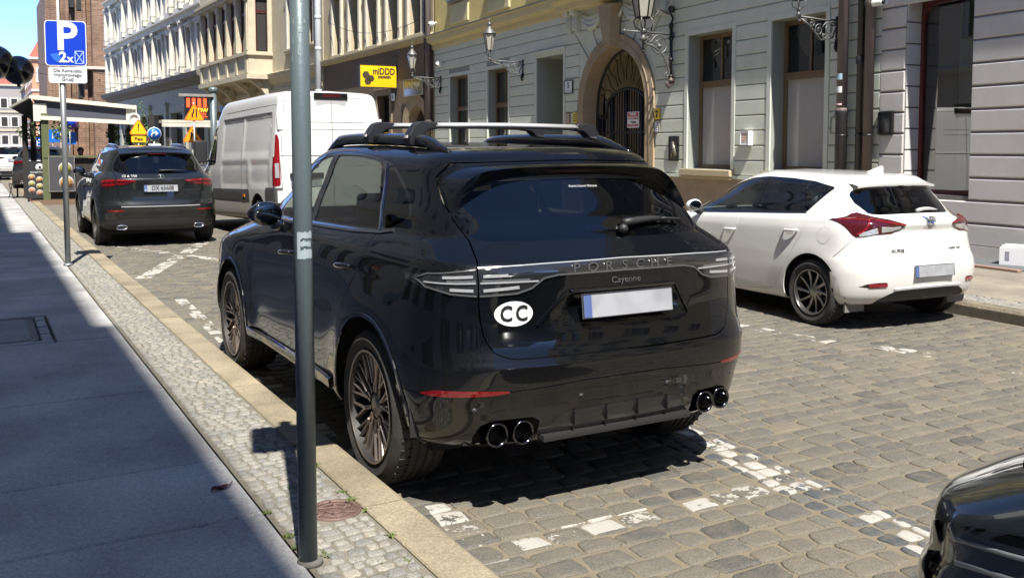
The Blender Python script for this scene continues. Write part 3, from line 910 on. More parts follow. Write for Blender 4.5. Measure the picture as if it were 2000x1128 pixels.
b = MB(); b.box(-w / 2 + .03, w / 2 - .03, th, th + .002, -.155, -.105); b.build("red_line", M_red, e)
ptext(e, "NIE BLOKOWAC", .04, M_wp, 0, -.13, th + .002)
e, w, h_, th = plate_thing("house_number", green, 11.9, 12.3, 3.10, 3.40, M_wp, "white house number five plate with dark frame beside the doorway", "house number", frame=M_black)
ptext(e, "5", .2, M_black, 0, .03, th, font_bold=.006); 
b = MB(); b.box(-.13, .13, th, th + .002, -.105, -.095); b.build("rule", M_black, e)
for nm, s0, s1, m_, lb in (("notice", 12.02, 12.22, mat("brown_notice", (.3, .12, .06), .5), "small brown striped notice left of the stone arch"), ("notice", 11.68, 11.88, M_yplate, "small yellow notice left of the stone arch")):
 e, w, h_, th = plate_thing(nm, green, s0, s1, 2.34, 2.60, m_, lb, "notice")
 b = MB()
 for q in range(4): b.box(-w / 2 + .03, w / 2 - .03, th, th + .002, -.1 + q * .055, -.08 + q * .055)
 b.build("print", M_black if m_ is M_yplate else M_wp, e)
e, w, h_, th = plate_thing("gas_notice", green, 8.03, 8.2, 2.32, 2.56, M_yplate, "yellow gas notice right of the stone arch above the intercom", "notice", y=.05)
b = MB(); b.box(-.05, .05, th, th + .002, .02, .07); b.box(-.03, .04, th, th + .002, -.08, 0); b.build("print", M_black, e)
e, w, h_, th = plate_thing("intercom", green, 8.03, 8.19, 2.04, 2.27, mat("steel_plate", (.55, .55, .53), .35, metal=.6), "pale metal intercom panel right of the stone arch", "intercom", y=.05)
b = MB()
for q in range(4): b.box(-.03, .03, th, th + .008, -.09 + q * .045, -.07 + q * .045)
b.build("button", M_wp, e)
e, w, h_, th = plate_thing("service_hatch", green, 7.37, 7.67, 1.45, 1.93, mat("bronze_plate", (.07, .065, .055), .4, metal=.5, var=.5, vscale=9, vcol=(.14, .13, .11)), "dark bronze relief plaque between arch and window", "plaque", frame=M_black)
b = MB(); b.tube([(-.08, th, -.15), (-.02, th + .01, .02), (.02, th + .01, .14)], [.05, .04, .02], 8); b.tube([(.08, th, -.18), (.02, th + .01, -.02)], [.03, .025], 8); b.build("relief", mat("bronze_relief", (.2, .185, .15), .4, metal=.4), e)
e, w, h_, th = plate_thing("fire_notice", green, 5.03, 5.24, 1.77, 2.0, M_wp, "framed white notice box between the two milk glass windows", "notice box", th=.1, frame=M_wp)
b = MB()
for q in range(3): b.box(-.06, .06, th, th + .003, -.05 + q * .05, -.03 + q * .05)
b.build("print", mat("orange_print", (.7, .25, .12), .6), e)
b = MB(); 
e, w, h_, th = plate_thing("meter_hatch", green, 2.78, 3.0, 1.95, 2.2, M_green, "flush green meter hatch beside the drain pipes", "hatch", frame=M_greend)
# ---- grey house on the right -------------------------------------------------------------------
grey = fac("grey_house", RP0, A_R, "lilac grey grooved house with tall rounded shop window on the right", "house")
SW_ = (.33, 1.52, 1.0, 3.93, .34)
wall_mesh(grey, -9, 2.0, .1, 14, [SW_], M_greyd, y=.0)
courses(grey, -9, 2.0, .295, 5.0, .325, [SW_[:4]], M_grey, proud=.02, gap=.014, c=.016, maxlen=4.5)
core(grey, -9, 2.0, .1, 14, 10, M_grey)
b = MB(); b.box(-9, .33, -.02, .03, .1, .30); b.box(1.52, 2.0, -.02, .03, .1, .3); b.box(.33, 1.52, -.34, -.3, .1, .98); b.build("base_course", M_grey, grey)
sill(grey, .33, 1.52, 1.0, M_ochre, out=-.1, h=.1)
b = MB(); b.box(.335, 1.515, -.33, -.12, .12, .84); b.build("stall_riser", M_ochre, grey)
# reveals in lighter render, blocks on the far reveal
for k in range(9):
 b = MB(); z = 1.02 + k * .325; b.box(1.5, 1.523, -.30, -.01, z + .012, min(z + .313, 3.92)); b.build("reveal_block", M_grey, grey)
# frame with rounded top corner
fr = MB(); y0, y1 = -.36, -.29
o1, o2, zl, zh = .33, 1.50, 1.0, 3.93
outp = [(o1, zl), (o2, zl), (o2, zh), (o1, zh)]
def rrect(a, b_, zl, zh, r, n=6):
 p = [(a, zl), (b_, zl)]
 p += arc(b_ - r, zh - r, r, 0, PI / 2, n) + arc(a + r, zh - r, r, PI / 2, PI, n)
 return p
inn = rrect(o1 + .04, o2 - .05, zl + .06, zh - .05, .22)
# fan the frame between outer rect and inner outline
NN = 48
def sample(poly, n):
 P = [Vector((x, z)) for x, z in poly]; L_ = [0]
 for i in range(len(P)): L_.append(L_[-1] + (P[(i + 1) % len(P)] - P[i]).length)
 out = []
 for k in range(n):
  t = L_[-1] * k / n
  for i in range(len(P)):
   if L_[i] <= t <= L_[i + 1] + 1e-9:
    u = (t - L_[i]) / max(1e-9, L_[i + 1] - L_[i]); q = P[i].lerp(P[(i + 1) % len(P)], u); out.append((q.x, q.y)); break
 return out
ii = sample(inn, NN)
cx_, cz_ = (o1 + o2) / 2, (zl + zh) / 2
oo = []
for x, z in ii:
 dx, dz = x - cx_, z - cz_
 t = min(((o2 - cx_) / abs(dx)) if abs(dx) > 1e-6 else 9e9, ((zh - cz_) / abs(dz)) if abs(dz) > 1e-6 else 9e9)
 oo.append((cx_ + dx * t, cz_ + dz * t))
vs = [(x, y1, z) for x, z in oo] + [(x, y1, z) for x, z in ii] + [(x, y0, z) for x, z in ii]
fs = []
for k in range(NN):
 k2 = (k + 1) % NN
 fs += [(k, k2, NN + k2, NN + k), (NN + k, NN + k2, 2 * NN + k2, 2 * NN + k)]
fr.add(vs, fs); swin = fr.build("shop_window", M_maroon, grey)
g = MB(); g.add([(o1, -.30, zl + .06), (o2 - .035, -.335, zl + .06), (o2 - .035, -.335, zh - .05), (o1, -.30, zh - .05)], [(0, 1, 2, 3)]); g.build("pane", M_panel2, swin)
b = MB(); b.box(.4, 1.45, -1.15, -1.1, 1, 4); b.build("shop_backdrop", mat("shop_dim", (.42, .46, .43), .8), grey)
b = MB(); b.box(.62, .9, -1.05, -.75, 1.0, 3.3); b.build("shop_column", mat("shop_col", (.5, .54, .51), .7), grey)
UG = [(-7.5, -6.2, 6.3, 8.8, .25), (-4.8, -3.5, 6.3, 8.8, .25), (-1.9, -.6, 6.3, 8.8, .25)]
for o in UG:
 window(grey, o[0], o[1], o[2], o[3], .06, MATS["white_window"], fw=.07, transom=o[2] + 1.7, mull=1)
 surround(grey, o[0], o[1], o[2], o[3], .15, M_greentrim, proud=.07)
molding(grey, -9, 2.0, [(0, 5.0), (.1, 5.05), (.25, 5.2), (.27, 5.35), (0, 5.42)], M_grey)
molding(grey, -9, 2.0, [(0, 13.4), (.1, 13.5), (.5, 13.8), (.55, 14.05), (0, 14.1)], M_grey, "eaves_cornice")
e, w, h_, th = plate_thing("letter_box", grey, 1.72, 1.97, 1.93, 2.24, mat("dark_glass_plate", (.025, .028, .03), .15), "dark glass panel on the grey pier beside the drain pipes", "panel", y=.02, th=.03, frame=M_black)
# far end of the right side behind the camera, seen only in reflections
back_r = fac("ochre_house", RP0, A_R, "ochre house standing further back along the same pavement", "house")
BW = [(-12 - k * 2.4, -10.7 - k * 2.4, z, z + 2.3, .2) for k in range(6) for z in (1.2, 5.6, 9.2)]
wall_mesh(back_r, -25, -9, .1, 13, BW, M_ochre)
core(back_r, -25, -9, .1, 13, 10, M_ochre)
for o in BW: window(back_r, o[0], o[1], o[2], o[3], -.15, MATS["white_window"], fw=.08, transom=o[2] + 1.6, mull=1)
# pipes in the corner
def pipe(name, s, r, d, z0, z1, m, label, joints=(), group=None, brackets=True):
 P = green.matrix_basis @ Vector((s, d, 0))
 e = empty(name, P, green.rotation_euler.z, label, "drain pipe", group)
 b = MB(); b.tube([(0, 0, z0), (0, 0, z1)], r, 14); b.build("pipe", m, e)
 for z in joints:
  b = MB(); b.lathe([(r + .004, -.07), (r + .018, -.05), (r + .018, .05), (r + .004, .07)], 14, (0, 0, z)); b.build("collar", m, e)
 if brackets:
  for z in (1.9, 4.3):
   b = MB(); b.lathe([(r + .006, -.015), (r + .012, -.015), (r + .012, .015), (r + .006, .015)], 14, (0, 0, z), close=True); b.box(-.015, .015, -d - .03, -r, z - .015, z + .015); b.build("bracket", M_pipek, e)
 return e
p1 = pipe("drain_pipe", 2.66, .085, .16, .1, 16, M_pipeb, "thick brown drain pipe with stickers and a lower iron sleeve", (2.28, 4.6))
b = MB(); b.lathe([(.096, 0), (.096, 2.1), (.105, 2.14), (.105, 2.2), (.09, 2.24)], 14, (0, 0, .1)); b.build("iron_sleeve", M_pipek, p1)
for z, w_, m_ in ((2.86, .05, mat("blue_sticker", (.35, .5, .6), .5)), (2.65, .045, M_wp), (2.41, .055, mat("pink_sticker", (.8, .6, .6), .5))):
 b = MB(); b.lathe([(.088, -.05 if w_ < .055 else -.015), (.088, .05 if w_ < .055 else .015)], 24, (0, 0, z)); me = b.mesh("s")
 bm = bmesh.new(); bm.from_mesh(me); bmesh.ops.delete(bm, geom=[f for f in bm.faces if len(f.verts) > 4 or not (f.calc_center_median().y > .055 and f.calc_center_median().x < .06)], context='FACES'); bm.to_mesh(me); bm.free(); link("sticker", me, p1, m_)
pipe("drain_pipe", 2.31, .06, .12, .1, 16, M_pipek, "thin black drain pipe between two brown ones in the corner", (3.1,))
pipe("drain_pipe", 2.12, .075, .13, .1, 16, M_pipeb, "plain brown drain pipe closest to the grey pier", (4.0,))
# CCTV above the pier
e = empty("security_camera", grey.matrix_basis @ Vector((1.9, .05, 3.98)), grey.rotation_euler.z, "white security camera over the grey pier beside the pipes", "camera")
b = MB(); b.box(-.04, .04, -.03, .1, -.05, .05); b.build("bracket", M_wp, e, bevel=.01)
b = MB(); b.lathe([(.0, -.02), (.05, -.01), (.055, .0), (.055, .16), (.06, .17), (.0, .17)], 14, (-.05, .12, -.02), 'x'); b.build("housing", M_wp, e)
b = MB(); b.lathe([(.04, 0), (.0, .004)], 12, (-.072, .12, -.02), 'x'); b.sphere((-.05, .12, -.02), .035, 6); b.build("lens", M_black, e)
# box of paper and mat by the wall
e = empty("paper_box", (13.0 - .55, 8.25, .125), R(20), "white carton of papers standing on the pavement against the grey wall", "carton")
e.location = (RP0.x - .36, RP0.y - .66, .126); e.rotation_euler = (0, 0, R(110))
b = MB()
b.box(-.17, .17, -.16, -.15, 0, .25); b.box(-.17, .17, .15, .16, 0, .25); b.box(-.17, -.16, -.15, .15, 0, .25); b.box(.16, .17, -.15, .15, 0, .25); b.box(-.16, .16, -.15, .15, 0, .01)
b.build("carton", mat("white_card", (.72, .72, .74), .7, var=.3, vscale=9, vcol=(.6, .6, .63)), e)
for k in range(5):
 b = MB(); b.box(-.14 + .01 * k, .13 + .008 * k, -.12 + .045 * k, -.10 + .045 * k, .02, .27 + .01 * (k % 3)); b.build("paper_stack", M_wp, e)
b = MB(); b.box(.05, .1, .161, .163, .08, .2); b.build("print", mat("grey_print", (.25, .25, .3), .6), e)
e = empty("door_mat", (RP0.x - .5, RP0.y - .1, .126), PI / 2 - A_R, "dark flat pavement plate in front of the shop window", "mat")
b = MB(); b.box(-1.0, 1.2, -.35, .38, 0, .022); b.build("plate", mat("mat_grey", (.11, .12, .12), .8, var=.4, vscale=20), e, bevel=.006, seg=1)
b = MB(); b.box(-1.04, 1.24, .38, .46, -.002, .035); b.build("edging", mat("red_brick_edge", (.27, .17, .13), .85), e, bevel=.006, seg=1)
# ---- brown house ---------------------------------------------------------------------------------
P1 = Vector((13.85, 30.0, 0)); A1 = R(.3)
brown = fac("brown_house", P1, A1, "house with dark brown ground floor and ochre storey of tall windows", "house")
BRW = [(9.42, 10.45, 5.75, 8.2, .35), (7.2, 8.35, 5.75, 8.2, .35), (5.08, 6.25, 5.75, 8.2, .35), (2.95, 4.1, 5.75, 8.2, .35), (.85, 2.0, 5.75, 8.2, .35)]
BRW2 = [(o[0], o[1], 9.9, 12.2, .3) for o in BRW]
GDR = [(4.0, 5.3, .1, 3.75, .3), (.35, 2.45, .1, 3.4, .45), (6.6, 8.4, .9, 3.4, .25), (9.3, 10.9, .9, 3.4, .25)]
wall_mesh(brown, .02, 11.9, .1, 5.5, GDR, M_brown)
wall_mesh(brown, .02, 11.9, 5.5, 15, BRW + BRW2, M_ochre)
core(brown, .02, 11.9, .1, 15, 11, M_ochre)
for o in BRW + BRW2:
 window(brown, o[0], o[1], o[2], o[3], -.33, M_darkframe, fw=.07, transom=o[2] + 1.7, mull=1)
 b = MB(); b.box(o[1], o[1] + .16, -.01, .12, o[2] - .1, o[3] + .1); b.box(o[0] - .16, o[0], -.01, .12, o[2] - .1, o[3] + .1); b.box(o[0] - .2, o[1] + .2, -.01, .16, o[3] + .1, o[3] + .3)
 b.build("window_surround", mat("pale_surround", (.6, .55, .44), .85, var=.3, vscale=4), brown)
 sill(brown, o[0] - .2, o[1] + .2, o[2], M_cream, out=.16, h=.08)
molding(brown, .02, 11.9, [(0, 5.40), (.1, 5.44), (.16, 5.5), (.2, 5.6), (.2, 5.66), (0, 5.7)], M_ochre)
molding(brown, .02, 11.9, [(0, 14.3), (.1, 14.4), (.5, 14.8), (.55, 15.0), (0, 15.1)], M_ochre, "eaves_cornice")
o = GDR[0]; window(brown, o[0], o[1], o[2], o[3], -.25, M_darkframe, fw=.1, transom=2.6, mull=1)
surround(brown, o[0], o[1], o[2], o[3], .22, mat("dull_brown_trim", (.27, .215, .15), .9), proud=.05)
for o in GDR[2:]:
 window(brown, o[0], o[1], o[2], o[3], -.2, M_darkframe, fw=.1, mull=1)
# arched stone doorway with iron grille
CX2, CZ2 = 1.4, 2.45
ia = arc(CX2, CZ2, .78, 0, PI, 14); oa = arc(CX2, CZ2, 1.2, 0, PI, 14)
ia = [(CX2 + .78, .1)] + ia + [(CX2 - .78, .1)]; oa = [(CX2 + 1.2, .1)] + oa + [(CX2 - 1.2, .1)]
n = len(ia); vs = []
for p, y_ in ((oa, 0), (oa, .1), (ia, .06), (ia, -.5)): vs += [(x, y_, z) for x, z in p]
b = MB(); b.add(vs, [(r_ * n + k, r_ * n + k + 1, (r_ + 1) * n + k + 1, (r_ + 1) * n + k) for r_ in range(3) for k in range(n - 1)]); b.build("stone_arch", M_sand_st, brown)
g = MB()
for k in range(-6, 7): 
 x = k * .115; g.tube([(CX2 + x, -.3, .1), (CX2 + x, -.3, CZ2 + .2 + .5 * math.sqrt(max(0, 1 - (x / .78) ** 2)))], .014, 5)
for z in (.3, 1.3, 2.4): g.box(CX2 - .77, CX2 + .77, -.31, -.29, z, z + .05)
g.build("grille", M_iron, brown)
# blade sign
e = empty("shop_sign", brown.matrix_basis @ Vector((3.3, .05, 4.37)), brown.rotation_euler.z, "yellow shop sign with dark hexagons projecting from the brown house", "sign")
YS = mat("sign_yellow", (.85, .53, .01), .4)
b = MB(); b.box(-.06, .06, 0, 1.42, -.4, .4); b.build("panel", YS, e, bevel=.012)
b = MB()
for q in ((0, 1.42, .4, .43), (0, 1.42, -.43, -.4), (-.03, 0, -.43, .43), (1.42, 1.45, -.43, .43)): b.box(-.075, .075, *q)
b.build("frame", M_darkframe, e)
BS = mat("sign_brown", (.06, .045, .02), .5)
M = frame_M((-.064, .50, .17), (0, -1, 0), (0, 0, 1))
text("lettering", "miDDD", .34, BS, e, M, font_bold=.012, squash=.80)
text("lettering", "motoin", .17, BS, e, frame_M((-.064, .48, -.02), (0, -1, 0), (0, 0, 1)), font_bold=.01)
b = MB()
for cy_, cz_, r in ((1.2, .03, .15), (1.13, -.2, .14), (1.0, -.09, .13)):
 b.lathe([(r, -.063), (r, -.066)], 6, (0, cy_, cz_), 'x', smooth=False)
b.build("hexagon", BS, e)
b = MB(); b.tube([(0, 0, .3), (0, -.05, .3)], .02, 6); b.tube([(0, 0, -.3), (0, -.05, -.3)], .02, 6); b.tube([(0, -.04, .8), (0, 1.1, .43)], .008, 5); b.build("bracket", M_iron, e)
e, w, h_, th = plate_thing("house_number", brown, 3.4, 3.9, 3.50, 3.78, M_wp, "white house number six plate on the brown house", "house number", frame=M_black)
ptext(e, "6", .22, M_black, 0, 0, th, font_bold=.006)
e, w, h_, th = plate_thing("shop_plaque", brown, .62, 2.3, 3.6, 4.16, mat("plaque_olive", (.12, .11, .08), .25, var=.4, vscale=6), "dark glass plaque with faded letters above the arched brown doorway", "plaque", y=.12, frame=M_lead)
ptext(e, "EX-EMISJA", .26, mat("dull_brass", (.3, .27, .18), .5), 0, .06, th)
# boundary pipes
def pipe2(par, s, r, d, z0, z1, m, label, seg=()):
 e = empty("drain_pipe", par.matrix_basis @ Vector((s, d, 0)), par.rotation_euler.z, label, "drain pipe")
 b = MB(); b.tube([(0, 0, z0), (0, 0, z1)], r, 12); b.build("pipe", m, e)
 for z in seg:
  b = MB(); b.lathe([(r + .004, -.08), (r + .02, -.05), (r + .02, .05), (r + .004, .08)], 12, (0, 0, z)); b.build("collar", m, e)
 return e
pipe2(brown, .1, .10, .16, .1, 15, M_pipeb, "fat brown drain pipe between brown and green house", (2.6, 5.0))
pipe2(brown, .42, .06, .12, .1, 15, M_pipek, "slim black cable pipe on the corner of the brown house", (4.2,))
pipe2(brown, 12.0, .14, .25, .1, 15, M_pipew, "white painted drain pipe between cream and brown house", (4.3, 6.2, 7.6))
# ---- cream house with bay ---------------------------------------------------------------------------
P2 = Vector((13.91, 41.94, 0)); A2 = R(-2.0)
cream = fac("cream_house", P2, A2, "cream plaster house with a projecting bay window on brackets", "house")
CW = [(3.6, 4.9, 6.6, 9.2, .3), (1.2, 2.4, 6.6, 9.2, .3)]
CG = [(1.0, 3.2, .4, 3.8, .35), (4.2, 6.4, .1, 3.9, .4), (7.6, 12.6, .4, 4.0, .4), (14, 19.5, .4, 4.0, .4)]
wall_mesh(cream, .1, 20.7, .1, 16, CW + CG + [(o[0], o[1], 10.6, 13, .3) for o in CW], M_cream)
core(cream, .1, 20.7, .1, 16, 11, M_cream)
for o in CW + [(o[0], o[1], 10.6, 13, .3) for o in CW]:
 window(cream, o[0], o[1], o[2], o[3], -.25, M_woodred, fw=.09, transom=o[2] + 1.7, mull=1)
 surround(cream, o[0], o[1], o[2], o[3], .2, M_white, proud=.1); sill(cream, o[0] - .3, o[1] + .3, o[2], M_cream, out=.2, h=.12)
for o in CG: window(cream, o[0], o[1], o[2], o[3], -.3, M_darkframe, fw=.1, transom=3.0, mull=2)
molding(cream, .1, 20.7, [(0, 5.0), (.1, 5.1), (.18, 5.2), (.3, 5.45), (.33, 5.55), (0, 5.65)], M_cream)
molding(cream, .1, 20.7, [(0, 4.5), (.08, 4.55), (.08, 4.75), (0, 4.8)], M_cream, "string_course")
# oriel
BY0, BY1, BD = 7.6, 17.6, 1.25
bay = MB()
def frustum(b, s0, s1, d, z0, z1, in0=0, in1=0):
 vs = [(s0 + in0, -.02, z0), (s1 - in0, -.02, z0), (s1 - in0, d - in0, z0), (s0 + in0, d - in0, z0), (s0 + in1, -.02, z1), (s1 - in1, -.02, z1), (s1 - in1, d - in1, z1), (s0 + in1, d - in1, z1)]
 b.add(vs, [(0, 1, 2, 3), (4, 5, 6, 7), (0, 1, 5, 4), (1, 2, 6, 5), (2, 3, 7, 6), (3, 0, 4, 7)])
frustum(bay, BY0, BY1, BD, 5.55, 6.55); bay.build("bay_parapet", M_cream, cream)
for z, h_, ex in ((5.30, .25, .14), (6.52, .13, .12), (6.65, .06, .06), (9.7, .2, .16), (9.9, .14, .26)):
 b = MB(); frustum(b, BY0 - ex, BY1 + ex, BD + ex, z, z + h_); b.build("bay_molding", M_cream, cream)
b = MB(); frustum(b, BY0, BY1, BD, 9.6, 9.75); frustum(b, BY0, BY1, BD, 10, 15); b.build("bay_upper", M_cream, cream)
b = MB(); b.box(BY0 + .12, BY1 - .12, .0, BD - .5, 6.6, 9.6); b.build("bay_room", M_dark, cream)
for s in [BY0, BY0 + 1.0] : pass
# street side of the bay: pilasters and windows; near side: one window
for k in range(6):
 s = BY0 + .02 + k * (BY1 - BY0 - .44) / 5
 b = MB(); b.box(s, s + .4, BD - .4, BD, 6.7, 9.6); b.box(s + .06, s + .34, BD, BD + .06, 6.75, 9.5); b.box(s - .03, s + .43, BD - .02, BD + .1, 9.3, 9.6); b.box(s + .02, s + .38, BD, BD + .08, 5.6, 6.5); b.build("pilaster", M_cream, cream)
 if k < 5:
  a_ = s + .4; c_ = s + (BY1 - BY0 - .44) / 5
  window(cream, a_, c_, 6.7, 9.6, BD - .2, M_woodred, fw=.1, transom=8.7, mull=1, back=M_curt)
b = MB(); b.box(BY0, BY0 + .2, -.02, .22, 6.7, 9.6); b.box(BY0, BY0 + .2, BD - .38, BD - .01, 6.7, 9.6); b.build("bay_cheek", M_cream, cream)
wn_ = window(cream, 0, BD - .6, 6.7, 9.6, 0, M_woodred, fw=.09, transom=8.75, name="side_window", back=mat("pale_blind", (.55, .6, .58), .8))
wn_.matrix_local = Matrix.Translation((BY0 + .12, .22, 0)) @ Matrix.Rotation(PI / 2, 4, 'Z')
for s in (BY0 + .3, BY0 + 3, BY1 - 3, BY1 - .3):
 b = MB(); b.add([(s - .15, 0, 4.3), (s + .15, 0, 4.3), (s + .15, .2, 4.3), (s - .15, .2, 4.3), (s - .15, 0, 5.32), (s + .15, 0, 5.32), (s + .15, BD, 5.32), (s - .15, BD, 5.32), (s - .15, .5, 4.75), (s + .15, .5, 4.75)],
  [(0, 1, 2, 3), (4, 5, 6, 7), (3, 2, 9, 8), (8, 9, 6, 7), (0, 3, 8, 7, 4), (1, 2, 9, 6, 5)])
 b.lathe([(.2, -.17), (.2, .17)], 12, (s, .6, 5.05), 'x'); b.build("bracket", M_cream, cream)
e, w, h_, th = plate_thing("dark_awning_sign", cream, 13.2, 18.2, 3.95, 4.35, mat("dark_blue_board", (.03, .035, .05), .5), "dark fascia board under the bay of the cream house", "sign", y=.03)
# ---- white palace -----------------------------------------------------------------------------------
P3 = Vector((13.19, 62.77, 0)); A3 = R(-3.2)
white = fac("white_palace", P3, A3, "long pale stucco palace front with columns and soot dark cornice", "house")
WW = []
nb = 12; bw = 34.2 / nb
for k in range(nb):
 for (z0, z1) in ((7.1, 9.9), (11.5, 14.0), (15.6, 17.6)):
  WW.append((k * bw + .95, k * bw + bw - .75, z0, z1, .3))
WGd = [(k * 5.7 + .9, k * 5.7 + 4.7, .5, 4.3, .5) for k in range(6)]
wall_mesh(white, 0, 34.3, .1, 6.3, WGd, M_shopg)
wall_mesh(white, 0, 34.3, 6.3, 19, WW, M_white)
core(white, 0, 34.3, .1, 19, 12, M_white)
for o in WGd: window(white, o[0], o[1], o[2], o[3], -.4, M_darkframe, fw=.12, transom=3.2, mull=2)
for k in range(7): 
 b = MB(); b.box(k * 5.7 - .35, k * 5.7 + .45, 0, .22, .1, 4.9); b.box(k * 5.7 - .45, k * 5.7 + .55, 0, .3, 4.9, 5.1); b.build("pier", M_shopg, white)
courses(white, 0, 34.3, .5, 4.9, .55, WGd, M_shopg, proud=.03, maxlen=6)
for o in WW:
 window(white, o[0], o[1], o[2], o[3], -.28, M_darkframe, fw=.09, transom=o[2] + (o[3] - o[2]) * .66)
 for s in (o[0] - .2, o[1]):
  b = MB(); b.box(s, s + .2, -.01, .16, o[2] - .2, o[3]); b.box(s - .03, s + .23, -.01, .22, o[3] - .25, o[3]); b.build("window_pilaster", M_white, white)
 b = MB(); b.box(o[0] - .3, o[1] + .3, -.01, .2, o[3], o[3] + .16); b.box(o[0] - .38, o[1] + .38, -.01, .28, o[3] + .16, o[3] + .3); b.build("window_hood", M_white, white)
 b = MB(); b.box(o[0] - .3, o[1] + .3, -.01, .24, o[2] - .3, o[2] - .02); b.build("window_sill", M_white, white)
for k in range(0, nb + 1):
 if k % 3 == 1: continue
 s = min(max(k * bw + .1, .3), 34.0)
 for z0, z1 in ((6.9, 10.3), (11.3, 14.5)):
  b = MB(); b.box(s - .26, s + .26, -.01, .46, z0, z0 + .35)
  b.lathe([(.25, z0 + .35), (.22, z0 + .5), (.2, z1 - .5), (.19, z1 - .3), (.27, z1 - .12), (.27, z1)], 10, (s, .24, 0)); b.box(s - .3, s + .3, -.01, .5, z1, z1 + .14)
  b.build("column", M_white, white)
molding(white, 0, 34.4, [(0, 5.95), (.25, 6.05), (.35, 6.2), (.75, 6.4), (.8, 6.7), (.0, 6.9)], M_cornice)
for z in (10.5, 14.7): molding(white, 0, 34.4, [(0, z), (.3, z + .05), (.34, z + .3), (.52, z + .42), (.52, z + .55), (0, z + .65)], M_white, "entablature")
molding(white, 0, 34.4, [(0, 18.2), (.5, 18.4), (1.0, 18.8), (1.0, 19), (0, 19.1)], M_white, "eaves_cornice")
# ---- church of brick ----------------------------------------------------------------------------------
def brick_mat():
 m = bpy.data.materials.new("church_brick"); m.use_nodes = True; nt = m.node_tree; N = nt.nodes; L = nt.links; p = N["Principled BSDF"]
 tc = N.new("ShaderNodeTexCoord"); sp = N.new("ShaderNodeSeparateXYZ"); L.new(tc.outputs["Object"], sp.inputs[0])
 ad = N.new("ShaderNodeMath"); L.new(sp.outputs[0], ad.inputs[0]); L.new(sp.outputs[1], ad.inputs[1])
 cb = N.new("ShaderNodeCombineXYZ"); L.new(ad.outputs[0], cb.inputs[0]); L.new(sp.outputs[2], cb.inputs[1])
 br = N.new("ShaderNodeTexBrick"); br.inputs["Scale"].default_value = 1; br.inputs["Brick Width"].default_value = .56; br.inputs["Row Height"].default_value = .2; br.inputs["Mortar Size"].default_value = .018
 br.inputs["Color1"].default_value = (.17, .085, .05, 1); br.inputs["Color2"].default_value = (.26, .15, .09, 1); br.inputs["Mortar"].default_value = (.28, .22, .165, 1)
 L.new(cb.outputs[0], br.inputs[0])
 n = N.new("ShaderNodeTexNoise"); n.inputs["Scale"].default_value = .6; n.inputs["Detail"].default_value = 8; L.new(tc.outputs["Object"], n.inputs[0])
 mx = N.new("ShaderNodeMix"); mx.data_type = 'RGBA'; mx.blend_type = 'MULTIPLY'; mx.inputs[0].default_value = .7
 L.new(br.outputs[0], mx.inputs[6]); r = N.new("ShaderNodeMapRange"); r.inputs[1].default_value = .3; r.inputs[2].default_value = .7; r.inputs[3].default_value = .55; r.inputs[4].default_value = 1.2
 L.new(n.outputs[0], r.inputs[0]); L.new(r.outputs[0], mx.inputs[7]); L.new(mx.outputs[2], p.inputs["Base Color"]); p.inputs["Roughness"].default_value = .9
 return m
M_brick = brick_mat()
ch = empty("brick_church", (6.6, 112, 0), 0, "tall weathered brick church tower with pale string course", "church")
for nm, x0, x1, y0, h_ in (("buttress", 4.7, 8.2, -1, 42), ("tower_wall", 3.2, 4.7, .6, 42), ("nave_wall", 1.7, 3.2, 1.4, 42), ("rib", .85, 1.45, 1.2, 42), ("pinnacle", .36, .85, 1.3, 18.6), ("rib", 2.2, 2.6, .7, 40), ("rib", 3.9, 4.2, .1, 40)):
 b = MB(); b.box(x0, x1, y0, 16, 0, h_); b.build(nm, M_brick, ch)
b = MB(); b.box(1.45, 1.7, .9, 3, 0, 40); b.build("pale_rib", mat("pale_plaster", (.66, .6, .5), .9), ch)
b = MB(); b.box(.3, .9, 1.1, 3, 18.6, 19.3); b.build("pinnacle_cap", M_lead, ch)
b = MB(); b.box(3.1, 8.3, -1.2, 16.1, 10.2, 10.5); b.build("string_course", mat("pale_stone", (.55, .49, .4), .9), ch)
for s, z in ((2.7, 16.8), (3.35, 16.6), (3.3, 7.2), (1.9, 13.0), (2.8, 4)):
 b = MB(); b.box(s, s + .45, .5, 1.6, z, z + 1.7); b.build("window", M_dark, ch)
for q in range(7):
 b = MB(); x = 5.2 + (q * 1.7) % 2.6; z = 9 + q * 1.5; b.box(x, x + .16, -1.01, -.9, z, z + .18); b.build("putlog_hole", M_dark, ch)
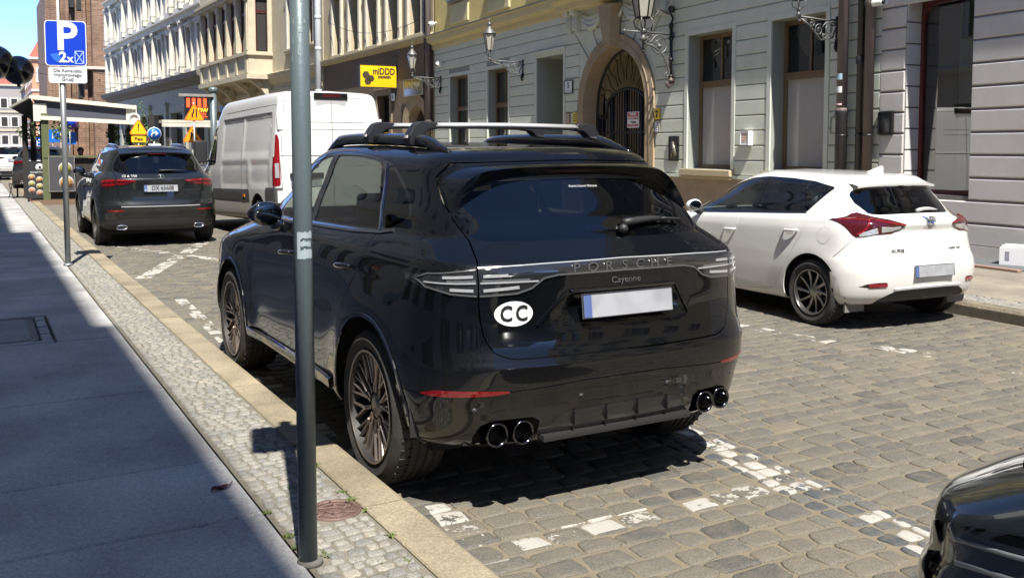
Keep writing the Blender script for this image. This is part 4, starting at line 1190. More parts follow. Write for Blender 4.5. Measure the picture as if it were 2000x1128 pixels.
# ---- far houses ---------------------------------------------------------------------------------------
M_coral = mat("coral_render", (.60, .29, .17), .85, var=.2, vscale=.4, vcol=(.52, .26, .16))
M_tile = mat("red_roof_tile", (.33, .10, .06), .8, var=.5, vscale=2, vcol=(.22, .08, .05))
M_whitew = mat("white_house_wall", (.62, .6, .55), .85, var=.3, vscale=.6)
def far_house(name, x0, x1, y0, y1, hgt, roof_h, mw, mr, label, rows_, cols_, zs, mt=None):
 e = empty(name, (x0, y0, 0), 0, label, "house")
 w, d = x1 - x0, y1 - y0
 b = MB(); b.box(0, w, 0, d, 0, hgt); b.build("wall", mw, e)
 b = MB(); b.add([(-.3, -.3, hgt), (w + .3, -.3, hgt), (w + .3, d + .3, hgt), (-.3, d + .3, hgt), (w * .3, d * .5, hgt + roof_h), (w * .7, d * .5, hgt + roof_h)], [(0, 1, 5, 4), (2, 3, 4, 5), (1, 2, 5), (3, 0, 4), (0, 3, 2, 1)]); b.build("roof", mr, e)
 b = MB(); b.box(-.35, w + .35, -.35, d + .35, hgt - .35, hgt - .02); b.build("eaves", mt or M_cream, e)
 wm = MB(); fr_ = MB()
 for z in zs:
  for k in range(cols_):
   cx = w * (k + .5) / cols_
   f = MB(); f.box(cx - .75, cx + .75, -.1, .02, z - .15, z + 1.95); fo = f.build("window", M_whitew, e)
   f = MB(); f.box(cx - .5, cx + .5, -.13, -.08, z + .05, z + 1.75); f.build("pane", M_dark, fo)
  for k in range(rows_):
   cy_ = d * (k + .5) / rows_
   f = MB(); f.box(-.1, .02, cy_ - .75, cy_ + .75, z - .15, z + 1.95); fo = f.build("window", M_whitew, e)
   f = MB(); f.box(-.13, -.08, cy_ - .5, cy_ + .5, z + .05, z + 1.75); f.build("pane", M_dark, fo)
 for z in zs[:-1]:
  f = MB(); f.box(-.15, w + .15, -.15, d + .15, z + 2.6, z + 2.9); f.build("string_course", mt or M_cream, e)
 return e
far_house("coral_house", 7.3, 15, 150, 172, 14.6, 5, M_coral, M_tile, "coral pink house with red tiled roof beside the brick church", 5, 3, (3, 7.2, 11.2), M_whitew)
far_house("red_brick_house", 7.9, 12, 180, 200, 12.5, 3, mat("dull_red", (.3, .13, .1), .9), M_tile, "dull red house beyond the coral one", 4, 2, (3, 7, 11))
far_house("grey_house", 4.2, 9.4, 205, 240, 14.0, 3, mat("far_grey", (.33, .3, .27), .9), M_tile, "grey many windowed house at the far end of the street", 6, 3, (2.5, 6, 9.5))
far_house("pale_house", -16, -2, 210, 240, 15, 4, M_whitew, M_tile, "pale house closing the street at far left", 4, 4, (3, 7, 11))
# ---- left side of the street (casts the pavement's shade; seen in the cars' paint) -----------------------
LX = -2.35
M_lft = mat("plaster_left", (.70, .68, .62), .9, var=.4, vscale=.9, vcol=(.58, .55, .49))  # plain pale plaster tone with random variation
M_lft2 = mat("pale_plaster_left", (.74, .71, .64), .9, var=.4, vscale=.9, vcol=(.62, .58, .5))
def left_house(name, y0, y1, hgt, mw, label, lx=LX, dormers=()):
 e = empty(name, (lx, y1, 0), -PI / 2, label, "house")      # +x = towards the camera, +y = out to the street
 L_ = y1 - y0
 ops = []
 nW = int(L_ // 2.7)
 for k in range(nW):
  c_ = L_ * (k + .5) / nW
  ops.append((c_ - .85, c_ + .85, .7, 3.3, .3))
  for z in (5.6, 9.4, 13.2, 16.8):
   if z + 2.2 < hgt: ops.append((c_ - .6, c_ + .6, z, z + 2.1, .25))
 wall_mesh(e, 0, L_, .1, hgt, ops, mw)
 b = MB(); b.add([(0, 0, .1), (0, -12, .1), (0, -12, hgt), (0, 0, hgt)], [(0, 1, 2, 3)]); b.add([(L_, 0, .1), (L_, -12, .1), (L_, -12, hgt), (L_, 0, hgt)], [(0, 1, 2, 3)]); b.add([(0, -12, .1), (L_, -12, .1), (L_, -12, hgt), (0, -12, hgt)], [(0, 1, 2, 3)])
 b.add([(0, .0, hgt), (L_, .0, hgt), (L_, -6, hgt + 2.5), (0, -6, hgt + 2.5), (0, -12, hgt), (L_, -12, hgt)], [(0, 1, 2, 3), (3, 2, 5, 4)])
 b.build("shell", mw, e)
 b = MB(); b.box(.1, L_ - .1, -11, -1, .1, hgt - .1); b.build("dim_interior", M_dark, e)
 for o in ops: window(e, o[0], o[1], o[2], o[3], -.2, M_darkframe if o[2] < 1 else MATS["white_window"], fw=.09, transom=o[2] + (o[3] - o[2]) * .7, mull=1)
 molding(e, 0, L_, [(0, 4.3), (.15, 4.4), (.2, 4.6), (0, 4.7)], mw)
 molding(e, 0, L_, [(0, hgt - .5), (.25, hgt - .4), (.55, hgt - .05), (.55, hgt + .02), (0, hgt + .1)], mw, "eaves_cornice")
 for d0, d1, hh in dormers:
  b = MB(); b.box(y1 - d1, y1 - d0, -2.5, .4, hgt, hgt + hh); b.build("gable", mw, e)
 return e
far_house("cream_house", -7, 17, -85, -60, 15, 4, M_cream, M_tile, "cream house closing the street behind the viewpoint", 3, 6, (2, 6, 10))
left_house("plaster_house", -28, -2.6, 19.3, M_lft2, "pale plaster house behind the near pavement", dormers=((-7.2, -4.2, .9),))
left_house("corner_house", -2.6, 9.0, 18.5, M_lft, "grey plaster house shading the near pavement", dormers=((-1.6, .6, .6),))
left_house("tall_house", 9.0, 40, 16.9, M_lft2, "pale house further along the near pavement", lx=-2.45)
left_house("far_left_house", 40, 75, 17, M_lft, "grey house far along the near pavement", lx=-2.6)
# ------------------------------------------------------------------ car body tools
def pchip(xs, ys, x):
 """monotone cubic through (xs, ys[...,k]) evaluated at x (numpy)"""
 xs = np.asarray(xs, float); ys = np.asarray(ys, float)
 h_ = np.diff(xs); d = np.diff(ys, axis=0) / h_.reshape(-1, *([1] * (ys.ndim - 1)))
 m = np.zeros_like(ys)
 for k in range(1, len(xs) - 1):
  a, b = d[k - 1], d[k]
  ok = a * b > 0
  w1, w2 = 2 * h_[k] + h_[k - 1], h_[k] + 2 * h_[k - 1]
  with np.errstate(divide='ignore', invalid='ignore'):
   hm = (w1 + w2) / (w1 / a + w2 / b)
  m[k] = np.where(ok, np.nan_to_num(hm), 0)
 m[0] = d[0]; m[-1] = d[-1]
 x = np.clip(np.asarray(x, float), xs[0], xs[-1])
 i = np.clip(np.searchsorted(xs, x, 'right') - 1, 0, len(xs) - 2)
 t = ((x - xs[i]) / h_[i]); sh = x.shape + (1,) * (ys.ndim - 1)
 t = t.reshape(sh); hh = h_[i].reshape(sh)
 return ((1 + 2 * t) * (1 - t) ** 2) * ys[i] + t * (1 - t) ** 2 * hh * m[i] + t * t * (3 - 2 * t) * ys[i + 1] + t * t * (t - 1) * hh * m[i + 1]
def shell(spec, nr=30, ns=64, nf=18, K=6, flip=1):
 Yw, Yz = spec["Yw"], spec["Yz"]
 P = np.array([list(r[0]) + list(r[1]) + list(r[2]) + list(r[3]) for r in spec["rows"]])
 t = np.linspace(0, len(P) - 1, (len(P) - 1) * K + 1)
 Q = pchip(np.arange(len(P)), P, t)
 nw = len(Yw); grid = []
 for q in Q:
  yr, Dr, pr, yf, Df, pf = q[:6]; w = q[6:6 + nw]; z = q[6 + nw:]
  wy = lambda y: pchip(Yw, w, y)
  a = np.linspace(0, PI / 2, 160); e = 2 / pr
  W0 = float(wy(np.array([yr + Dr]))[0])
  xr = W0 * np.sin(a) ** e; yy = yr + Dr * (1 - np.cos(a) ** e)
  W1 = float(wy(np.array([yf - Df]))[0]); e = 2 / pf
  xf = W1 * np.cos(a) ** e; yf_ = yf - Df * (1 - np.sin(a) ** e)
  def rs(x, y, n):
   s = np.concatenate([[0], np.cumsum(np.hypot(np.diff(x), np.diff(y)))])
   u = np.linspace(0, s[-1], n); return np.interp(u, s, x), np.interp(u, s, y)
  x1, y1 = rs(xr, yy, nr); x3, y3 = rs(xf, yf_, nf)
  y2 = np.linspace(yr + Dr, yf - Df, ns); x2 = wy(y2)
  X = np.concatenate([x1[:-1], x2, x3[1:]]); Y = np.concatenate([y1[:-1], y2, y3[1:]])
  for _ in range(3):
   X[1:-1] = X[1:-1] * .5 + .25 * (X[2:] + X[:-2]); X[0] = 0; X[-1] = 0
  Z = pchip(Yz, z, Y)
  grid.append(np.stack([X, Y, Z], 1))
 G = np.array(grid)
 for (yc, zc, r, amp, s_) in spec.get("flares", ()):
  rho = np.hypot(G[..., 1] - yc, G[..., 2] - zc)
  g = amp * np.exp(-((rho - r) / s_) ** 2) * np.clip((G[..., 0] - .45) / .25, 0, 1) * (G[..., 2] < spec.get("flare_top", 1.1))
  G[..., 0] += g
 for fn in spec.get("mods", ()): G = fn(G)
 G[..., 0] *= -1
 return G
def grid_bm(G):
 nv, nu = G.shape[:2]
 bm = bmesh.new()
 V = [[bm.verts.new(G[j, i]) for i in range(nu)] for j in range(nv)]
 for j in range(nv - 1):
  for i in range(nu - 1):
   a, b, c, d = V[j][i], V[j][i + 1], V[j + 1][i + 1], V[j + 1][i]
   if (a.co - d.co).length < 1e-6 and (b.co - c.co).length < 1e-6: continue
   if (a.co - d.co).length < 1e-6: bm.faces.new((a, b, c))
   elif (b.co - c.co).length < 1e-6: bm.faces.new((a, b, d))
   else: bm.faces.new((a, b, c, d))
 bm.normal_update()
 bm.faces.layers.int.new("rid")
 # outward test: left side normals point to -x
 s = sum(f.normal.x * f.calc_area() for f in bm.faces if f.calc_center_median().x < -.5)
 if s > 0:
  bmesh.ops.reverse_faces(bm, faces=bm.faces[:])
 bm.normal_update()
 return bm
def sd_poly(P, poly, r=0.0):
 """signed distance of 2D points to polygon (negative inside)"""
 P = np.asarray(P, float); poly = np.asarray(poly, float)
 n = len(poly); d = np.full(len(P), 1e9); s = np.ones(len(P))
 for i in range(n):
  a, b = poly[i], poly[i - 1]
  e = b - a; w = P - a
  t = np.clip((w @ e) / max(e @ e, 1e-12), 0, 1)
  q = w - t[:, None] * e
  d = np.minimum(d, (q * q).sum(1))
  c1 = P[:, 1] >= a[1]; c2 = P[:, 1] < b[1]; c3 = e[0] * w[:, 1] > e[1] * w[:, 0]
  fl = (c1 & c2 & c3) | (~c1 & ~c2 & ~c3)
  s = np.where(fl, -s, s)
 return s * np.sqrt(d) - r
def smooth_poly(poly, n=4, closed=True):
 """Catmull-Rom through the points"""
 P = [Vector((*p, 0)) if len(p) == 2 else Vector(p) for p in poly]; out = []; m = len(P)
 for i in range(m if closed else m - 1):
  p0, p1, p2, p3 = P[(i - 1) % m] if closed or i else P[0], P[i], P[(i + 1) % m], P[(i + 2) % m] if closed or i + 2 < m else P[-1]
  for k in range(n):
   t = k / n
   q = .5 * ((2 * p1) + (p2 - p0) * t + (2 * p0 - 5 * p1 + 4 * p2 - p3) * t * t + (3 * p1 - p0 - 3 * p2 + p3) * t ** 3)
   out.append((q.x, q.y))
 if not closed: out.append((P[-1].x, P[-1].y))
 return out
def cut(bm, fn):
 bm.verts.ensure_lookup_table(); bm.verts.index_update()
 co = np.array([v.co[:] for v in bm.verts])
 d = fn(co)
 d[np.abs(d) < 2e-4] = 0
 D = {v: d[i] for i, v in enumerate(bm.verts)}
 es = [e for e in bm.edges if D[e.verts[0]] * D[e.verts[1]] < 0]
 fs = set()
 for e in es:
  for f in e.link_faces: fs.add(f)
 for e in es:
  a, b = e.verts; da, db = D[a], D[b]
  ne, nv = bmesh.utils.edge_split(e, a, da / (da - db)); D[nv] = 0.0
 for f in list(fs):
  z = [v for v in f.verts if D[v] == 0.0]
  if len(z) < 2: continue
  vs = list(f.verts)
  pairs = []
  for i in range(len(z)):
   for j in range(i + 1, len(z)):
    ia, ib = vs.index(z[i]), vs.index(z[j])
    if (ia - ib) % len(vs) in (1, len(vs) - 1): continue
    lo, hi = min(ia, ib), max(ia, ib)
    s1 = [D[v] for v in vs[lo + 1:hi]]; s2 = [D[v] for v in vs[hi + 1:] + vs[:lo]]
    if s1 and s2 and max(s1, key=abs) * max(s2, key=abs) < 0: pairs.append((z[i], z[j]))
  if pairs:
   try: bmesh.utils.face_split(f, *pairs[0])
   except Exception: pass
 return D
def region(bm, fn, rid, only=None, cond=None):
 """faces where fn<0 get region id rid (only overwriting ids in `only`)"""
 D = cut(bm, fn)
 L = bm.faces.layers.int["rid"]
 for f in bm.faces:
  if only is not None and f[L] not in only: continue
  m = sum(D.get(v, 0) for v in f.verts)
  if m < 0 and (cond is None or cond(f)): f[L] = rid
def side_fn(poly, r=0.0, xmax=-.3):
 """polygon in (y,z), applied to the flank"""
 def fn(co):
  d = sd_poly(co[:, 1:3], poly, r)
  return d
 return fn
def rear_fn(poly, r=0.0):
 """polygon in (|x|,z) seen from behind"""
 def fn(co):
  return sd_poly(np.stack([-co[:, 0], co[:, 2]], 1), poly, r)
 return fn
def piece(bm, ids, name, m, parent, side='both', wall=.012, off=0.0, join=True, smooth=True, normals=True):
 """extract faces with region ids -> mesh object(s); both: mirrored copy joined into one object, pair: two objects"""
 L = bm.faces.layers.int["rid"]
 fs = [f for f in bm.faces if f[L] in ids]
 if not fs: return None
 vid = {}; V = []; Nn = []; F = []
 for f in fs:
  idx = []
  for v in f.verts:
   if v not in vid:
    vid[v] = len(V); V.append(v.co + v.normal * off); Nn.append(v.normal.copy())
   idx.append(vid[v])
  F.append(tuple(idx))
 if wall:
  sel = set(fs)
  for f in fs:
   for l in f.loops:
    e = l.edge
    if sum(1 for g in e.link_faces if g in sel) == 1 and not (abs(e.verts[0].co.x) < 1e-4 and abs(e.verts[1].co.x) < 1e-4):
     a, b = l.vert, l.link_loop_next.vert
     pa, pb = V[vid[a]], V[vid[b]]
     k = len(V)
     t = (pb - pa); nn = f.normal.cross(t); nn = -nn.normalized() if nn.length > 1e-9 else Vector((0, 0, 1))
     V += [pa.copy(), pb.copy(), pb - b.normal * wall, pa - a.normal * wall]; Nn += [nn] * 4
     F.append((k + 1, k, k + 3, k + 2))
 def make(sgn, both):
  VV = [tuple(v) for v in V]; NN = [tuple(n) for n in Nn]; FF = list(F)
  if sgn < 0:
   VV = [(-x, y, z) for x, y, z in VV]; NN = [(-x, y, z) for x, y, z in NN]; FF = [tuple(reversed(f)) for f in FF]
  if both:
   b = len(VV)
   VV += [(-x, y, z) for x, y, z in VV[:b]]; NN += [(-x, y, z) for x, y, z in NN[:b]]; FF += [tuple(b + i for i in reversed(f)) for f in FF]
  me = bpy.data.meshes.new(name); me.from_pydata(VV, [], FF)
  me.polygons.foreach_set("use_smooth", [True] * len(FF))
  if normals: me.normals_split_custom_set_from_vertices(NN)
  return link(name, me, parent, m)
 if side == 'both': return make(1, True)
 if side == 'left': return make(1, False)
 if side == 'right': return make(-1, False)
 return [make(1, False), make(-1, False)]
def surf_sampler(bm):
 from mathutils.bvhtree import BVHTree
 t = BVHTree.FromBMesh(bm)
 def side(y, z, x=-1):            # point on the left flank
  h_ = t.ray_cast(Vector((-3, y, z)), Vector((1, 0, 0)))
  return (h_[0], h_[1]) if h_[0] else (None, None)
 def rear(x, z):
  h_ = t.ray_cast(Vector((-abs(x), -4, z)), Vector((0, 1, 0)))
  if not h_[0]: return (None, None)
  p, n = h_[0].copy(), h_[1].copy()
  if x > 0: p.x *= -1; n.x *= -1
  return p, n
 def top(x, y):
  h_ = t.ray_cast(Vector((-abs(x), y, 4)), Vector((0, 0, -1)))
  if not h_[0]: return (None, None)
  p, n = h_[0].copy(), h_[1].copy()
  if x > 0: p.x *= -1; n.x *= -1
  return p, n
 return side, rear, top, t
def paint(name, col, rough=.25, metal=0.0, flake=0.0, coat=1.0, spec=.5):
 m = bpy.data.materials.new(name); m.use_nodes = True; nt = m.node_tree; N = nt.nodes; L = nt.links; p = N["Principled BSDF"]
 p.inputs["Base Color"].default_value = (*col, 1); p.inputs["Roughness"].default_value = rough; p.inputs["Metallic"].default_value = metal
 p.inputs["Coat Weight"].default_value = coat; p.inputs["Coat Roughness"].default_value = .018; p.inputs["Specular IOR Level"].default_value = spec
 # road dust low down, by height on the car
 tc = N.new("ShaderNodeTexCoord"); sp = N.new("ShaderNodeSeparateXYZ"); L.new(tc.outputs["Object"], sp.inputs[0])
 n = N.new("ShaderNodeTexNoise"); n.inputs["Scale"].default_value = 5; n.inputs["Detail"].default_value = 8; L.new(tc.outputs["Object"], n.inputs[0])
 r = N.new("ShaderNodeMapRange"); r.inputs[1].default_value = .75; r.inputs[2].default_value = .2; r.inputs[3].default_value = 0; r.inputs[4].default_value = .16
 L.new(sp.outputs[2], r.inputs[0])
 ml = N.new("ShaderNodeMath"); ml.operation = 'MULTIPLY'; L.new(r.outputs[0], ml.inputs[0]); L.new(n.outputs[0], ml.inputs[1])
 mx = N.new("ShaderNodeMix"); mx.data_type = 'RGBA'; L.new(ml.outputs[0], mx.inputs[0]); mx.inputs[6].default_value = (*col, 1); mx.inputs[7].default_value = (.30, .26, .2, 1)
 L.new(mx.outputs[2], p.inputs["Base Color"])
 MATS[name] = m
 return m
M_tyre = mat("tyre_rubber", (.022, .021, .02), .75, var=.5, vscale=14, vcol=(.06, .055, .048), bump=.3, bscale=90)
M_chrome = mat("chrome", (.75, .75, .76), .08, metal=1)
M_satin = mat("satin_aluminium", (.60, .60, .60), .38, metal=.55)
M_plastic = mat("black_plastic", (.02, .02, .021), .5, bump=.15, bscale=300)
M_gloss = mat("gloss_black", (.006, .006, .007), .06, coat=1)
M_under = mat("underbody", (.012, .012, .012), .9)
M_redl = mat("red_lens", (.20, .004, .008), .08, coat=1)
M_redd = mat("dark_red_lens", (.06, .003, .005), .06, coat=1)
M_clear = mat("clear_lens", (.55, .56, .57), .12, metal=.5, coat=1)
M_lampd = mat("smoked_lens", (.018, .019, .021), .05, coat=1)
M_led = mat("led_bar_off", (.42, .43, .44), .2, metal=.3, coat=1)
M_carg = glass_mat("tinted_glass", (.115, .12, .125), boost=.035)
M_carg2 = glass_mat("front_side_glass", (.34, .38, .36), boost=.03)
M_seat = mat("seat_leather", (.02, .02, .022), .5)
M_plate = mat("plate_white", (.34, .35, .37), .4, var=.55, vscale=9, vcol=(.20, .205, .22), detail=1)
M_pblue = mat("plate_blue", (.08, .12, .28), .4)
def wheel(parent, loc, R_, width, rim_r, m_rim, style, name="wheel", sgn=-1, proto=None, n_spk=10):
 """wheel on the left (sgn=-1) or right; parts: tyre, rim"""
 if proto is not None:
  objs = []
  for ch in kids(proto["_e"]): pass
 e = bpy.data.objects.new(name, None)
 return e
def build_wheel(parent, loc, R_, width, rim_r, m_rim, style, sgn=-1):
 # axis = x, outer face towards sgn
 t = MB(); w = width / 2; s = sgn
 prof = [(rim_r - .012, s * (w - .03)), (rim_r + .004, s * (w - .012)), (rim_r + .02, s * (w - .006)), ((rim_r + R_) / 2, s * (w + .004)), (R_ - .022, s * (w - .008)), (R_ - .006, s * (w - .03)), (R_, s * (w - .055))]
 ng = 4
 xs = [s * (w - .055 - (2 * w - .11) * k / 40) for k in range(41)]
 for k, x in enumerate(xs[1:-1]):
  g = any(abs(x - s * (-w + .055 + (2 * w - .11) * (q + .5) / ng)) < .006 for q in range(ng))
  prof.append((R_ - (.009 if g else 0.0), x))
 prof += [(R_, -s * (w - .055)), (R_ - .02, -s * (w - .01)), (rim_r, -s * (w - .02))]
 t.lathe(prof, 56, (0, 0, 0), 'x', cap=False)
 # lateral tread cuts on the outer shoulder
 for k in range(46):
  a = 2 * PI * k / 46
  i0 = len(t.v)
  t.box(s * (w - .10) if s > 0 else s * (w - .028), s * (w - .028) if s > 0 else s * (w - .10), -.004, .004, R_ - .012, R_ + .0012)
  Mx = Matrix.Rotation(a, 4, 'X')
  t.xform(Mx, i0)
 tyre = t.build("wheel", M_tyre, parent); tyre.location = loc
 tyre.data.set_sharp_from_angle(angle=R(35))
 # rim as child
 r = MB()
 f = w - .016
 r.lathe([(rim_r, s * (w - .012)), (rim_r - .004, s * (w - .004)), (rim_r - .016, s * (w - .006)), (rim_r - .024, s * (w - .03)), (rim_r - .035, s * (w - .11)), (rim_r - .045, -s * (w - .03)), (rim_r, -s * (w - .02))], 56, (0, 0, 0), 'x', cap=False)
 r.build("rim_barrel", mat("barrel_dark", (.02, .018, .017), .6), tyre).data.set_sharp_from_angle(angle=R(35)); r = MB()
 r.lathe([(rim_r - .001, s * (w - .011)), (rim_r - .005, s * (w - .003)), (rim_r - .014, s * (w - .004)), (rim_r - .018, s * (w - .012))], 56, (0, 0, 0), 'x', cap=False)
 hub_x = s * (f - .028)
 r.lathe([(.0, hub_x + s * .004), (.045, hub_x + s * .004), (.062, hub_x - s * .004), (.085, hub_x - s * .02), (.085, hub_x - s * .08)], 24, (0, 0, 0), 'x', cap=False)
 def spoke(a0, r0, a1, r1, w0, w1, th=.028, d0=.012, d1=.0, cup=.012):
  """bar from (angle a0, radius r0) to (a1, r1)"""
  n = 5; prev = None
  p0 = Vector((0, math.cos(a0) * r0, math.sin(a0) * r0)); p1 = Vector((0, math.cos(a1) * r1, math.sin(a1) * r1))
  dr = (p1 - p0).normalized(); sd = Vector((1, 0, 0)).cross(dr)
  vs = []
  for k in range(n + 1):
   u = k / n; c = p0.lerp(p1, u); ww = (w0 + (w1 - w0) * u) / 2
   x = s * (f - d0 - (d1 - d0) * u - cup * 4 * u * (1 - u))
   for q, dx in ((-1, -th), (-1, -.004), (-.6, 0), (.6, 0), (1, -.004), (1, -th)):
    v = c + sd * ww * q; vs.append((x + s * dx, v.y, v.z))
  fs = [(k * 6 + q, k * 6 + q + 1, (k + 1) * 6 + q + 1, (k + 1) * 6 + q) for k in range(n) for q in range(5)]
  fs += [(0, 1, 2, 3, 4, 5), tuple(n * 6 + q for q in range(5, -1, -1))]
  r.add(vs, fs)
 ro = rim_r - .012
 if style == 'mesh':
  for k in range(5):
   a = 2 * PI * k / 5 + PI / 2; h5 = PI / 5
   for sg in (-1, 1):
    spoke(a + sg * .16, .07, a + sg * .10, ro, .018, .011, d0=.024, d1=.004, cup=.006)
    spoke(a + sg * .13, ro * .42, a + sg * .27, ro, .013, .010, d0=.016, d1=.004, cup=.003)
    spoke(a + sg * h5, .07, a + sg * h5, ro * .5, .022, .02, d0=.024, d1=.014, cup=.003)
    spoke(a + sg * h5, ro * .48, a + sg * (h5 - .15), ro, .015, .011, d0=.014, d1=.004, cup=.003)
 elif style == 'turbine':
  for k in range(10):
   a = 2 * PI * k / 10 + .35
   spoke(a, .05, a + .34, ro, .022, .034 if k % 2 else .022, d0=.02, d1=.006, th=.03)
 elif style == 'five':
  for k in range(5):
   a = 2 * PI * k / 5 + PI / 2
   for sg in (-1, 1): spoke(a + sg * .2, .06, a + sg * .14, ro, .04, .035, d0=.02, d1=.004, th=.03)
 else:
  r.lathe([(.06, hub_x), (ro, s * (f - .02)), (ro, s * (f - .03))], 30, (0, 0, 0), 'x')
  for k in range(10):
   a = 2 * PI * k / 10; spoke(a, .08, a, ro, .05, .06, d0=.0, d1=.0, cup=0, th=.02)
 rim = r.build("rim", m_rim, tyre); rim.data.set_sharp_from_angle(angle=R(35))
 b = MB(); b.lathe([(.17, s * (w - .11)), (.17, s * (w - .13)), (.06, s * (w - .13))], 30, (0, 0, 0), 'x'); b.lathe([(rim_r - .04, s * (w - .17)), (.01, s * (w - .17))], 30, (0, 0, 0), 'x'); b.build("brake_disc", mat("brake_disc", (.09, .085, .08), .5, metal=.6), tyre)
 b = MB()
 for k in range(5):
  a = 2 * PI * k / 5 + .3; b.lathe([(.011, hub_x - s * .01), (.011, hub_x + s * .0), (.0, hub_x + s * .002)], 8, (0, .058 * math.cos(a), .058 * math.sin(a)), 'x')
 b.build("wheel_bolt", M_plastic, tyre)
 return tyre
def copy_wheel(src, parent, loc, flip=False):
 c = copy_tree(src, parent)
 c.location = loc
 if flip: c.rotation_euler = (0, 0, PI)
 return c
def interior(parent, sw, y_front, y_rear, zf, zt, x_half):
 b = MB(); b.box(-x_half, x_half, y_rear, y_front, zf - .05, zf); b.build("cabin_floor", M_under, parent)
 for x in (-.38, .38):
  b = MB(); y = sw
  b.box(x - .24, x + .24, y - .05, y + .5, zf + .25, zf + .42)
  M0 = len(b.v); b.box(x - .24, x + .24, -.07, .07, 0, zt - zf - .50); b.xform(Matrix.Translation((0, y, zf + .36)) @ Matrix.Rotation(R(14), 4, 'X'), M0)
  M0 = len(b.v); b.box(x - .13, x + .13, -.05, .05, 0, .2); b.xform(Matrix.Translation((0, y - .19, zt - .20)) @ Matrix.Rotation(R(10), 4, 'X'), M0)
  b.build("front_seat", M_seat, parent, bevel=.04, seg=3)
 b = MB(); M0 = len(b.v); b.box(-x_half + .12, x_half - .12, -.08, .08, 0, zt - zf - .7); b.xform(Matrix.Translation((0, sw - 1.0, zf + .3)) @ Matrix.Rotation(R(18), 4, 'X'), M0)
 for x in (-.42, 0, .42):
  M0 = len(b.v); b.box(x - .12, x + .12, -.04, .04, 0, .16); b.xform(Matrix.Translation((0, sw - 1.17, zt - .38)) @ Matrix.Rotation(R(10), 4, 'X'), M0)
 b.build("rear_bench", M_seat, parent, bevel=.03, seg=2)
 b = MB(); b.tube([(-.38 + .17 * math.cos(2 * PI * k / 20), sw + .72 + .03 * math.sin(2 * PI * k / 20), zf + .52 + .17 * math.sin(2 * PI * k / 20)) for k in range(21)], .016, 6); b.build("steering_wheel", M_plastic, parent)
 b = MB(); b.box(-x_half + .1, x_half - .1, sw + .85, sw + 1.25, zf + .3, zf + .62); b.build("dashboard", M_plastic, parent, bevel=.05, seg=2)
def number_plate(parent, M, body=None, w=.52, h=.114):
 """plate in local xy facing +z, placed by M"""
 b = MB(); b.box(-w / 2, w / 2, -h / 2, h / 2, -.004, .004); me = b.mesh("number_plate"); me.transform(M); pl = link("number_plate", me, parent, M_plate)
 b = MB(); b.box(-w / 2 + .006, -w / 2 + .048, -h / 2 + .006, h / 2 - .006, .004, .0055); me = b.mesh("blue_band"); me.transform(M); link("blue_band", me, pl, M_pblue)
 b = MB()
 for q in ((-w / 2, w / 2, h / 2 - .004, h / 2), (-w / 2, w / 2, -h / 2, -h / 2 + .004), (-w / 2, -w / 2 + .004, -h / 2, h / 2), (w / 2 - .004, w / 2, -h / 2, h / 2)): b.box(q[0], q[1], q[2], q[3], .004, .006)
 me = b.mesh("plate_rim"); me.transform(M); link("plate_rim", me, pl, M_black)
 if body:
  text("characters", body, .098, M_black, pl, M @ Matrix.Translation((.025, 0, .006)), font_bold=.0015, squash=.82)
  text("country", "PL", .028, M_wp, pl, M @ Matrix.Translation((-w / 2 + .027, -.032, .007)))
 return pl
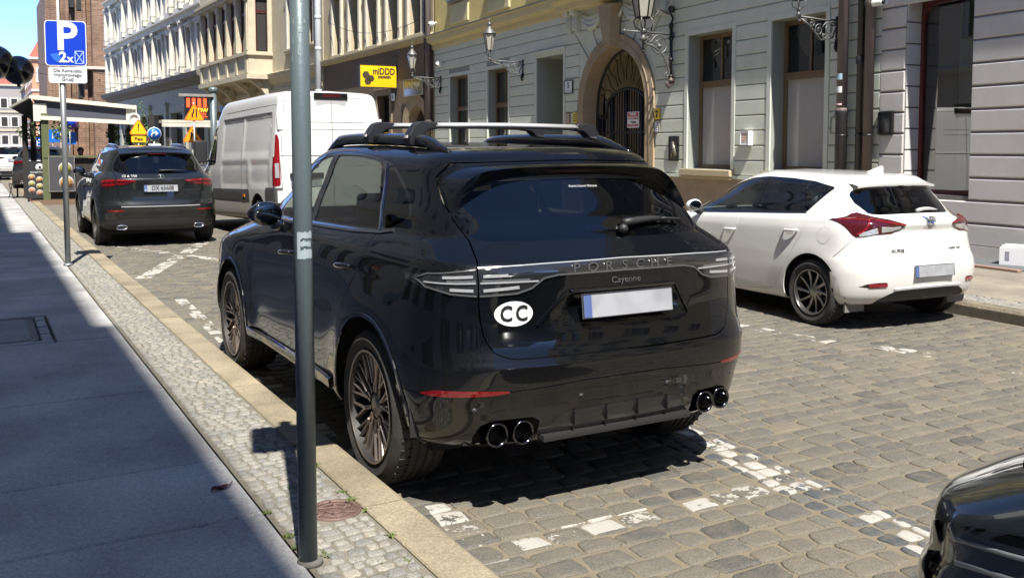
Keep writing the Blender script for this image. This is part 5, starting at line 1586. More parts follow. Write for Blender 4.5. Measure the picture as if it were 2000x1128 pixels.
CAY = dict(Yw=[-.45, .5, 1.7, 3.1], Yz=[-.85, -.2, 1.2, 2.4, 3.6], rows=[
 ((-.56, .35, 3.0), (3.45, .5, 2.6), (.66, .78, .78, .78), (.305, .31, .30, .30, .30)),
 ((-.70, .40, 3.0), (3.62, .5, 2.6), (.84, .91, .91, .90), (.315, .32, .31, .31, .31)),
 ((-.785, .42, 3.0), (3.72, .5, 2.6), (.905, .945, .94, .94), (.385, .38, .36, .36, .36)),
 ((-.825, .44, 3.0), (3.78, .5, 2.6), (.93, .955, .95, .955), (.52, .50, .46, .46, .46)),
 ((-.858, .45, 3.0), (3.82, .5, 2.6), (.945, .962, .952, .958), (.62, .61, .58, .58, .58)),
 ((-.862, .45, 3.0), (3.83, .5, 2.6), (.948, .965, .952, .958), (.70, .70, .68, .68, .66)),
 ((-.846, .45, 3.0), (3.83, .5, 2.6), (.948, .965, .950, .958), (.745, .75, .75, .74, .72)),
 ((-.826, .45, 3.0), (3.83, .5, 2.6), (.945, .964, .948, .957), (.80, .81, .82, .80, .77)),
 ((-.812, .45, 3.0), (3.82, .5, 2.6), (.938, .962, .944, .955), (.95, .96, .95, .92, .84)),
 ((-.815, .45, 3.0), (3.80, .5, 2.6), (.925, .956, .936, .948), (1.055, 1.055, 1.04, 1.01, .90)),
 ((-.818, .45, 3.0), (3.76, .52, 2.5), (.908, .945, .925, .930), (1.125, 1.12, 1.10, 1.07, .95)),
 ((-.800, .45, 3.0), (3.70, .55, 2.4), (.890, .930, .914, .900), (1.165, 1.16, 1.145, 1.11, .98)),
 ((-.745, .45, 2.9), (3.62, .6, 2.3), (.862, .905, .897, .860), (1.205, 1.20, 1.185, 1.145, 1.0)),
 ((-.690, .45, 2.7), (3.45, .65, 2.2), (.832, .876, .876, .790), (1.245, 1.24, 1.22, 1.18, 1.02)),
 ((-.655, .45, 2.6), (2.85, .6, 2.4), (.812, .848, .848, .745), (1.272, 1.268, 1.245, 1.20, 1.05)),
 ((-.585, .45, 2.6), (2.62, .6, 2.4), (.765, .803, .803, .66), (1.36, 1.37, 1.365, 1.30, 1.2)),
 ((-.480, .44, 2.6), (2.42, .6, 2.4), (.708, .745, .748, .60), (1.46, 1.48, 1.485, 1.40, 1.3)),
 ((-.395, .43, 2.6), (2.20, .6, 2.4), (.655, .690, .695, .55), (1.545, 1.59, 1.612, 1.535, 1.4)),
 ((-.350, .42, 2.6), (2.04, .6, 2.4), (.615, .645, .655, .52), (1.585, 1.64, 1.668, 1.615, 1.5)),
 ((-.320, .42, 2.6), (1.90, .6, 2.4), (.560, .590, .600, .48), (1.602, 1.662, 1.695, 1.66, 1.6)),
 ((-.290, .40, 2.6), (1.78, .5, 2.4), (.42, .44, .45, .38), (1.612, 1.678, 1.712, 1.685, 1.6)),
 ((-.270, .30, 2.6), (1.60, .4, 2.4), (.22, .22, .22, .20), (1.618, 1.686, 1.720, 1.695, 1.6)),
 ((-.260, .30, 2.6), (1.50, .4, 2.4), (.0, .0, .0, .0), (1.62, 1.688, 1.723, 1.695, 1.6)),
], flares=[(0, .39, .46, .022, .16), (2.895, .385, .45, .024, .15)], flare_top=1.05)
CAYP = (2.6406, 4.417, 0.0)
AUR = dict(Yw=[-.35, .5, 1.5, 2.7], Yz=[-.7, 0, 1.0, 2.0, 3.3], rows=[
 ((-.42, .35, 2.8), (3.2, .5, 2.5), (.62, .70, .70, .70), (.25, .20, .19, .19, .2)),
 ((-.56, .38, 2.8), (3.35, .5, 2.5), (.79, .80, .80, .80), (.262, .22, .20, .20, .22)),
 ((-.63, .40, 2.9), (3.42, .5, 2.5), (.845, .845, .83, .85), (.325, .29, .26, .26, .28)),
 ((-.665, .42, 3.0), (3.46, .5, 2.5), (.862, .858, .842, .862), (.45, .42, .38, .38, .38)),
 ((-.675, .43, 3.0), (3.48, .5, 2.5), (.868, .864, .85, .866), (.55, .54, .52, .50, .50)),
 ((-.665, .43, 2.9), (3.48, .5, 2.5), (.866, .864, .852, .866), (.63, .63, .62, .60, .58)),
 ((-.640, .43, 2.8), (3.47, .5, 2.5), (.856, .862, .853, .862), (.71, .71, .70, .68, .64)),
 ((-.630, .44, 2.7), (3.45, .5, 2.5), (.845, .858, .852, .855), (.82, .82, .80, .77, .70)),
 ((-.630, .45, 2.6), (3.40, .52, 2.4), (.828, .852, .85, .845), (.91, .91, .885, .85, .76)),
 ((-.650, .48, 2.5), (3.30, .55, 2.3), (.80, .838, .84, .825), (.985, .975, .945, .90, .80)),
 ((-.640, .50, 2.4), (3.20, .6, 2.3), (.785, .825, .83, .79), (1.02, 1.01, .975, .93, .83)),
 ((-.545, .48, 2.3), (3.05, .65, 2.2), (.755, .80, .81, .73), (1.05, 1.045, 1.01, .955, .85)),
 ((-.500, .46, 2.3), (2.35, .6, 2.3), (.735, .785, .79, .67), (1.075, 1.065, 1.03, .98, .88)),
 ((-.435, .45, 2.3), (2.12, .6, 2.3), (.69, .745, .75, .6), (1.15, 1.15, 1.12, 1.06, 1.0)),
 ((-.365, .44, 2.3), (1.86, .6, 2.3), (.64, .695, .70, .54), (1.225, 1.24, 1.23, 1.15, 1.1)),
 ((-.300, .42, 2.3), (1.62, .6, 2.3), (.592, .645, .65, .5), (1.29, 1.33, 1.345, 1.27, 1.2)),
 ((-.260, .40, 2.3), (1.42, .6, 2.3), (.555, .605, .612, .46), (1.33, 1.38, 1.405, 1.35, 1.3)),
 ((-.240, .40, 2.3), (1.28, .6, 2.3), (.50, .555, .56, .42), (1.352, 1.41, 1.437, 1.40, 1.35)),
 ((-.230, .38, 2.3), (1.18, .5, 2.3), (.37, .42, .42, .33), (1.368, 1.428, 1.458, 1.425, 1.4)),
 ((-.225, .30, 2.3), (1.05, .4, 2.3), (.2, .2, .2, .2), (1.376, 1.436, 1.462, 1.43, 1.4)),
 ((-.222, .30, 2.3), (1.0, .4, 2.3), (0, 0, 0, 0), (1.378, 1.44, 1.466, 1.43, 1.4)),
], flares=[(0, .32, .38, .016, .12), (2.6, .32, .38, .014, .12)], flare_top=.9)
AURP = (7.77, 6.40, R(3.2))
def circ(cy, cz, r, n=40): return [(cy + r * math.cos(2 * PI * k / n), cz + r * math.sin(2 * PI * k / n)) for k in range(n)]
def seam(bm, fn, rid, g=.0025, cond=None, only=(0,)):
 region(bm, lambda c: fn(c) - g, 1, set(only), cond)
 region(bm, lambda c: fn(c) + g, rid, {1}, cond)
def ribbon(sampler, pts, half, name, m, parent, off=.004, th=.006, mirror=False, closed=False, n=3):
 """flat band lying on the body along 2D points"""
 P = pts; b = MB(); ring = []
 vs = []
 q = []
 for i in range(len(P) - 1):
  for k in range(n): t = k / n; q.append((P[i][0] + (P[i + 1][0] - P[i][0]) * t, P[i][1] + (P[i + 1][1] - P[i][1]) * t))
 q.append(P[-1])
 S_ = [sampler(*p) for p in q]; S_ = [s for s in S_ if s[0] is not None]
 for i, (p, nn) in enumerate(S_):
  a = S_[max(i - 1, 0)][0]; c = S_[min(i + 1, len(S_) - 1)][0]
  t = (c - a).normalized(); u = nn.cross(t).normalized()
  h_ = half if not callable(half) else half(i / max(1, len(S_) - 1))
  vs += [p + u * h_ + nn * off, p + u * h_ * .8 + nn * (off + th), p - u * h_ * .8 + nn * (off + th), p - u * h_ + nn * off, p - nn * .004]
 fs = []
 for i in range(len(S_) - 1):
  for k in range(5): fs.append((i * 5 + k, i * 5 + (k + 1) % 5, (i + 1) * 5 + (k + 1) % 5, (i + 1) * 5 + k))
 e = (len(S_) - 1) * 5
 fs += [(4, 3, 2, 1, 0), tuple(e + k for k in range(5))]
 b.add(vs, fs)
 o = b.build(name, m, parent)
 if mirror:
  b.v = [(-x, y, z) for x, y, z in b.v]; b.build(name, m, parent)
 return o
def disc_on(sampler, x, z, rx, rz, name, m, parent, off=.002, n=32, dome=0.0):
 """oval decal following the surface"""
 vs = []; fs = []
 for r in (0, .5, 1):
  for k in range(n):
   a = 2 * PI * k / n
   p, nn = sampler(x + rx * r * math.cos(a), z + rz * r * math.sin(a))
   vs.append(p + nn * (off + dome * (1 - r * r)))
 for r in range(2):
  for k in range(n): fs.append((r * n + k, r * n + (k + 1) % n, (r + 1) * n + (k + 1) % n, (r + 1) * n + k))
 b = MB(); b.add(vs, fs, True); return b.build(name, m, parent)
def text_on(sampler, body, x, z, size, m, parent, name="lettering", off=.003, pitch=None, align='CENTER', bold=0.0, depth=.0015, squash=1.0):
 """letters placed one by one on the rear surface; +x is the car's right, as seen from behind"""
 me_all = bmesh.new()
 if pitch is None:
  chunks = [(body, 0)]
 else:
  chunks = [(c, (i - (len(body) - 1) / 2) * pitch) for i, c in enumerate(body) if c != ' ']
 for c, dx in chunks:
  p, nn = sampler(x + dx, z)
  if p is None: continue
  p2, _ = sampler(x + dx + .01, z)
  xd = (p2 - p)
  M = frame_M(p + nn * off, xd, Vector((0, 0, 1)))
  me = text_mesh(c, size, depth=depth, align=align, font_bold=bold, squash=squash); me.transform(M); me_all.from_mesh(me); bpy.data.meshes.remove(me)
 me = bpy.data.meshes.new(name); me_all.to_mesh(me); me_all.free()
 return link(name, me, parent, m)
def surf_frame(sampler, x, z, off=0.0):
 p, n = sampler(x, z); p2, _ = sampler(x + .02, z)
 return frame_M(p + n * off, p2 - p, Vector((0, 0, 1)))
def tex_tube(name, pts, r, m, parent, n=8): b = MB(); b.tube(pts, r, n); return b.build(name, m, parent)
def arch_trim(side, yc, zc, r, zlow, name, m, parent, half=.02, off=.012):
 a0 = -math.asin(min(1, (zc - zlow) / r))
 pts = [(yc + r * math.cos(a0 + (PI - 2 * a0) * k / 36), zc + r * math.sin(a0 + (PI - 2 * a0) * k / 36)) for k in range(37)]
 return ribbon(side, pts, half, name, m, parent, off=off * .2, th=off, mirror=True, n=1)
def liner(parent, yc, zc, r, xin, xout):
 b = MB(); n = 24; vs = []
 for x in (xout, xin):
  for k in range(n + 1):
   a = -.05 + (PI + .1) * k / n; vs.append((x, yc + r * math.cos(a), zc + r * math.sin(a)))
 fs = [(k, k + 1, n + 2 + k, n + 1 + k) for k in range(n)] + [tuple(range(n + 1, 2 * n + 2))]
 b.add(vs, fs); b.build("wheel_arch_liner", M_under, parent); b.v = [(-x, y, z) for x, y, z in b.v]; return b.build("wheel_arch_liner", M_under, parent)
M_mirr = mat("mirror_glass", (.16, .17, .18), .03, metal=1)
def mirror_cap(parent, c, sx, sy, sz, m, m2, sgn):
 b = MB(); b.sphere((0, 0, 0), 1, 10)
 v = []
 for x, y, z in b.v:
  y2 = y if y > -.35 else -.35 + (y + .35) * .15     # flat mirror side towards the rear
  v.append((c[0] * -sgn + x * sx, c[1] + y2 * sy, c[2] + z * sz * (1 - .15 * x * -sgn)))
 b.v = v; o = b.build("door_mirror", m, parent)
 b = MB(); b.sphere((0, 0, 0), 1, 8); b.v = [(c[0] * -sgn + x * sx * .86, c[1] - .40 * sy + y * .008, c[2] + z * sz * .80) for x, y, z in b.v]; b.build("mirror_glass", M_mirr, o)
 b = MB(); b.tube([(c[0] * -sgn + sgn * sx * .5, c[1], c[2] - sz * .75), (c[0] * -sgn + sgn * (sx + .10), c[1] + .05, c[2] - sz * 1.05 - .03)], [.045, .035], 8); b.build("mirror_foot", m2, o)
 return o
def handle(parent, side, y, z, m, ln=.2, label=None, sgn=-1):
 p, n = side(y, z); b = MB()
 vs = []
 pts = []
 for k in range(9):
  u = k / 8; q, nn = side(y + (u - .5) * ln, z - .012 * (u - .5))
  if q is None: continue
  pts.append(q + nn * (.006 + .03 * math.sin(PI * u) ** .5))
 b.tube(pts, [.010 + .006 * math.sin(PI * k / (len(pts) - 1)) for k in range(len(pts))], 8)
 if sgn > 0: b.v = [(-x, yy, zz) for x, yy, zz in b.v]
 o = b.build("handle", m, parent)
 return o
# ==================================================================== the black car
M_cay1 = glass_mat("privacy_glass", (.22, .235, .22), boost=.03)
M_cay2 = glass_mat("clear_car_glass", (.62, .67, .62), boost=.02)
def build_cayenne():
 X, Y, A = CAYP
 root = empty("parked_car", (X, Y, 0), -A, "black SUV with roof bars and an oval CC sticker parked by the kerb", "car")
 P = paint("black_car_paint", (.0024, .003, .004), rough=.35, spec=.05)
 G = shell(CAY); bm = grid_bm(G)
 side, rear, top, tree = surf_sampler(bm)
 flank = lambda f: f.calc_center_median().x < -.55
 back = lambda f: f.calc_center_median().y < .1
 for yc in (.02, 2.895): region(bm, side_fn(circ(yc, .385, .455)), 1, cond=lambda f: flank(f))
 dlo = smooth_poly([(2.12, 1.195), (1.76, 1.207), (1.107, 1.226), (.469, 1.240), (.117, 1.257), (-.02, 1.28), (-.105, 1.32), (-.122, 1.37), (-.04, 1.435), (.104, 1.505), (.301, 1.588), (.472, 1.619), (.805, 1.652), (1.2, 1.66), (1.5, 1.64), (1.75, 1.59), (2.05, 1.48), (2.2, 1.39), (2.25, 1.27)], 4)
 region(bm, side_fn(dlo), 20, {0}, flank)
 dl = side_fn(dlo, -.018)
 def pane(poly): 
  f1 = side_fn(poly); return lambda c: np.maximum(dl(c), f1(c))
 region(bm, pane([(1.30, 1.0), (2.4, 1.0), (2.4, 1.8), (1.34, 1.8)]), 21, {20}, flank)
 region(bm, pane([(.165, 1.0), (.165, 1.267), (.43, 1.602), (.43, 1.8), (1.25, 1.8), (1.20, 1.0)]), 22, {20}, flank)
 region(bm, pane([(-.3, 1.0), (.135, 1.0), (.135, 1.267), (.40, 1.602), (.40, 1.8), (-.3, 1.8)]), 23, {20}, flank)
 gl = [(-.001, 1.252), (.60, 1.253), (.655, 1.265), (.685, 1.30), (.692, 1.345), (.682, 1.392), (.64, 1.435), (.55, 1.497), (.448, 1.522), (-.001, 1.532)]
 region(bm, rear_fn(gl), 24, {0}, back)
 hatch = [(-.1, .743), (.20, .743), (.60, .747), (.671, .776), (.708, .844), (.722, .934), (.726, 1.03), (.726, 1.142), (.694, 1.218), (.676, 1.261), (.70, 1.345), (.70, 1.412), (.69, 1.47), (.668, 1.547), (.60, 1.609), (-.1, 1.625)]
 lampo = [(.728, 1.147), (.80, 1.138), (.894, 1.124), (.928, 1.097), (.915, 1.058), (.83, 1.033), (.728, 1.024)]
 lampi = [(-.1, 1.164), (.20, 1.162), (.43, 1.158), (.60, 1.152), (.725, 1.147), (.725, 1.024), (.56, 1.032), (.49, 1.052), (.43, 1.095), (.36, 1.107), (-.1, 1.109)]
 hf = rear_fn(hatch)
 seam(bm, hf, 30, .003, cond=lambda f: f.calc_center_median().y < -.1)
 region(bm, rear_fn(lampi), 41, {30}, lambda f: f.calc_center_median().y < -.5)
 region(bm, rear_fn(lampo), 40, {0}, lambda f: -1 < f.calc_center_median().y < -.34)
 region(bm, rear_fn([(-.1, 1.235), (.70, 1.235), (.655, 1.40), (.56, 1.61), (.45, 1.655), (-.1, 1.66)]), 25, {0}, lambda f: f.calc_center_median().y > 1.75)
 # plate recess is pressed in
 for v in bm.verts:
  if v.co.y < -.7 and abs(v.co.x) < .5:
   d = float(sd_poly([(-v.co.x, v.co.z)], [(-.5, 1.02), (.30, 1.03), (.40, .875), (-.5, .875)])[0])
   t = min(1, max(0, -d / .05)); v.co.y += .028 * t * t * (3 - 2 * t)
 bm.normal_update()
 rdoor = [(.155, 1.30), (.156, 1.16), (.175, 1.06), (.26, .98), (.40, .83), (.49, .66), (.52, .42), (1.26, .40), (1.255, 1.3)]
 fdoor = [(1.265, 1.3), (1.27, .40), (2.33, .40), (2.36, .8), (2.30, 1.3)]
 seam(bm, side_fn(smooth_poly(rdoor, 1)), 31, .0025, flank)
 seam(bm, side_fn(fdoor), 32, .0025, flank)
 bump = [(-.1, -.2), (-.1, .628), (.224, .626), (.609, .604), (.80, .60), (.95, .585), (1.2, .585), (1.2, -.2)]
 seam(bm, rear_fn(bump), 33, .002, cond=lambda f: f.calc_center_median().y < -.36)
 refl = [(.605, .607), (.75, .614), (.90, .612), (.94, .590), (.93, .582), (.85, .585), (.70, .590), (.62, .596)]
 region(bm, rear_fn(refl), 42, {0, 33, 1}, lambda f: f.calc_center_median().y < -.4)
 diff = [(-.1, .49), (.30, .487), (.35, .465), (.39, .42), (.43, .375), (-.1, .375)]
 region(bm, rear_fn(diff), 34, {33}, lambda f: f.calc_center_median().y < -.4)
 exr = [(.45, .345), (.445, .455), (.465, .472), (.66, .468), (.72, .445), (.742, .39), (.73, .345)]
 region(bm, rear_fn(exr), 1, {33}, lambda f: f.calc_center_median().y < -.4)
 piece(bm, {0}, "body", P, root)
 for o, nm in zip(piece(bm, {31}, "rear_door", P, root, 'pair'), "lr"):
  if nm == "l": hr_ = handle(o, side, .375, 1.062, M_gloss)
  else: handle(o, side, .375, 1.062, M_gloss, sgn=1)
 for o, nm in zip(piece(bm, {32}, "front_door", P, root, 'pair'), "lr"): handle(o, side, 1.50, 1.025, M_gloss, sgn=-1 if nm == "l" else 1)
 tg = piece(bm, {30}, "tailgate", P, root)
 piece(bm, {33}, "rear_bumper", P, root)
 df = piece(bm, {34}, "diffuser", mat("diffuser_grey", (.016, .016, .017), .22, coat=.4), root, off=-.003)
 piece(bm, {20}, "window_trim", M_gloss, root, off=-.002, wall=.01)
 piece(bm, {21}, "front_window", M_cay2, root, 'pair', off=-.005, wall=0)
 piece(bm, {25}, "windscreen", M_cay2, root, off=-.003, wall=0)
 piece(bm, {22}, "rear_window", M_cay1, root, 'pair', off=-.005, wall=0)
 piece(bm, {23}, "quarter_window", M_cay1, root, 'pair', off=-.005, wall=0)
 rg_ = piece(bm, {24}, "glass", glass_mat("hatch_glass", (.2, .21, .2), boost=.04), tg, off=-.003, wall=.01)
 for o in piece(bm, {40}, "tail_lamp", M_lampd, root, 'pair', off=.002, wall=.02): pass
 ls = piece(bm, {41}, "light_strip", M_lampd, tg, off=.003, wall=.012)
 for o in piece(bm, {42}, "reflector", M_redl, root, 'pair', off=.002): pass
 bm2 = bm
 # led bars inside the lamps
 for sg in (-1, 1):
  rs = (lambda s_: (lambda x, z: rear(s_ * x, z)))(sg)
  for (x0, x1, z0, z1, hh) in ((.60, .705, 1.118, 1.115, .007), (.55, .705, 1.063, 1.052, .007)):
   ribbon(rs, [(x0, z0), (x1, z1)], hh, "led_bar", M_led, ls, off=.004, th=.004)
  ribbon(rs, [(.46, 1.088), (.58, 1.088), (.718, 1.086)], .004, "led_line", M_led, ls, off=.004, th=.004)
  for (x0, x1, z0, z1, hh) in ((.745, .85, 1.114, 1.107, .007), (.745, .83, 1.052, 1.055, .007)):
   ribbon(rs, [(x0, z0), (x1, z1)], hh, "led_bar", M_led, root, off=.004, th=.004)
  ribbon(rs, [(.735, 1.086), (.83, 1.083), (.90, 1.083)], .004, "led_line", M_led, root, off=.004, th=.004)
 for sg in (-1, 1):
  rs = (lambda s_: (lambda x, z: rear(s_ * x, z)))(sg)
  for q, pts in enumerate(([(.732, 1.143), (.80, 1.134), (.89, 1.12), (.915, 1.095), (.90, 1.062), (.83, 1.037), (.732, 1.028)], [(.72, 1.028), (.56, 1.036), (.492, 1.056), (.432, 1.099), (.36, 1.111), (.0, 1.113)])):
   ribbon(rs, pts, .004, "lamp_edge", mat("lamp_edge_grey", (.16, .165, .17), .25, metal=.6), root if q == 0 else ls, off=.003, th=.004)
  ribbon(rs, [(.735, 1.09), (.84, 1.088)], .010, "lens_bar", mat("smoke_bar", (.09, .095, .1), .15, coat=1), root, off=.002, th=.003); ribbon(rs, [(.50, 1.09), (.71, 1.09)], .012, "lens_bar", MATS["smoke_bar"], ls, off=.002, th=.003)
 ribbon(rear, [(-.72, 1.151), (-.43, 1.1605), (0, 1.1655), (.43, 1.1605), (.72, 1.151)], .0035, "strip_edge", M_led, ls, off=.003, th=.003)
 text_on(rear, "PORSCHE", 0, 1.134, .062, mat("badge_grey", (.22, .22, .23), .3, metal=.8), tg, off=.005, pitch=.089, squash=1.25)
 M = surf_frame(rear, .01, 1.068, .004)
 text("model_script", "Cayenne", .042, MATS["badge_grey"], tg, M, squash=1.15)
 # plate and its ledge
 p, n = rear(0, .955)
 number_plate(tg, frame_M((.015, p.y - .022, .958), (1, 0, 0), (0, .12, 1)))
 b = MB(); b.box(-.30, .30, p.y - .012, p.y + .03, 1.022, 1.04); b.build("plate_lamp_ledge", M_gloss, tg, bevel=.006)
 ribbon(rear, [(.31, 1.03), (.40, .88)], .008, "recess_edge", P, tg, off=.0, th=.008); ribbon(rear, [(-.31, 1.03), (-.47, .885)], .008, "recess_edge", P, tg, off=.0, th=.008)
 st = disc_on(rear, -.573, .946, .088, .056, "oval_sticker", M_wp, tg, off=.0025)
 text_on(rear, "CC", -.573, .944, .098, M_black, st, off=.005, pitch=.070, bold=.002, squash=.86)
 # wiper
 b = MB(); ps = []
 for k in range(9):
  u = k / 8; q, nn = rear(.12 + .40 * u, 1.305 + .012 * math.sin(PI * u)); ps.append(q + nn * .022)
 b.tube(ps[:6], [.02, .019, .018, .016, .014, .012], 8); b.tube(ps[5:], .007, 6); b.sphere(rear(.11, 1.29)[0] + Vector((0, -.02, 0)), .024, 6); b.build("rear_wiper", M_plastic, tg)
 text_on(rear, "Porsche Centrum Warszawa", 0, 1.493, .016, M_wp, rg_, off=.002, squash=.9, depth=.0003)
 # spoiler
 stn = [((0, -.15, 1.628), (0, -.447, 1.596), (0, -.40, 1.545)), ((.25, -.15, 1.624), (.25, -.442, 1.592), (.25, -.395, 1.542)), ((.44, -.14, 1.613), (.44, -.425, 1.583), (.43, -.38, 1.533)), ((.56, -.13, 1.595), (.555, -.405, 1.560), (.535, -.36, 1.505)),
           ((.635, -.14, 1.558), (.632, -.395, 1.505), (.61, -.355, 1.455)), ((.670, -.19, 1.51), (.676, -.40, 1.44), (.655, -.38, 1.405)), ((.695, -.33, 1.40), (.700, -.412, 1.372), (.69, -.40, 1.362))]
 def cat(P, n=5):
  out = []
  for i in range(len(P) - 1):
   p0, p1, p2, p3 = [np.array(P[min(max(j, 0), len(P) - 1)]) for j in (i - 1, i, i + 1, i + 2)]
   for k in range(n):
    t = k / n; out.append(.5 * (2 * p1 + (p2 - p0) * t + (2 * p0 - 5 * p1 + 4 * p2 - p3) * t * t + (3 * p1 - p0 - 3 * p2 + p3) * t ** 3))
  out.append(np.array(P[-1])); return out
 As, Bs, Cs = [cat([(-s[0][0], *s[0][1:]) if i == -1 else s[j] for s in stn]) for i, j in ((0, 0), (0, 1), (0, 2))]
 vs = []; fs = []
 for a, b_, c in zip(As, Bs, Cs):
  row = [a + (b_ - a) * t + np.array([0, 0, .010 * math.sin(PI * t)]) for t in (0, .2, .4, .6, .8, .94)] + [b_ + (c - b_) * .04, b_ + (c - b_) * .4, c]
  vs += [tuple(r) for r in row]
 m_ = 9; n_ = len(As)
 for i in range(n_ - 1):
  for k in range(m_ - 1): fs.append((i * m_ + k, i * m_ + k + 1, (i + 1) * m_ + k + 1, (i + 1) * m_ + k))
 b = MB(); b.add(vs, fs, True); k = len(b.v); b.v += [(-x, y, z) for x, y, z in b.v[:k]]; b.f += [tuple(k + i for i in f) for f in b.f[:]]; b.sm += b.sm[:]
 spo = b.build("roof_spoiler", P, tg)
 bm3 = bmesh.new(); bm3.from_mesh(spo.data); bmesh.ops.remove_doubles(bm3, verts=bm3.verts, dist=1e-4); bmesh.ops.recalc_face_normals(bm3, faces=bm3.faces); bm3.to_mesh(spo.data); bm3.free()
 spo.data.set_sharp_from_angle(angle=R(50))
 b = MB(); vs = []
 for k in range(21):
  x = -.23 + .46 * k / 20; y0 = -.447 + .03 * (x / .44) ** 2
  vs += [(x, y0 - .002 + .012, 1.578), (x, y0 + .001 + .028, 1.561), (x, y0 + .06, 1.561), (x, y0 + .05, 1.578)]
 fs = [(k * 4 + q, k * 4 + (q + 1) % 4, k * 4 + 4 + (q + 1) % 4, k * 4 + 4 + q) for k in range(20) for q in range(4)] + [(0, 1, 2, 3), (80, 83, 82, 81)]
 b.add(vs, fs); b.build("brake_light", M_redd, spo)
 # rails and bars
 for sg in (-1, 1):
  pts = []; rr = []
  for k in range(21):
   u = k / 20; y = -.10 + 1.92 * u; q, nn = top(.562 - .012 * math.sin(PI * u), max(y, -.05))
   lift = .05 * min(1, math.sin(PI * u) * 2.2)
   pts.append((sg * (.562 - .012 * math.sin(PI * u)), y, q.z + lift - .012)); rr.append(.014 + .022 * min(1, math.sin(PI * u) * 2.5))
  b = MB(); b.tube(pts, rr, 10); b.build("roof_rail", M_gloss, root)
 for yb, zb in ((.312, 1.803), (.925, 1.815)):
  b = MB(); n = 12; prof = [(.040 * math.cos(2 * PI * k / n), .017 * math.sin(2 * PI * k / n)) for k in range(n)]
  vs = [(x, yb + py, zb + pz + .006 * (1 - (x / .5) ** 2)) for x in (-.46, -.2, 0, .2, .46) for py, pz in prof]
  fs = [(i * n + k, i * n + (k + 1) % n, (i + 1) * n + (k + 1) % n, (i + 1) * n + k) for i in range(4) for k in range(n)] + [tuple(range(n - 1, -1, -1)), tuple(4 * n + k for k in range(n))]
  b.add(vs, fs, True); cb = b.build("cross_bar", M_satin, root)
  for sg in (-1, 1):
   zr = top(.55, yb)[0].z + .03
   poly = [(-.615, zr - .02), (-.62, zr + .03), (-.60, zb - .02), (-.575, zb + .012), (-.54, zb + .024), (-.455, zb + .020), (-.445, zb + .004), (-.45, zb - .018), (-.50, zb - .022), (-.53, zb - .045), (-.548, zr + .01), (-.55, zr - .02)]
   if sg > 0: poly = [(-x, z) for x, z in poly][::-1]
   b = MB(); b.prism(poly, yb - .038, yb + .038); b.build("bar_foot", mat("foot_plastic", (.014, .014, .015), .42, bump=.1, bscale=300), cb, bevel=.012, seg=3)
   b = MB(); b.box(min(sg * .616, sg * .624), max(sg * .616, sg * .624), yb - .015, yb + .02, zr + .02, zr + .035); b.build("lock_cover", M_wp, cb)
 # divider bar, beltline trim, arches, handles
 ribbon(side, [(.150, 1.262), (.28, 1.43), (.415, 1.606)], .0045, "chrome_divider", M_chrome, root, off=.0, th=.006, mirror=True)
 ribbon(side, [(2.1, 1.196), (1.76, 1.203), (1.107, 1.222), (.469, 1.236), (.117, 1.252), (-.01, 1.272)], .010, "belt_trim", M_plastic, root, off=.001, th=.006, mirror=True)
 for yc in (.02, 2.895):
  arch_trim(side, yc, .385, .466, .32, "arch_trim", M_gloss, root, half=.011, off=.007)
  liner(root, yc, .385, .50, -.55, -.95)
 ribbon(side, [(.56, .395), (1.3, .39), (2.38, .385)], .03, "sill_trim", P, root, off=.004, th=.02, mirror=True)
 b = MB(); b.box(-.80, .80, -.40, 3.5, .25, .36); b.build("underbody", M_under, root)
 # exhausts
 for sg in (-1, 1):
  b = MB(); b.box(min(sg * .44, sg * .77), max(sg * .44, sg * .77), -.66, -.60, .345, .47); b.build("exhaust_housing", M_under, root)
  for xx, yy in ((.53, -.785), (.652, -.765)):
   b = MB(); b.lathe([(.046, .10), (.052, .02), (.056, .0), (.054, -.006), (.049, -.006), (.044, .004), (.042, .10)], 26, (sg * xx, yy, .405), 'y'); ex = b.build("exhaust_tip", mat("dark_chrome", (.12, .12, .125), .12, metal=1), root)
   b = MB(); b.lathe([(.042, .05), (.0, .051)], 20, (sg * xx, yy, .405), 'y'); b.build("bore", M_under, ex)
 for x in (-.27, -.09, .09, .27):
  p, n = rear(x, .45); b = MB(); b.box(x - .004, x + .004, p.y - .014, p.y + .03, .41, .48); b.build("fin", MATS["diffuser_grey"], df, bevel=.004)
 for x, z in ((-.75, .52), (-.25, .548), (.25, .548), (.75, .52)):
  p, n = rear(x, z); b = MB(); b.lathe([(.012, -.004), (.012, .002), (.0, .003)], 14, (0, 0, 0), 'y'); b.xform(Matrix.Translation(p) @ Vector((0, -1, 0)).rotation_difference(n).to_matrix().to_4x4() @ Matrix.Rotation(PI, 4, 'Z')); b.build("parking_sensor", mat("sensor_grey", (.06, .06, .06), .35), root)
 p, n = rear(-.0, .36)
 b = MB(); b.box(-.43, .43, -.80, -.66, .345, .375); b.build("lower_lip", M_plastic, root, bevel=.01)
 for sg in (-1, 1): mirror_cap(root, (1.0 , 1.78, 1.255), .115, .09, .08, M_gloss, M_gloss, sg * -1 if False else sg)
 interior(root, 1.15, 2.3, -.3, .55, 1.55, .78)
 b = MB(); b.box(-.11, .11, 1.55, 1.57, 1.48, 1.54); b.tube([(0, 1.57, 1.52), (0, 1.62, 1.60)], .012, 5); b.build("interior_mirror", M_plastic, root)
 Rm = mat("bronze_rim", (.27, .225, .20), .34, metal=.8)
 w0 = build_wheel(root, (-.825, .02, .388), .388, .285, .288, Rm, 'mesh')
 copy_wheel(w0, root, (.825, .02, .388), True); copy_wheel(w0, root, (-.835, 2.895, .388)); copy_wheel(w0, root, (.835, 2.895, .388), True)
 bm.free()
 return root
cayenne = build_cayenne()
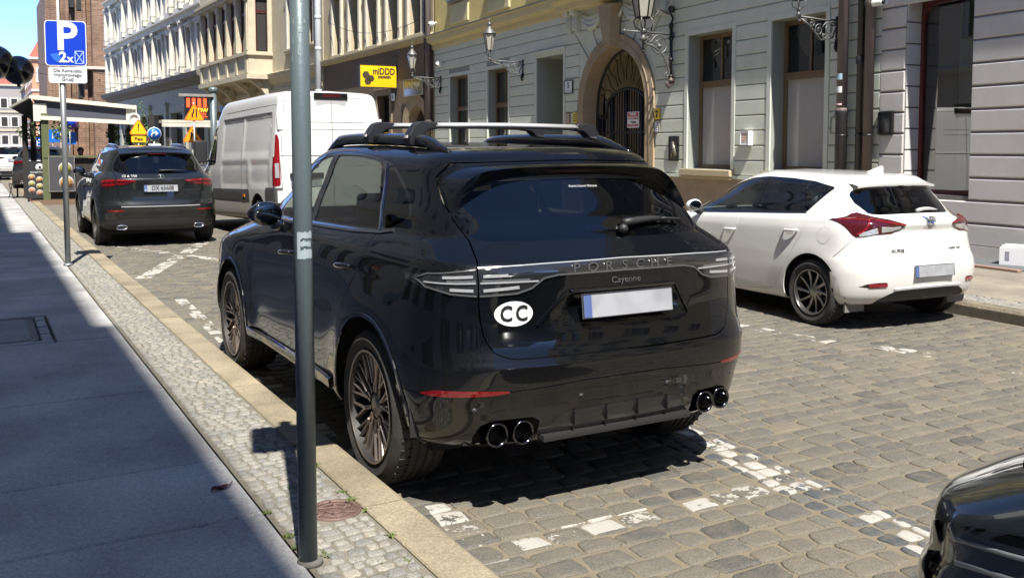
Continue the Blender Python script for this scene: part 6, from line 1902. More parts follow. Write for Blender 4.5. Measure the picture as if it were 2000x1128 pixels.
# ==================================================================== the white hatchback
M_h1 = glass_mat("green_tint_glass", (.40, .45, .41), boost=.09)
M_h2 = glass_mat("dark_tint_glass", (.16, .17, .17), boost=.07)
def build_hatch():
 X, Y, A = AURP
 root = empty("parked_car", (X, Y, 0), -A, "white five door hatchback parked along the far kerb", "car")
 P = paint("white_car_paint", (.70, .695, .67), rough=.4)
 G = shell(AUR); bm = grid_bm(G)
 side, rear, top, tree = surf_sampler(bm)
 flank = lambda f: f.calc_center_median().x < -.5
 back = lambda f: f.calc_center_median().y < .05
 for yc in (-.02, 2.58): region(bm, side_fn(circ(yc, .325, .365)), 1, cond=flank)
 dlo = [(1.95, .972), (1.4, 1.002), (.946, 1.027), (.50, 1.048), (.16, 1.066), (.145, 1.075), (-.055, 1.30), (-.045, 1.318), (.20, 1.365), (.50, 1.388), (.86, 1.397), (1.10, 1.375), (1.35, 1.31), (1.6, 1.20), (1.85, 1.06)]
 region(bm, side_fn(dlo), 20, {0}, flank)
 dl = side_fn(dlo, -.016)
 def pane(poly):
  f1 = side_fn(poly); return lambda c: np.maximum(dl(c), f1(c))
 region(bm, pane([(.96, .9), (2.2, .9), (2.2, 1.6), (.90, 1.6)]), 21, {20}, flank)
 region(bm, pane([(.20, .9), (.20, 1.07), (.355, 1.36), (.355, 1.6), (.82, 1.6), (.885, .9)]), 22, {20}, flank)
 region(bm, pane([(-.3, .9), (.165, .9), (.165, 1.07), (.32, 1.36), (.32, 1.6), (-.3, 1.6)]), 23, {20}, flank)
 region(bm, rear_fn([(-.1, 1.0), (.68, 1.0), (.62, 1.15), (.52, 1.34), (.40, 1.40), (-.1, 1.41)]), 25, {0}, lambda f: f.calc_center_median().y > 1.0)
 gl = [(-.1, 1.075), (.25, 1.072), (.45, 1.066), (.525, 1.075), (.575, 1.17), (.565, 1.245), (.53, 1.285), (.42, 1.312), (-.1, 1.33)]
 region(bm, rear_fn(gl), 24, {0}, back)
 hatch = [(-.1, .652), (.30, .655), (.345, .672), (.44, .72), (.465, .83), (.45, .90), (.52, 1.0), (.60, 1.06), (.61, 1.17), (.59, 1.26), (.52, 1.345), (.45, 1.375), (-.1, 1.39)]
 lampi = [(.305, .988), (.38, 1.008), (.50, 1.042), (.55, 1.062), (.62, 1.095), (.60, 1.0), (.52, .915), (.45, .905), (.34, .952)]
 lampo = [(.60, 1.085), (.635, 1.082), (.70, 1.05), (.792, 1.024), (.785, .975), (.765, .90), (.745, .872), (.60, .895), (.45, .905), (.46, 1.03)]
 seam(bm, rear_fn(smooth_poly(hatch, 3)), 30, .0016, cond=lambda f: f.calc_center_median().y < -.08)
 region(bm, rear_fn(lampi), 41, {30}, lambda f: f.calc_center_median().y < -.15)
 region(bm, rear_fn(lampo), 40, {0, 1}, lambda f: -1 < f.calc_center_median().y < -.19 and f.calc_center_median().z > .8)
 rdoor = [(.155, 1.2), (.154, 1.06), (.112, .93), (.13, .85), (.243, .685), (.35, .50), (.418, .385), (.51, .295), (.60, .275), (1.075, .235), (1.10, .65), (1.05, 1.01), (1.05, 1.2)]
 fdoor = [(1.06, 1.2), (1.062, 1.01), (1.112, .65), (1.087, .235), (2.05, .235), (2.12, .7), (2.05, 1.2)]
 seam(bm, side_fn(rdoor), 31, .0015, flank); seam(bm, side_fn(fdoor), 32, .0015, flank)
 bump = [(-.1, -.2), (-.1, .642), (.36, .642), (.46, .70), (.55, .82), (.72, .87), (.80, .80), (.865, .68), (1.0, .64), (1.0, -.2)]
 seam(bm, rear_fn(smooth_poly(bump[1:8], 3, False) + bump[8:] + bump[:1]), 33, .0012, cond=lambda f: f.calc_center_median().y < -.30)
 region(bm, side_fn(circ(-.155, .868, .077)), 35, {0}, flank)
 dif = [(-.1, .385), (.30, .383), (.42, .374), (.50, .34), (.58, .29), (.60, .1), (-.1, .1)]
 region(bm, rear_fn(dif), 34, {33}, lambda f: f.calc_center_median().y < -.35)
 refl = [(.505, .462), (.60, .462), (.70, .452), (.765, .428), (.77, .42), (.70, .410), (.58, .412), (.52, .432)]
 region(bm, rear_fn(refl), 42, {0, 33, 1}, lambda f: f.calc_center_median().y < -.3)
 piece(bm, {0}, "body", P, root, wall=.01); piece(bm, {33}, "rear_bumper", P, root, wall=.01)
 tg = piece(bm, {30}, "tailgate", P, root, wall=.01)
 for o, q in zip(piece(bm, {31}, "rear_door", P, root, 'pair', wall=.01), (-1, 1)): handle(o, side, .27, .885, P, .19, sgn=q); disc_on(lambda y, z: side(y, z), .285, .88, .055, .032, "handle_cup_shade", mat("cup_shadow", (.5, .49, .47), .4), o, off=.001, n=20) if q < 0 else None  # flat disc behind the handle; the cup's shade is put into its grey
 for o, q in zip(piece(bm, {32}, "front_door", P, root, 'pair', wall=.01), (-1, 1)): handle(o, side, 1.19, .832, P, .19, sgn=q); disc_on(lambda y, z: side(y, z), 1.205, .828, .055, .032, "handle_cup_shade", MATS["cup_shadow"], o, off=.001, n=20) if q < 0 else None
 piece(bm, {35}, "fuel_flap", P, root, 'left', off=.0012, wall=.006)
 ribbon(side, [(-.155 + .078 * math.cos(2 * PI * k / 28), .868 + .078 * math.sin(2 * PI * k / 28)) for k in range(29)], .0018, "flap_seam", mat("seam_grey", (.3, .3, .3), .6), root, off=-.001, th=.0016, n=1)
 piece(bm, {20}, "window_trim", M_gloss, root, off=-.002, wall=.008)
 piece(bm, {21}, "front_window", M_h1, root, 'pair', off=-.004, wall=0)
 piece(bm, {25}, "windscreen", M_h1, root, off=-.003, wall=0)
 for rid, nm in ((22, "rear_window"), (23, "quarter_window")): piece(bm, {rid}, nm, M_h2, root, 'pair', off=-.004, wall=0)
 rg_ = piece(bm, {24}, "glass", M_carg, tg, off=-.003, wall=.008)
 tl = piece(bm, {40}, "tail_lamp", M_redd, root, 'pair', off=.006, wall=.02)
 ti = piece(bm, {41}, "hatch_lamp", M_redd, tg, off=.006, wall=.02)
 for sg in (-1, 1):
  rs = (lambda s_: (lambda x, z: rear(s_ * x, z)))(sg)
  ribbon(rs, [(.775, 1.018), (.70, 1.03), (.63, 1.02), (.56, 1.035)], .008, "light_bar", M_redl, tl[0] if sg < 0 else tl[1], off=.008, th=.004)
  ribbon(rs, [(.62, 1.018), (.66, .96), (.70, .915), (.735, .895)], .011, "light_bar", M_redl, tl[0] if sg < 0 else tl[1], off=.008, th=.004)
  ribbon(rs, [(.58, 1.025), (.48, 1.003), (.38, .99), (.31, .984)], .009, "light_bar", M_redl, ti, off=.008, th=.004)
  ribbon(rs, [(.575, .93), (.66, .905), (.72, .89)], lambda u: .028 - .012 * u, "clear_lens", M_clear, tl[0] if sg < 0 else tl[1], off=.008, th=.004)
  ribbon(rs, [(.545, .94), (.44, .945), (.36, .962)], lambda u: .03 - .02 * u, "clear_lens", M_clear, ti, off=.008, th=.004)
  ribbon(rs, [(.52, .436), (.62, .434), (.69, .432)], .016, "reflector", M_redl, root, off=.004, th=.004)
 for o in piece(bm, {42}, "fog_recess", M_gloss, root, 'pair', off=-.004, wall=.01): pass
 df = piece(bm, {34}, "diffuser", M_plastic, root, off=-.012)
 ribbon(rear, [(-.44, .392), (-.2, .398), (.2, .398), (.44, .392)], .011, "diffuser_strip", mat("grey_trim", (.42, .42, .43), .35), df, off=.0, th=.012)
 text_on(rear, "AURIS", -.385, .742, .048, MATS["badge_grey"], tg, off=.003, align='CENTER', squash=1.15, bold=.001)
 text_on(rear, "HYBRID  HSD", .36, .742, .030, MATS["badge_grey"], tg, off=.003)
 M = surf_frame(rear, 0, 1.012, .004)
 e = MB(); n = 28
 for rx, rz, cx, cz in ((.055, .038, 0, 0), (.018, .036, 0, 0), (.042, .014, 0, .018)):
  e.tube([(cx + rx * math.cos(2 * PI * k / n), cz + rz * math.sin(2 * PI * k / n), 0.006) for k in range(n + 1)], .006, 6)
 me = e.mesh("emblem"); me.transform(M); link("emblem", me, tg, M_chrome)
 disc_on(rear, 0, 1.012, .05, .034, "emblem_field", mat("emblem_blue", (.05, .12, .3), .2, coat=1), tg, off=.002, n=20)
 ribbon(rear, [(-.26, 1.055), (0, 1.055), (.26, 1.055)], .0025, "lip_line", MATS["seam_grey"], tg, off=-.002, th=.003)
 p, n_ = rear(0, .53); p.x = 0
 number_plate(root, frame_M((.03, p.y - .012, .55), (1, 0, 0), (0, .10, 1)))
 disc_on(rear, .0, .955, .085, .022, "opener_recess_shade", MATS["cup_shadow"], tg, off=.001, n=20)  # flat oval, greyed like the shade inside the opener
 b = MB(); ps = []
 for k in range(9): u = k / 8; q, nn = rear(-.02 + .30 * (1 - u), 1.088 + .03 * u * (1 - u) * 2 - .002); ps.append(q + nn * .02)
 b.tube(ps, [.006, .009, .013, .015, .016, .017, .018, .018, .016], 8); b.build("rear_wiper", mat("pale_grey_plastic", (.36, .36, .36), .45), tg)
 # roof spoiler lip, fin
 vs = []; fs = []; N2 = 24
 for k in range(N2 + 1):
  x = -.515 + 1.03 * k / N2; e2 = (abs(x) / .515) ** 3
  yb = -.30 + .05 * e2; zt = 1.352 - .022 * e2
  q, nn = top(x if abs(x) > .01 else .01, -.12)
  vs += [(x, -.12, (q.z if q else 1.38) + .001), (x, (yb - .12) / 2, zt + .022 - .006 * e2), (x, yb, zt), (x, yb + .005, zt - .022), (x, yb + .07, zt - .03)]
 for k in range(N2):
  for q in range(4): fs.append((k * 5 + q, k * 5 + q + 1, k * 5 + 6 + q, k * 5 + 5 + q))
 b = MB(); b.add(vs, fs, True); so = b.build("roof_spoiler", P, tg); so.data.set_sharp_from_angle(angle=R(50))
 b = MB(); b.box(-.02, .02, -.305, -.29, 1.318, 1.328); b.build("camera_nub", M_black, so)
 q, nn = top(.01, .02); b = MB(); b.add([(-.03, .12, q.z + .01), (.03, .12, q.z + .01), (.025, -.06, q.z - .02), (-.025, -.06, q.z - .02), (0, -.075, q.z + .075), (0, -.04, q.z + .075)], [(0, 1, 2, 3), (3, 2, 4), (0, 3, 4, 5), (1, 2, 4, 5)[::-1], (0, 1, 5)]); b.build("roof_antenna", P, root, bevel=.006)
 ribbon(side, [(2.0, .966), (1.4, .997), (.946, 1.021), (.5, 1.042), (.15, 1.061)], .006, "belt_trim", M_gloss, root, off=.0, th=.005, mirror=True)
 for yc in (-.02, 2.58): liner(root, yc, .325, .40, -.5, -.83)
 b = MB(); b.box(-.72, .72, -.25, 3.2, .2, .28); b.tube([(-.2, -.35, .27), (.2, -.35, .27)], .05, 10); b.build("underbody", M_under, root)
 for sg in (-1, 1):
  b = MB(); b.box(min(sg * .56, sg * .80), max(sg * .56, sg * .80), -.40, -.385, .17, .42); b.build("mud_flap", mat("mud_grey", (.17, .16, .15), .8), root)
  mirror_cap(root, (.93, 1.72, 1.06), .095, .075, .065, P, M_plastic, sg)
 interior(root, 1.0, 2.0, -.3, .35, 1.36, .68)
 Rm = mat("machined_rim", (.30, .285, .27), .3, metal=.9)
 w0 = build_wheel(root, (-.755, -.02, .316), .316, .225, .222, Rm, 'turbine')
 copy_wheel(w0, root, (.755, -.02, .316), True); copy_wheel(w0, root, (-.755, 2.58, .316)); copy_wheel(w0, root, (.755, 2.58, .316), True)
 bm.free(); return root
hatchback = build_hatch()
# ==================================================================== grey compact SUV ahead, and look-alikes far off
def scaled(spec, sx, sy, sz):
 d = dict(spec); d["Yw"] = [y * sy for y in spec["Yw"]]; d["Yz"] = [y * sy for y in spec["Yz"]]
 d["rows"] = [((r[0][0] * sy, r[0][1] * sy, r[0][2] - .1), (r[1][0] * sy, r[1][1] * sy, r[1][2]), tuple(w * sx for w in r[2]), tuple(z * sz for z in r[3])) for r in spec["rows"]]
 d["flares"] = [(f[0] * sy, f[1] * sz, f[2] * sz, f[3], f[4]) for f in spec["flares"]]; d["flare_top"] = spec["flare_top"] * sz
 return d
GLA = scaled(CAY, .945, .945, .945)
for _i, _z in ((0, .235), (1, .245), (2, .33)): r = GLA['rows'][_i]; GLA['rows'][_i] = (r[0], r[1], r[2], (_z,) + r[3][1:])
def build_compact(loc, rz, scale, P, label, plate=None, badge=None, detail=True, group=None, lens=None):
 root = empty("parked_car", loc, rz, label, "car", group); root.scale = (scale,) * 3
 G = shell(GLA, nr=24, ns=48, nf=14, K=4); bm = grid_bm(G)
 side, rear, top, tree = surf_sampler(bm); k_ = .945
 flank = lambda f: f.calc_center_median().x < -.5
 back = lambda f: f.calc_center_median().y < .1
 for yc in (.02, 2.735): region(bm, side_fn(circ(yc, .36, .40)), 1, cond=flank)
 dlo = smooth_poly([(y * k_, z * k_) for y, z in [(2.12, 1.195), (1.76, 1.207), (1.107, 1.226), (.469, 1.240), (.16, 1.252), (-.06, 1.36), (-.08, 1.42), (.104, 1.52), (.301, 1.588), (.472, 1.619), (.805, 1.652), (1.2, 1.66), (1.5, 1.635), (1.75, 1.565), (2.0, 1.44), (2.15, 1.32)]], 3)
 region(bm, side_fn(dlo), 20, {0}, flank)
 dl = side_fn(dlo, -.018)
 for lo, hi, rid in ((1.16, 2.4, 21), (.2, 1.08, 22), (-.3, .16, 23)):
  f1 = side_fn([(lo, .9), (hi, .9), (hi, 1.8), (lo + .15, 1.8)]); region(bm, lambda c: np.maximum(dl(c), f1(c)), rid, {20}, flank)
 region(bm, rear_fn([(-.1, 1.17), (.66, 1.17), (.62, 1.32), (.53, 1.52), (.42, 1.56), (-.1, 1.57)]), 25, {0}, lambda f: f.calc_center_median().y > 1.2)
 gl = [(-.1, 1.165), (.45, 1.165), (.60, 1.18), (.665, 1.22), (.655, 1.30), (.61, 1.40), (.56, 1.45), (-.1, 1.46)]
 region(bm, rear_fn(gl), 24, {0}, back)
 hatch = [(-.1, .66), (.45, .665), (.58, .72), (.64, .86), (.655, .98), (.66, 1.15), (.70, 1.25), (.64, 1.42), (.55, 1.52), (-.1, 1.535)]
 seam(bm, rear_fn(hatch), 30, .003, cond=lambda f: f.calc_center_median().y < -.1)
 li = [(.36, 1.055), (.50, 1.075), (.66, 1.085), (.66, .985), (.56, .985), (.45, 1.02)]; lo_ = [(.665, 1.085), (.80, 1.085), (.86, 1.06), (.86, .97), (.78, .955), (.665, .98)]
 region(bm, rear_fn(li), 41, {30}, lambda f: f.calc_center_median().y < -.4); region(bm, rear_fn(lo_), 40, {0}, lambda f: f.calc_center_median().y < -.25)
 bump = [(-.1, -.2), (-.1, .64), (.5, .64), (.70, .70), (.88, .72), (1.2, .72), (1.2, -.2)]
 seam(bm, rear_fn(bump), 33, .002, cond=lambda f: f.calc_center_median().y < -.33)
 low = [(-.1, -.2), (-.1, .47), (.55, .47), (.75, .43), (1.2, .42), (1.2, -.2)]
 region(bm, rear_fn(low), 34, {33}, lambda f: f.calc_center_median().y < -.3)
 rf = [(.52, .592), (.60, .60), (.80, .60), (.82, .585), (.70, .57), (.56, .575)]
 region(bm, rear_fn(rf), 42, {0, 33}, lambda f: f.calc_center_median().y < -.3)
 seam(bm, side_fn([(.14, 1.3), (.16, 1.0), (.36, .80), (.46, .6), (.48, .38), (1.14, .36), (1.13, 1.3)]), 31, .003, flank)
 seam(bm, side_fn([(1.14, 1.3), (1.15, .36), (2.18, .36), (2.2, .8), (2.15, 1.3)]), 32, .003, flank)
 piece(bm, {0}, "body", P, root); tg = piece(bm, {30}, "tailgate", P, root); piece(bm, {33}, "rear_bumper", P, root)
 for rid, nm in ((31, "rear_door"), (32, "front_door")):
  for o, q in zip(piece(bm, {rid}, nm, P, root, 'pair'), (-1, 1)): handle(o, side, .38 if rid == 31 else 1.38, .98 if rid == 31 else .955, P if detail else M_gloss, .2, sgn=q)
 piece(bm, {20}, "window_trim", M_gloss, root, off=-.002)
 piece(bm, {21}, "front_window", M_carg2, root, 'pair', off=-.005, wall=0)
 for rid, nm in ((22, "rear_window"), (23, "quarter_window")): piece(bm, {rid}, nm, M_carg, root, 'pair', off=-.005, wall=0)
 piece(bm, {25}, "windscreen", M_carg2, root, off=-.003, wall=0)
 piece(bm, {24}, "glass", M_carg, tg, off=-.003)
 piece(bm, {34}, "lower_bumper", M_plastic, root, off=-.003)
 for o in piece(bm, {40}, "tail_lamp", M_redd, root, 'pair', off=.004): pass
 ti = piece(bm, {41}, "hatch_lamp", M_redd, tg, off=.004); piece(bm, {42}, "reflector", M_redl, root, 'pair', off=.003)
 for sg in (-1, 1):
  rs = (lambda s_: (lambda x, z: rear(s_ * x, z)))(sg)
  ribbon(rs, [(.38, 1.052), (.5, 1.06), (.65, 1.066)], .014, "light_bar", M_redl, ti, off=.006, th=.004); ribbon(rs, [(.68, 1.066), (.84, 1.052)], .014, "light_bar", M_redl, root, off=.006, th=.004)
  ribbon(rs, [(.54, 1.01), (.65, 1.005)], .008, "light_bar", M_redl, ti, off=.006, th=.004); ribbon(rs, [(.68, 1.0), (.83, .99)], .012, "light_bar", M_redl, root, off=.006, th=.004)
  p, n_ = rear(sg * .59, .35); b = MB(); m_ = 24
  oo = [(.075 * max(-1, min(1, 1.25 * math.cos(2 * PI * k / m_))), .032 * math.sin(2 * PI * k / m_)) for k in range(m_)]
  b.tube([(sg * .59 + x, p.y - .012, .32 + z) for x, z in oo] + [(sg * .59 + oo[0][0], p.y - .012, .32 + oo[0][1])], .009, 6); ex = b.build("exhaust_trim", M_chrome, root)
  b = MB(); b.prism([(sg * .59 + x * .97, .32 + z * .97) for x, z in oo], p.y - .008, p.y + .02); b.build("bore", M_under, ex)
  pts = []; rr = []
  for k in range(15):
   u = k / 14; y = -.05 + 1.65 * u; q, nn = top(.535, max(y, .0)); pts.append((sg * .535, y, q.z + .04 * min(1, math.sin(PI * u) * 2) - .012)); rr.append(.012 + .014 * min(1, math.sin(PI * u) * 2))
  b = MB(); b.tube(pts, rr, 8); b.build("roof_rail", M_gloss, root)
  mirror_cap(root, (.97, 1.80, 1.17), .10, .08, .08, M_gloss, M_gloss, sg)
 ribbon(rear, [(-.6, .652), (-.3, .650), (0, .650), (.3, .650), (.6, .652)], .008, "loading_edge", M_satin, root, off=.004, th=.004)
 for yc in (.02, 2.735): liner(root, yc, .36, .44, -.5, -.9); arch_trim(side, yc, .36, .42, .30, "arch_trim", M_plastic, root, half=.02, off=.010)
 b = MB(); b.box(-.74, .74, -.5, 3.3, .2, .3); b.build("underbody", M_under, root)
 vs = []; fs = []
 for k in range(17):
  x = -.56 + 1.12 * k / 16; e2 = (abs(x) / .56) ** 3; yb = -.42 + .05 * e2; q, nn = top(x if abs(x) > .01 else .01, -.12 * k_ - .02)
  vs += [(x, -.14, (q.z if q else 1.5) + .002), (x, yb, 1.512 - .03 * e2), (x, yb + .01, 1.49 - .03 * e2), (x, yb + .08, 1.475 - .035 * e2)]
 for k in range(16):
  for q in range(3): fs.append((k * 4 + q, k * 4 + q + 1, k * 4 + 5 + q, k * 4 + 4 + q))
 b = MB(); b.add(vs, fs, True); so = b.build("roof_spoiler", P, tg); so.data.set_sharp_from_angle(angle=R(50))
 b = MB(); b.box(-.14, .14, -.425, -.41, 1.478, 1.494); b.build("brake_light", M_redd, so)
 p, n_ = rear(0, .93)
 number_plate(tg, frame_M((0, p.y - .012, .935), (1, 0, 0), (0, .15, 1)), plate)
 b = MB(); ps = []
 for k in range(7): q, nn = rear(.0 + .42 * k / 6, 1.20 + .006 * k * (6 - k) / 9); ps.append(q + nn * .02)
 b.tube(ps, [.018, .017, .015, .013, .009, .007, .006], 7); b.build("rear_wiper", M_plastic, tg)
 if badge:
  text_on(rear, badge, -.46, 1.125, .055, mat("badge_pale", (.7, .7, .7), .3), tg, off=.006, bold=.001, squash=1.1)
  M = surf_frame(rear, 0, 1.105, .006); e = MB(); e.tube([(.05 * math.cos(2 * PI * k / 24), .05 * math.sin(2 * PI * k / 24), 0) for k in range(25)], .006, 6)
  for a in (90, 210, 330): e.tube([(0, 0, .003), (.048 * math.cos(R(a)), .048 * math.sin(R(a)), 0)], [.010, .003], 6)
  me = e.mesh("emblem"); me.transform(M); link("emblem", me, tg, M_chrome)
 interior(root, 1.05, 2.1, -.2, .5, 1.46, .7)
 w0 = build_wheel(root, (-.80, .02, .355), .355, .235, .25, mat("dark_rim", (.10, .09, .08), .35, metal=.8), 'five')
 copy_wheel(w0, root, (.80, .02, .355), True); copy_wheel(w0, root, (-.80, 2.735, .355)); copy_wheel(w0, root, (.80, 2.735, .355), True)
 bm.free(); return root
compact = build_compact((2.775, 18.05, 0), 0, 1.075, paint("dark_grey_paint", (.014, .017, .018), rough=.35, metal=.3, spec=.1), "dark grey compact SUV with plate DX 65608 parked behind the kiosk", "DX 65608", "GLA 250")
P_far = paint("far_dark_paint", (.02, .022, .026), rough=.3)
far1 = build_compact((2.35, 43.5, 0), R(-6), 1.12, P_far, "black SUV with red tail lamps parked beyond the food kiosk", None, None, False)
P_farw = paint("far_white_paint", (.7, .7, .69), rough=.35)
far2 = build_compact((1.75, 56, 0), R(2), 1.2, P_farw, "white SUV half hidden at the far left kerb", None, None, False)
# ==================================================================== the car nosing in at bottom right
FRT = dict(Yw=[-.6, .4, 1.6, 2.75], Yz=[-.9, .6, 1.9, 2.75, 3.5], rows=[
 ((-.8, .4, 2.6), (3.28, .5, 2.6), (.68, .74, .74, .70), (.25, .2, .2, .2, .2)),
 ((-.9, .4, 2.6), (3.42, .52, 2.6), (.82, .85, .85, .80), (.26, .22, .22, .22, .23)),
 ((-.95, .4, 2.6), (3.50, .55, 2.5), (.86, .89, .89, .86), (.36, .34, .34, .34, .34)),
 ((-.97, .4, 2.6), (3.56, .42, 2.9), (.88, .905, .905, .888), (.50, .50, .50, .49, .47)),
 ((-.97, .4, 2.6), (3.56, .42, 2.9), (.88, .905, .905, .892), (.62, .63, .63, .61, .58)),
 ((-.96, .4, 2.6), (3.53, .42, 2.9), (.87, .905, .90, .890), (.74, .76, .76, .71, .64)),
 ((-.95, .4, 2.6), (3.525, .42, 2.9), (.85, .90, .895, .885), (.86, .88, .86, .775, .69)),
 ((-.90, .4, 2.6), (3.515, .42, 2.9), (.82, .88, .875, .872), (.95, .96, .92, .80, .722)),
 ((-.86, .4, 2.6), (3.45, .45, 2.7), (.79, .85, .845, .83), (.99, .99, .945, .855, .752)),
 ((-.83, .4, 2.6), (3.2, .5, 2.5), (.78, .83, .83, .74), (1.0, 1.0, .97, .91, .80)),
 ((-.8, .4, 2.6), (2.25, .7, 2.2), (.76, .81, .81, .62), (1.02, 1.02, 1.0, .95, .86)),
 ((-.6, .4, 2.6), (1.5, .6, 2.2), (.66, .70, .70, .5), (1.2, 1.25, 1.25, 1.1, 1.0)),
 ((-.3, .4, 2.6), (1.0, .6, 2.2), (.55, .58, .58, .4), (1.36, 1.42, 1.42, 1.3, 1.2)),
 ((-.2, .3, 2.6), (.9, .5, 2.2), (.3, .3, .3, .25), (1.40, 1.46, 1.46, 1.4, 1.3)),
 ((-.2, .3, 2.6), (.9, .5, 2.2), (.0, .0, .0, .0), (1.41, 1.47, 1.47, 1.4, 1.3)),
], flares=[(0, .33, .4, .015, .12), (2.75, .33, .4, .02, .12)], flare_top=.9)
_zz = lambda z: .2 + (z - .2) * 1.27
FRT['rows'] = [(r[0], r[1], tuple(w * .95 for w in r[2]), tuple(_zz(z) for z in r[3])) for r in FRT['rows']]
def build_front_car():
 root = empty("parked_car", FRP[:3], FRP[3], "dark glossy car nosing into view with clear headlamp at bottom right", "car")
 P = paint("deep_teal_black_paint", (.004, .0065, .0085), rough=.25)
 G = shell(FRT, nr=20, ns=70, nf=40, K=6); bm = grid_bm(G)
 side, rear, top, tree = surf_sampler(bm)
 flank = lambda f: f.calc_center_median().x < -.5
 front = lambda f: f.calc_center_median().y > 2.3
 for yc in (0, 2.72): region(bm, side_fn(circ(yc, .33, .37)), 1, cond=flank)
 # headlamp: cut in plan/side by polygon in (y,z)
 hl = [(2.73, .755), (2.86, .772), (3.02, .765), (3.2, .742), (3.33, .715), (3.42, .68), (3.36, .585), (3.20, .575), (3.02, .60), (2.88, .66), (2.76, .72)]
 hl = [(y, _zz(z)) for y, z in hl]
 region(bm, side_fn(hl), 40, {0}, lambda f: front(f) and f.calc_center_median().x < -.25)
 def hood(c):
  edge = .72 - .10 * np.clip((c[:, 1] - 2.75) / .7, 0, 1)          # half width of the bonnet
  nose = 3.44 - .28 * (c[:, 0] / .75) ** 2
  return np.maximum(np.maximum(-c[:, 0] - edge, c[:, 1] - nose), 1.95 - c[:, 1])
 seam(bm, hood, 30, .003, cond=lambda f: front(f) and f.calc_center_median().z > _zz(.68))
 seam(bm, side_fn([(3.02, .1), (3.02, _zz(.57)), (3.2, _zz(.565)), (3.36, _zz(.575)), (3.7, _zz(.575)), (3.7, .1)]), 33, .003, cond=front)
 piece(bm, {0}, "body", P, root); piece(bm, {30}, "bonnet", P, root); piece(bm, {33}, "front_bumper", P, root)
 hs = piece(bm, {40}, "headlamp", glass_mat("headlamp_glass", (.75, .78, .8), boost=.06), root, 'pair', off=.002, wall=.0)
 hb = piece(bm, {40}, "headlamp_bowl", mat("bowl_grey", (.07, .075, .08), .25, metal=.6), root, 'pair', off=-.022, wall=.0)
 for sg, o in zip((-1, 1), hs):
  for pts, r, m_ in (([(3.30, .60), (3.15, .595), (3.02, .62), (2.90, .672), (2.80, .722)], .010, M_wp), ([(3.30, .695), (3.15, .715), (3.0, .73), (2.86, .745)], .006, M_led), ([(3.25, .63), (3.1, .645), (2.98, .68)], .008, M_chrome), ([(3.28, .66), (3.12, .68), (2.95, .71)], .006, M_satin)):
   b = MB(); ps = []
   for y, z in pts:
    q, nn = side(y, _zz(z))
    if q: ps.append(((q - nn * .012).x * (1 if sg < 0 else -1), (q - nn * .012).y, (q - nn * .012).z))
   if len(ps) > 1: b.tube(ps, r, 6); b.build("light_guide", m_, o)
  q, nn = side(3.16, _zz(.655))
  b = MB(); c_ = (q - nn * .055); b.sphere(((c_.x) * (1 if sg < 0 else -1), c_.y, c_.z), .045, 8); b.build("projector", M_chrome, o)
 b = MB(); b.box(-.72, .72, -.7, 3.1, .15, .22); b.build("underbody", M_under, root)
 for yc in (0, 2.72): liner(root, yc, .33, .4, -.5, -.87)
 w0 = build_wheel(root, (-.79, 0, .325), .325, .225, .23, MATS["dark_rim"], 'five')
 copy_wheel(w0, root, (.79, 0, .325), True); copy_wheel(w0, root, (-.79, 2.72, .325)); copy_wheel(w0, root, (.79, 2.72, .325), True)
 bm.free(); return root
FRP = (2.635, -2.005, 0, 0)
front_car = build_front_car()
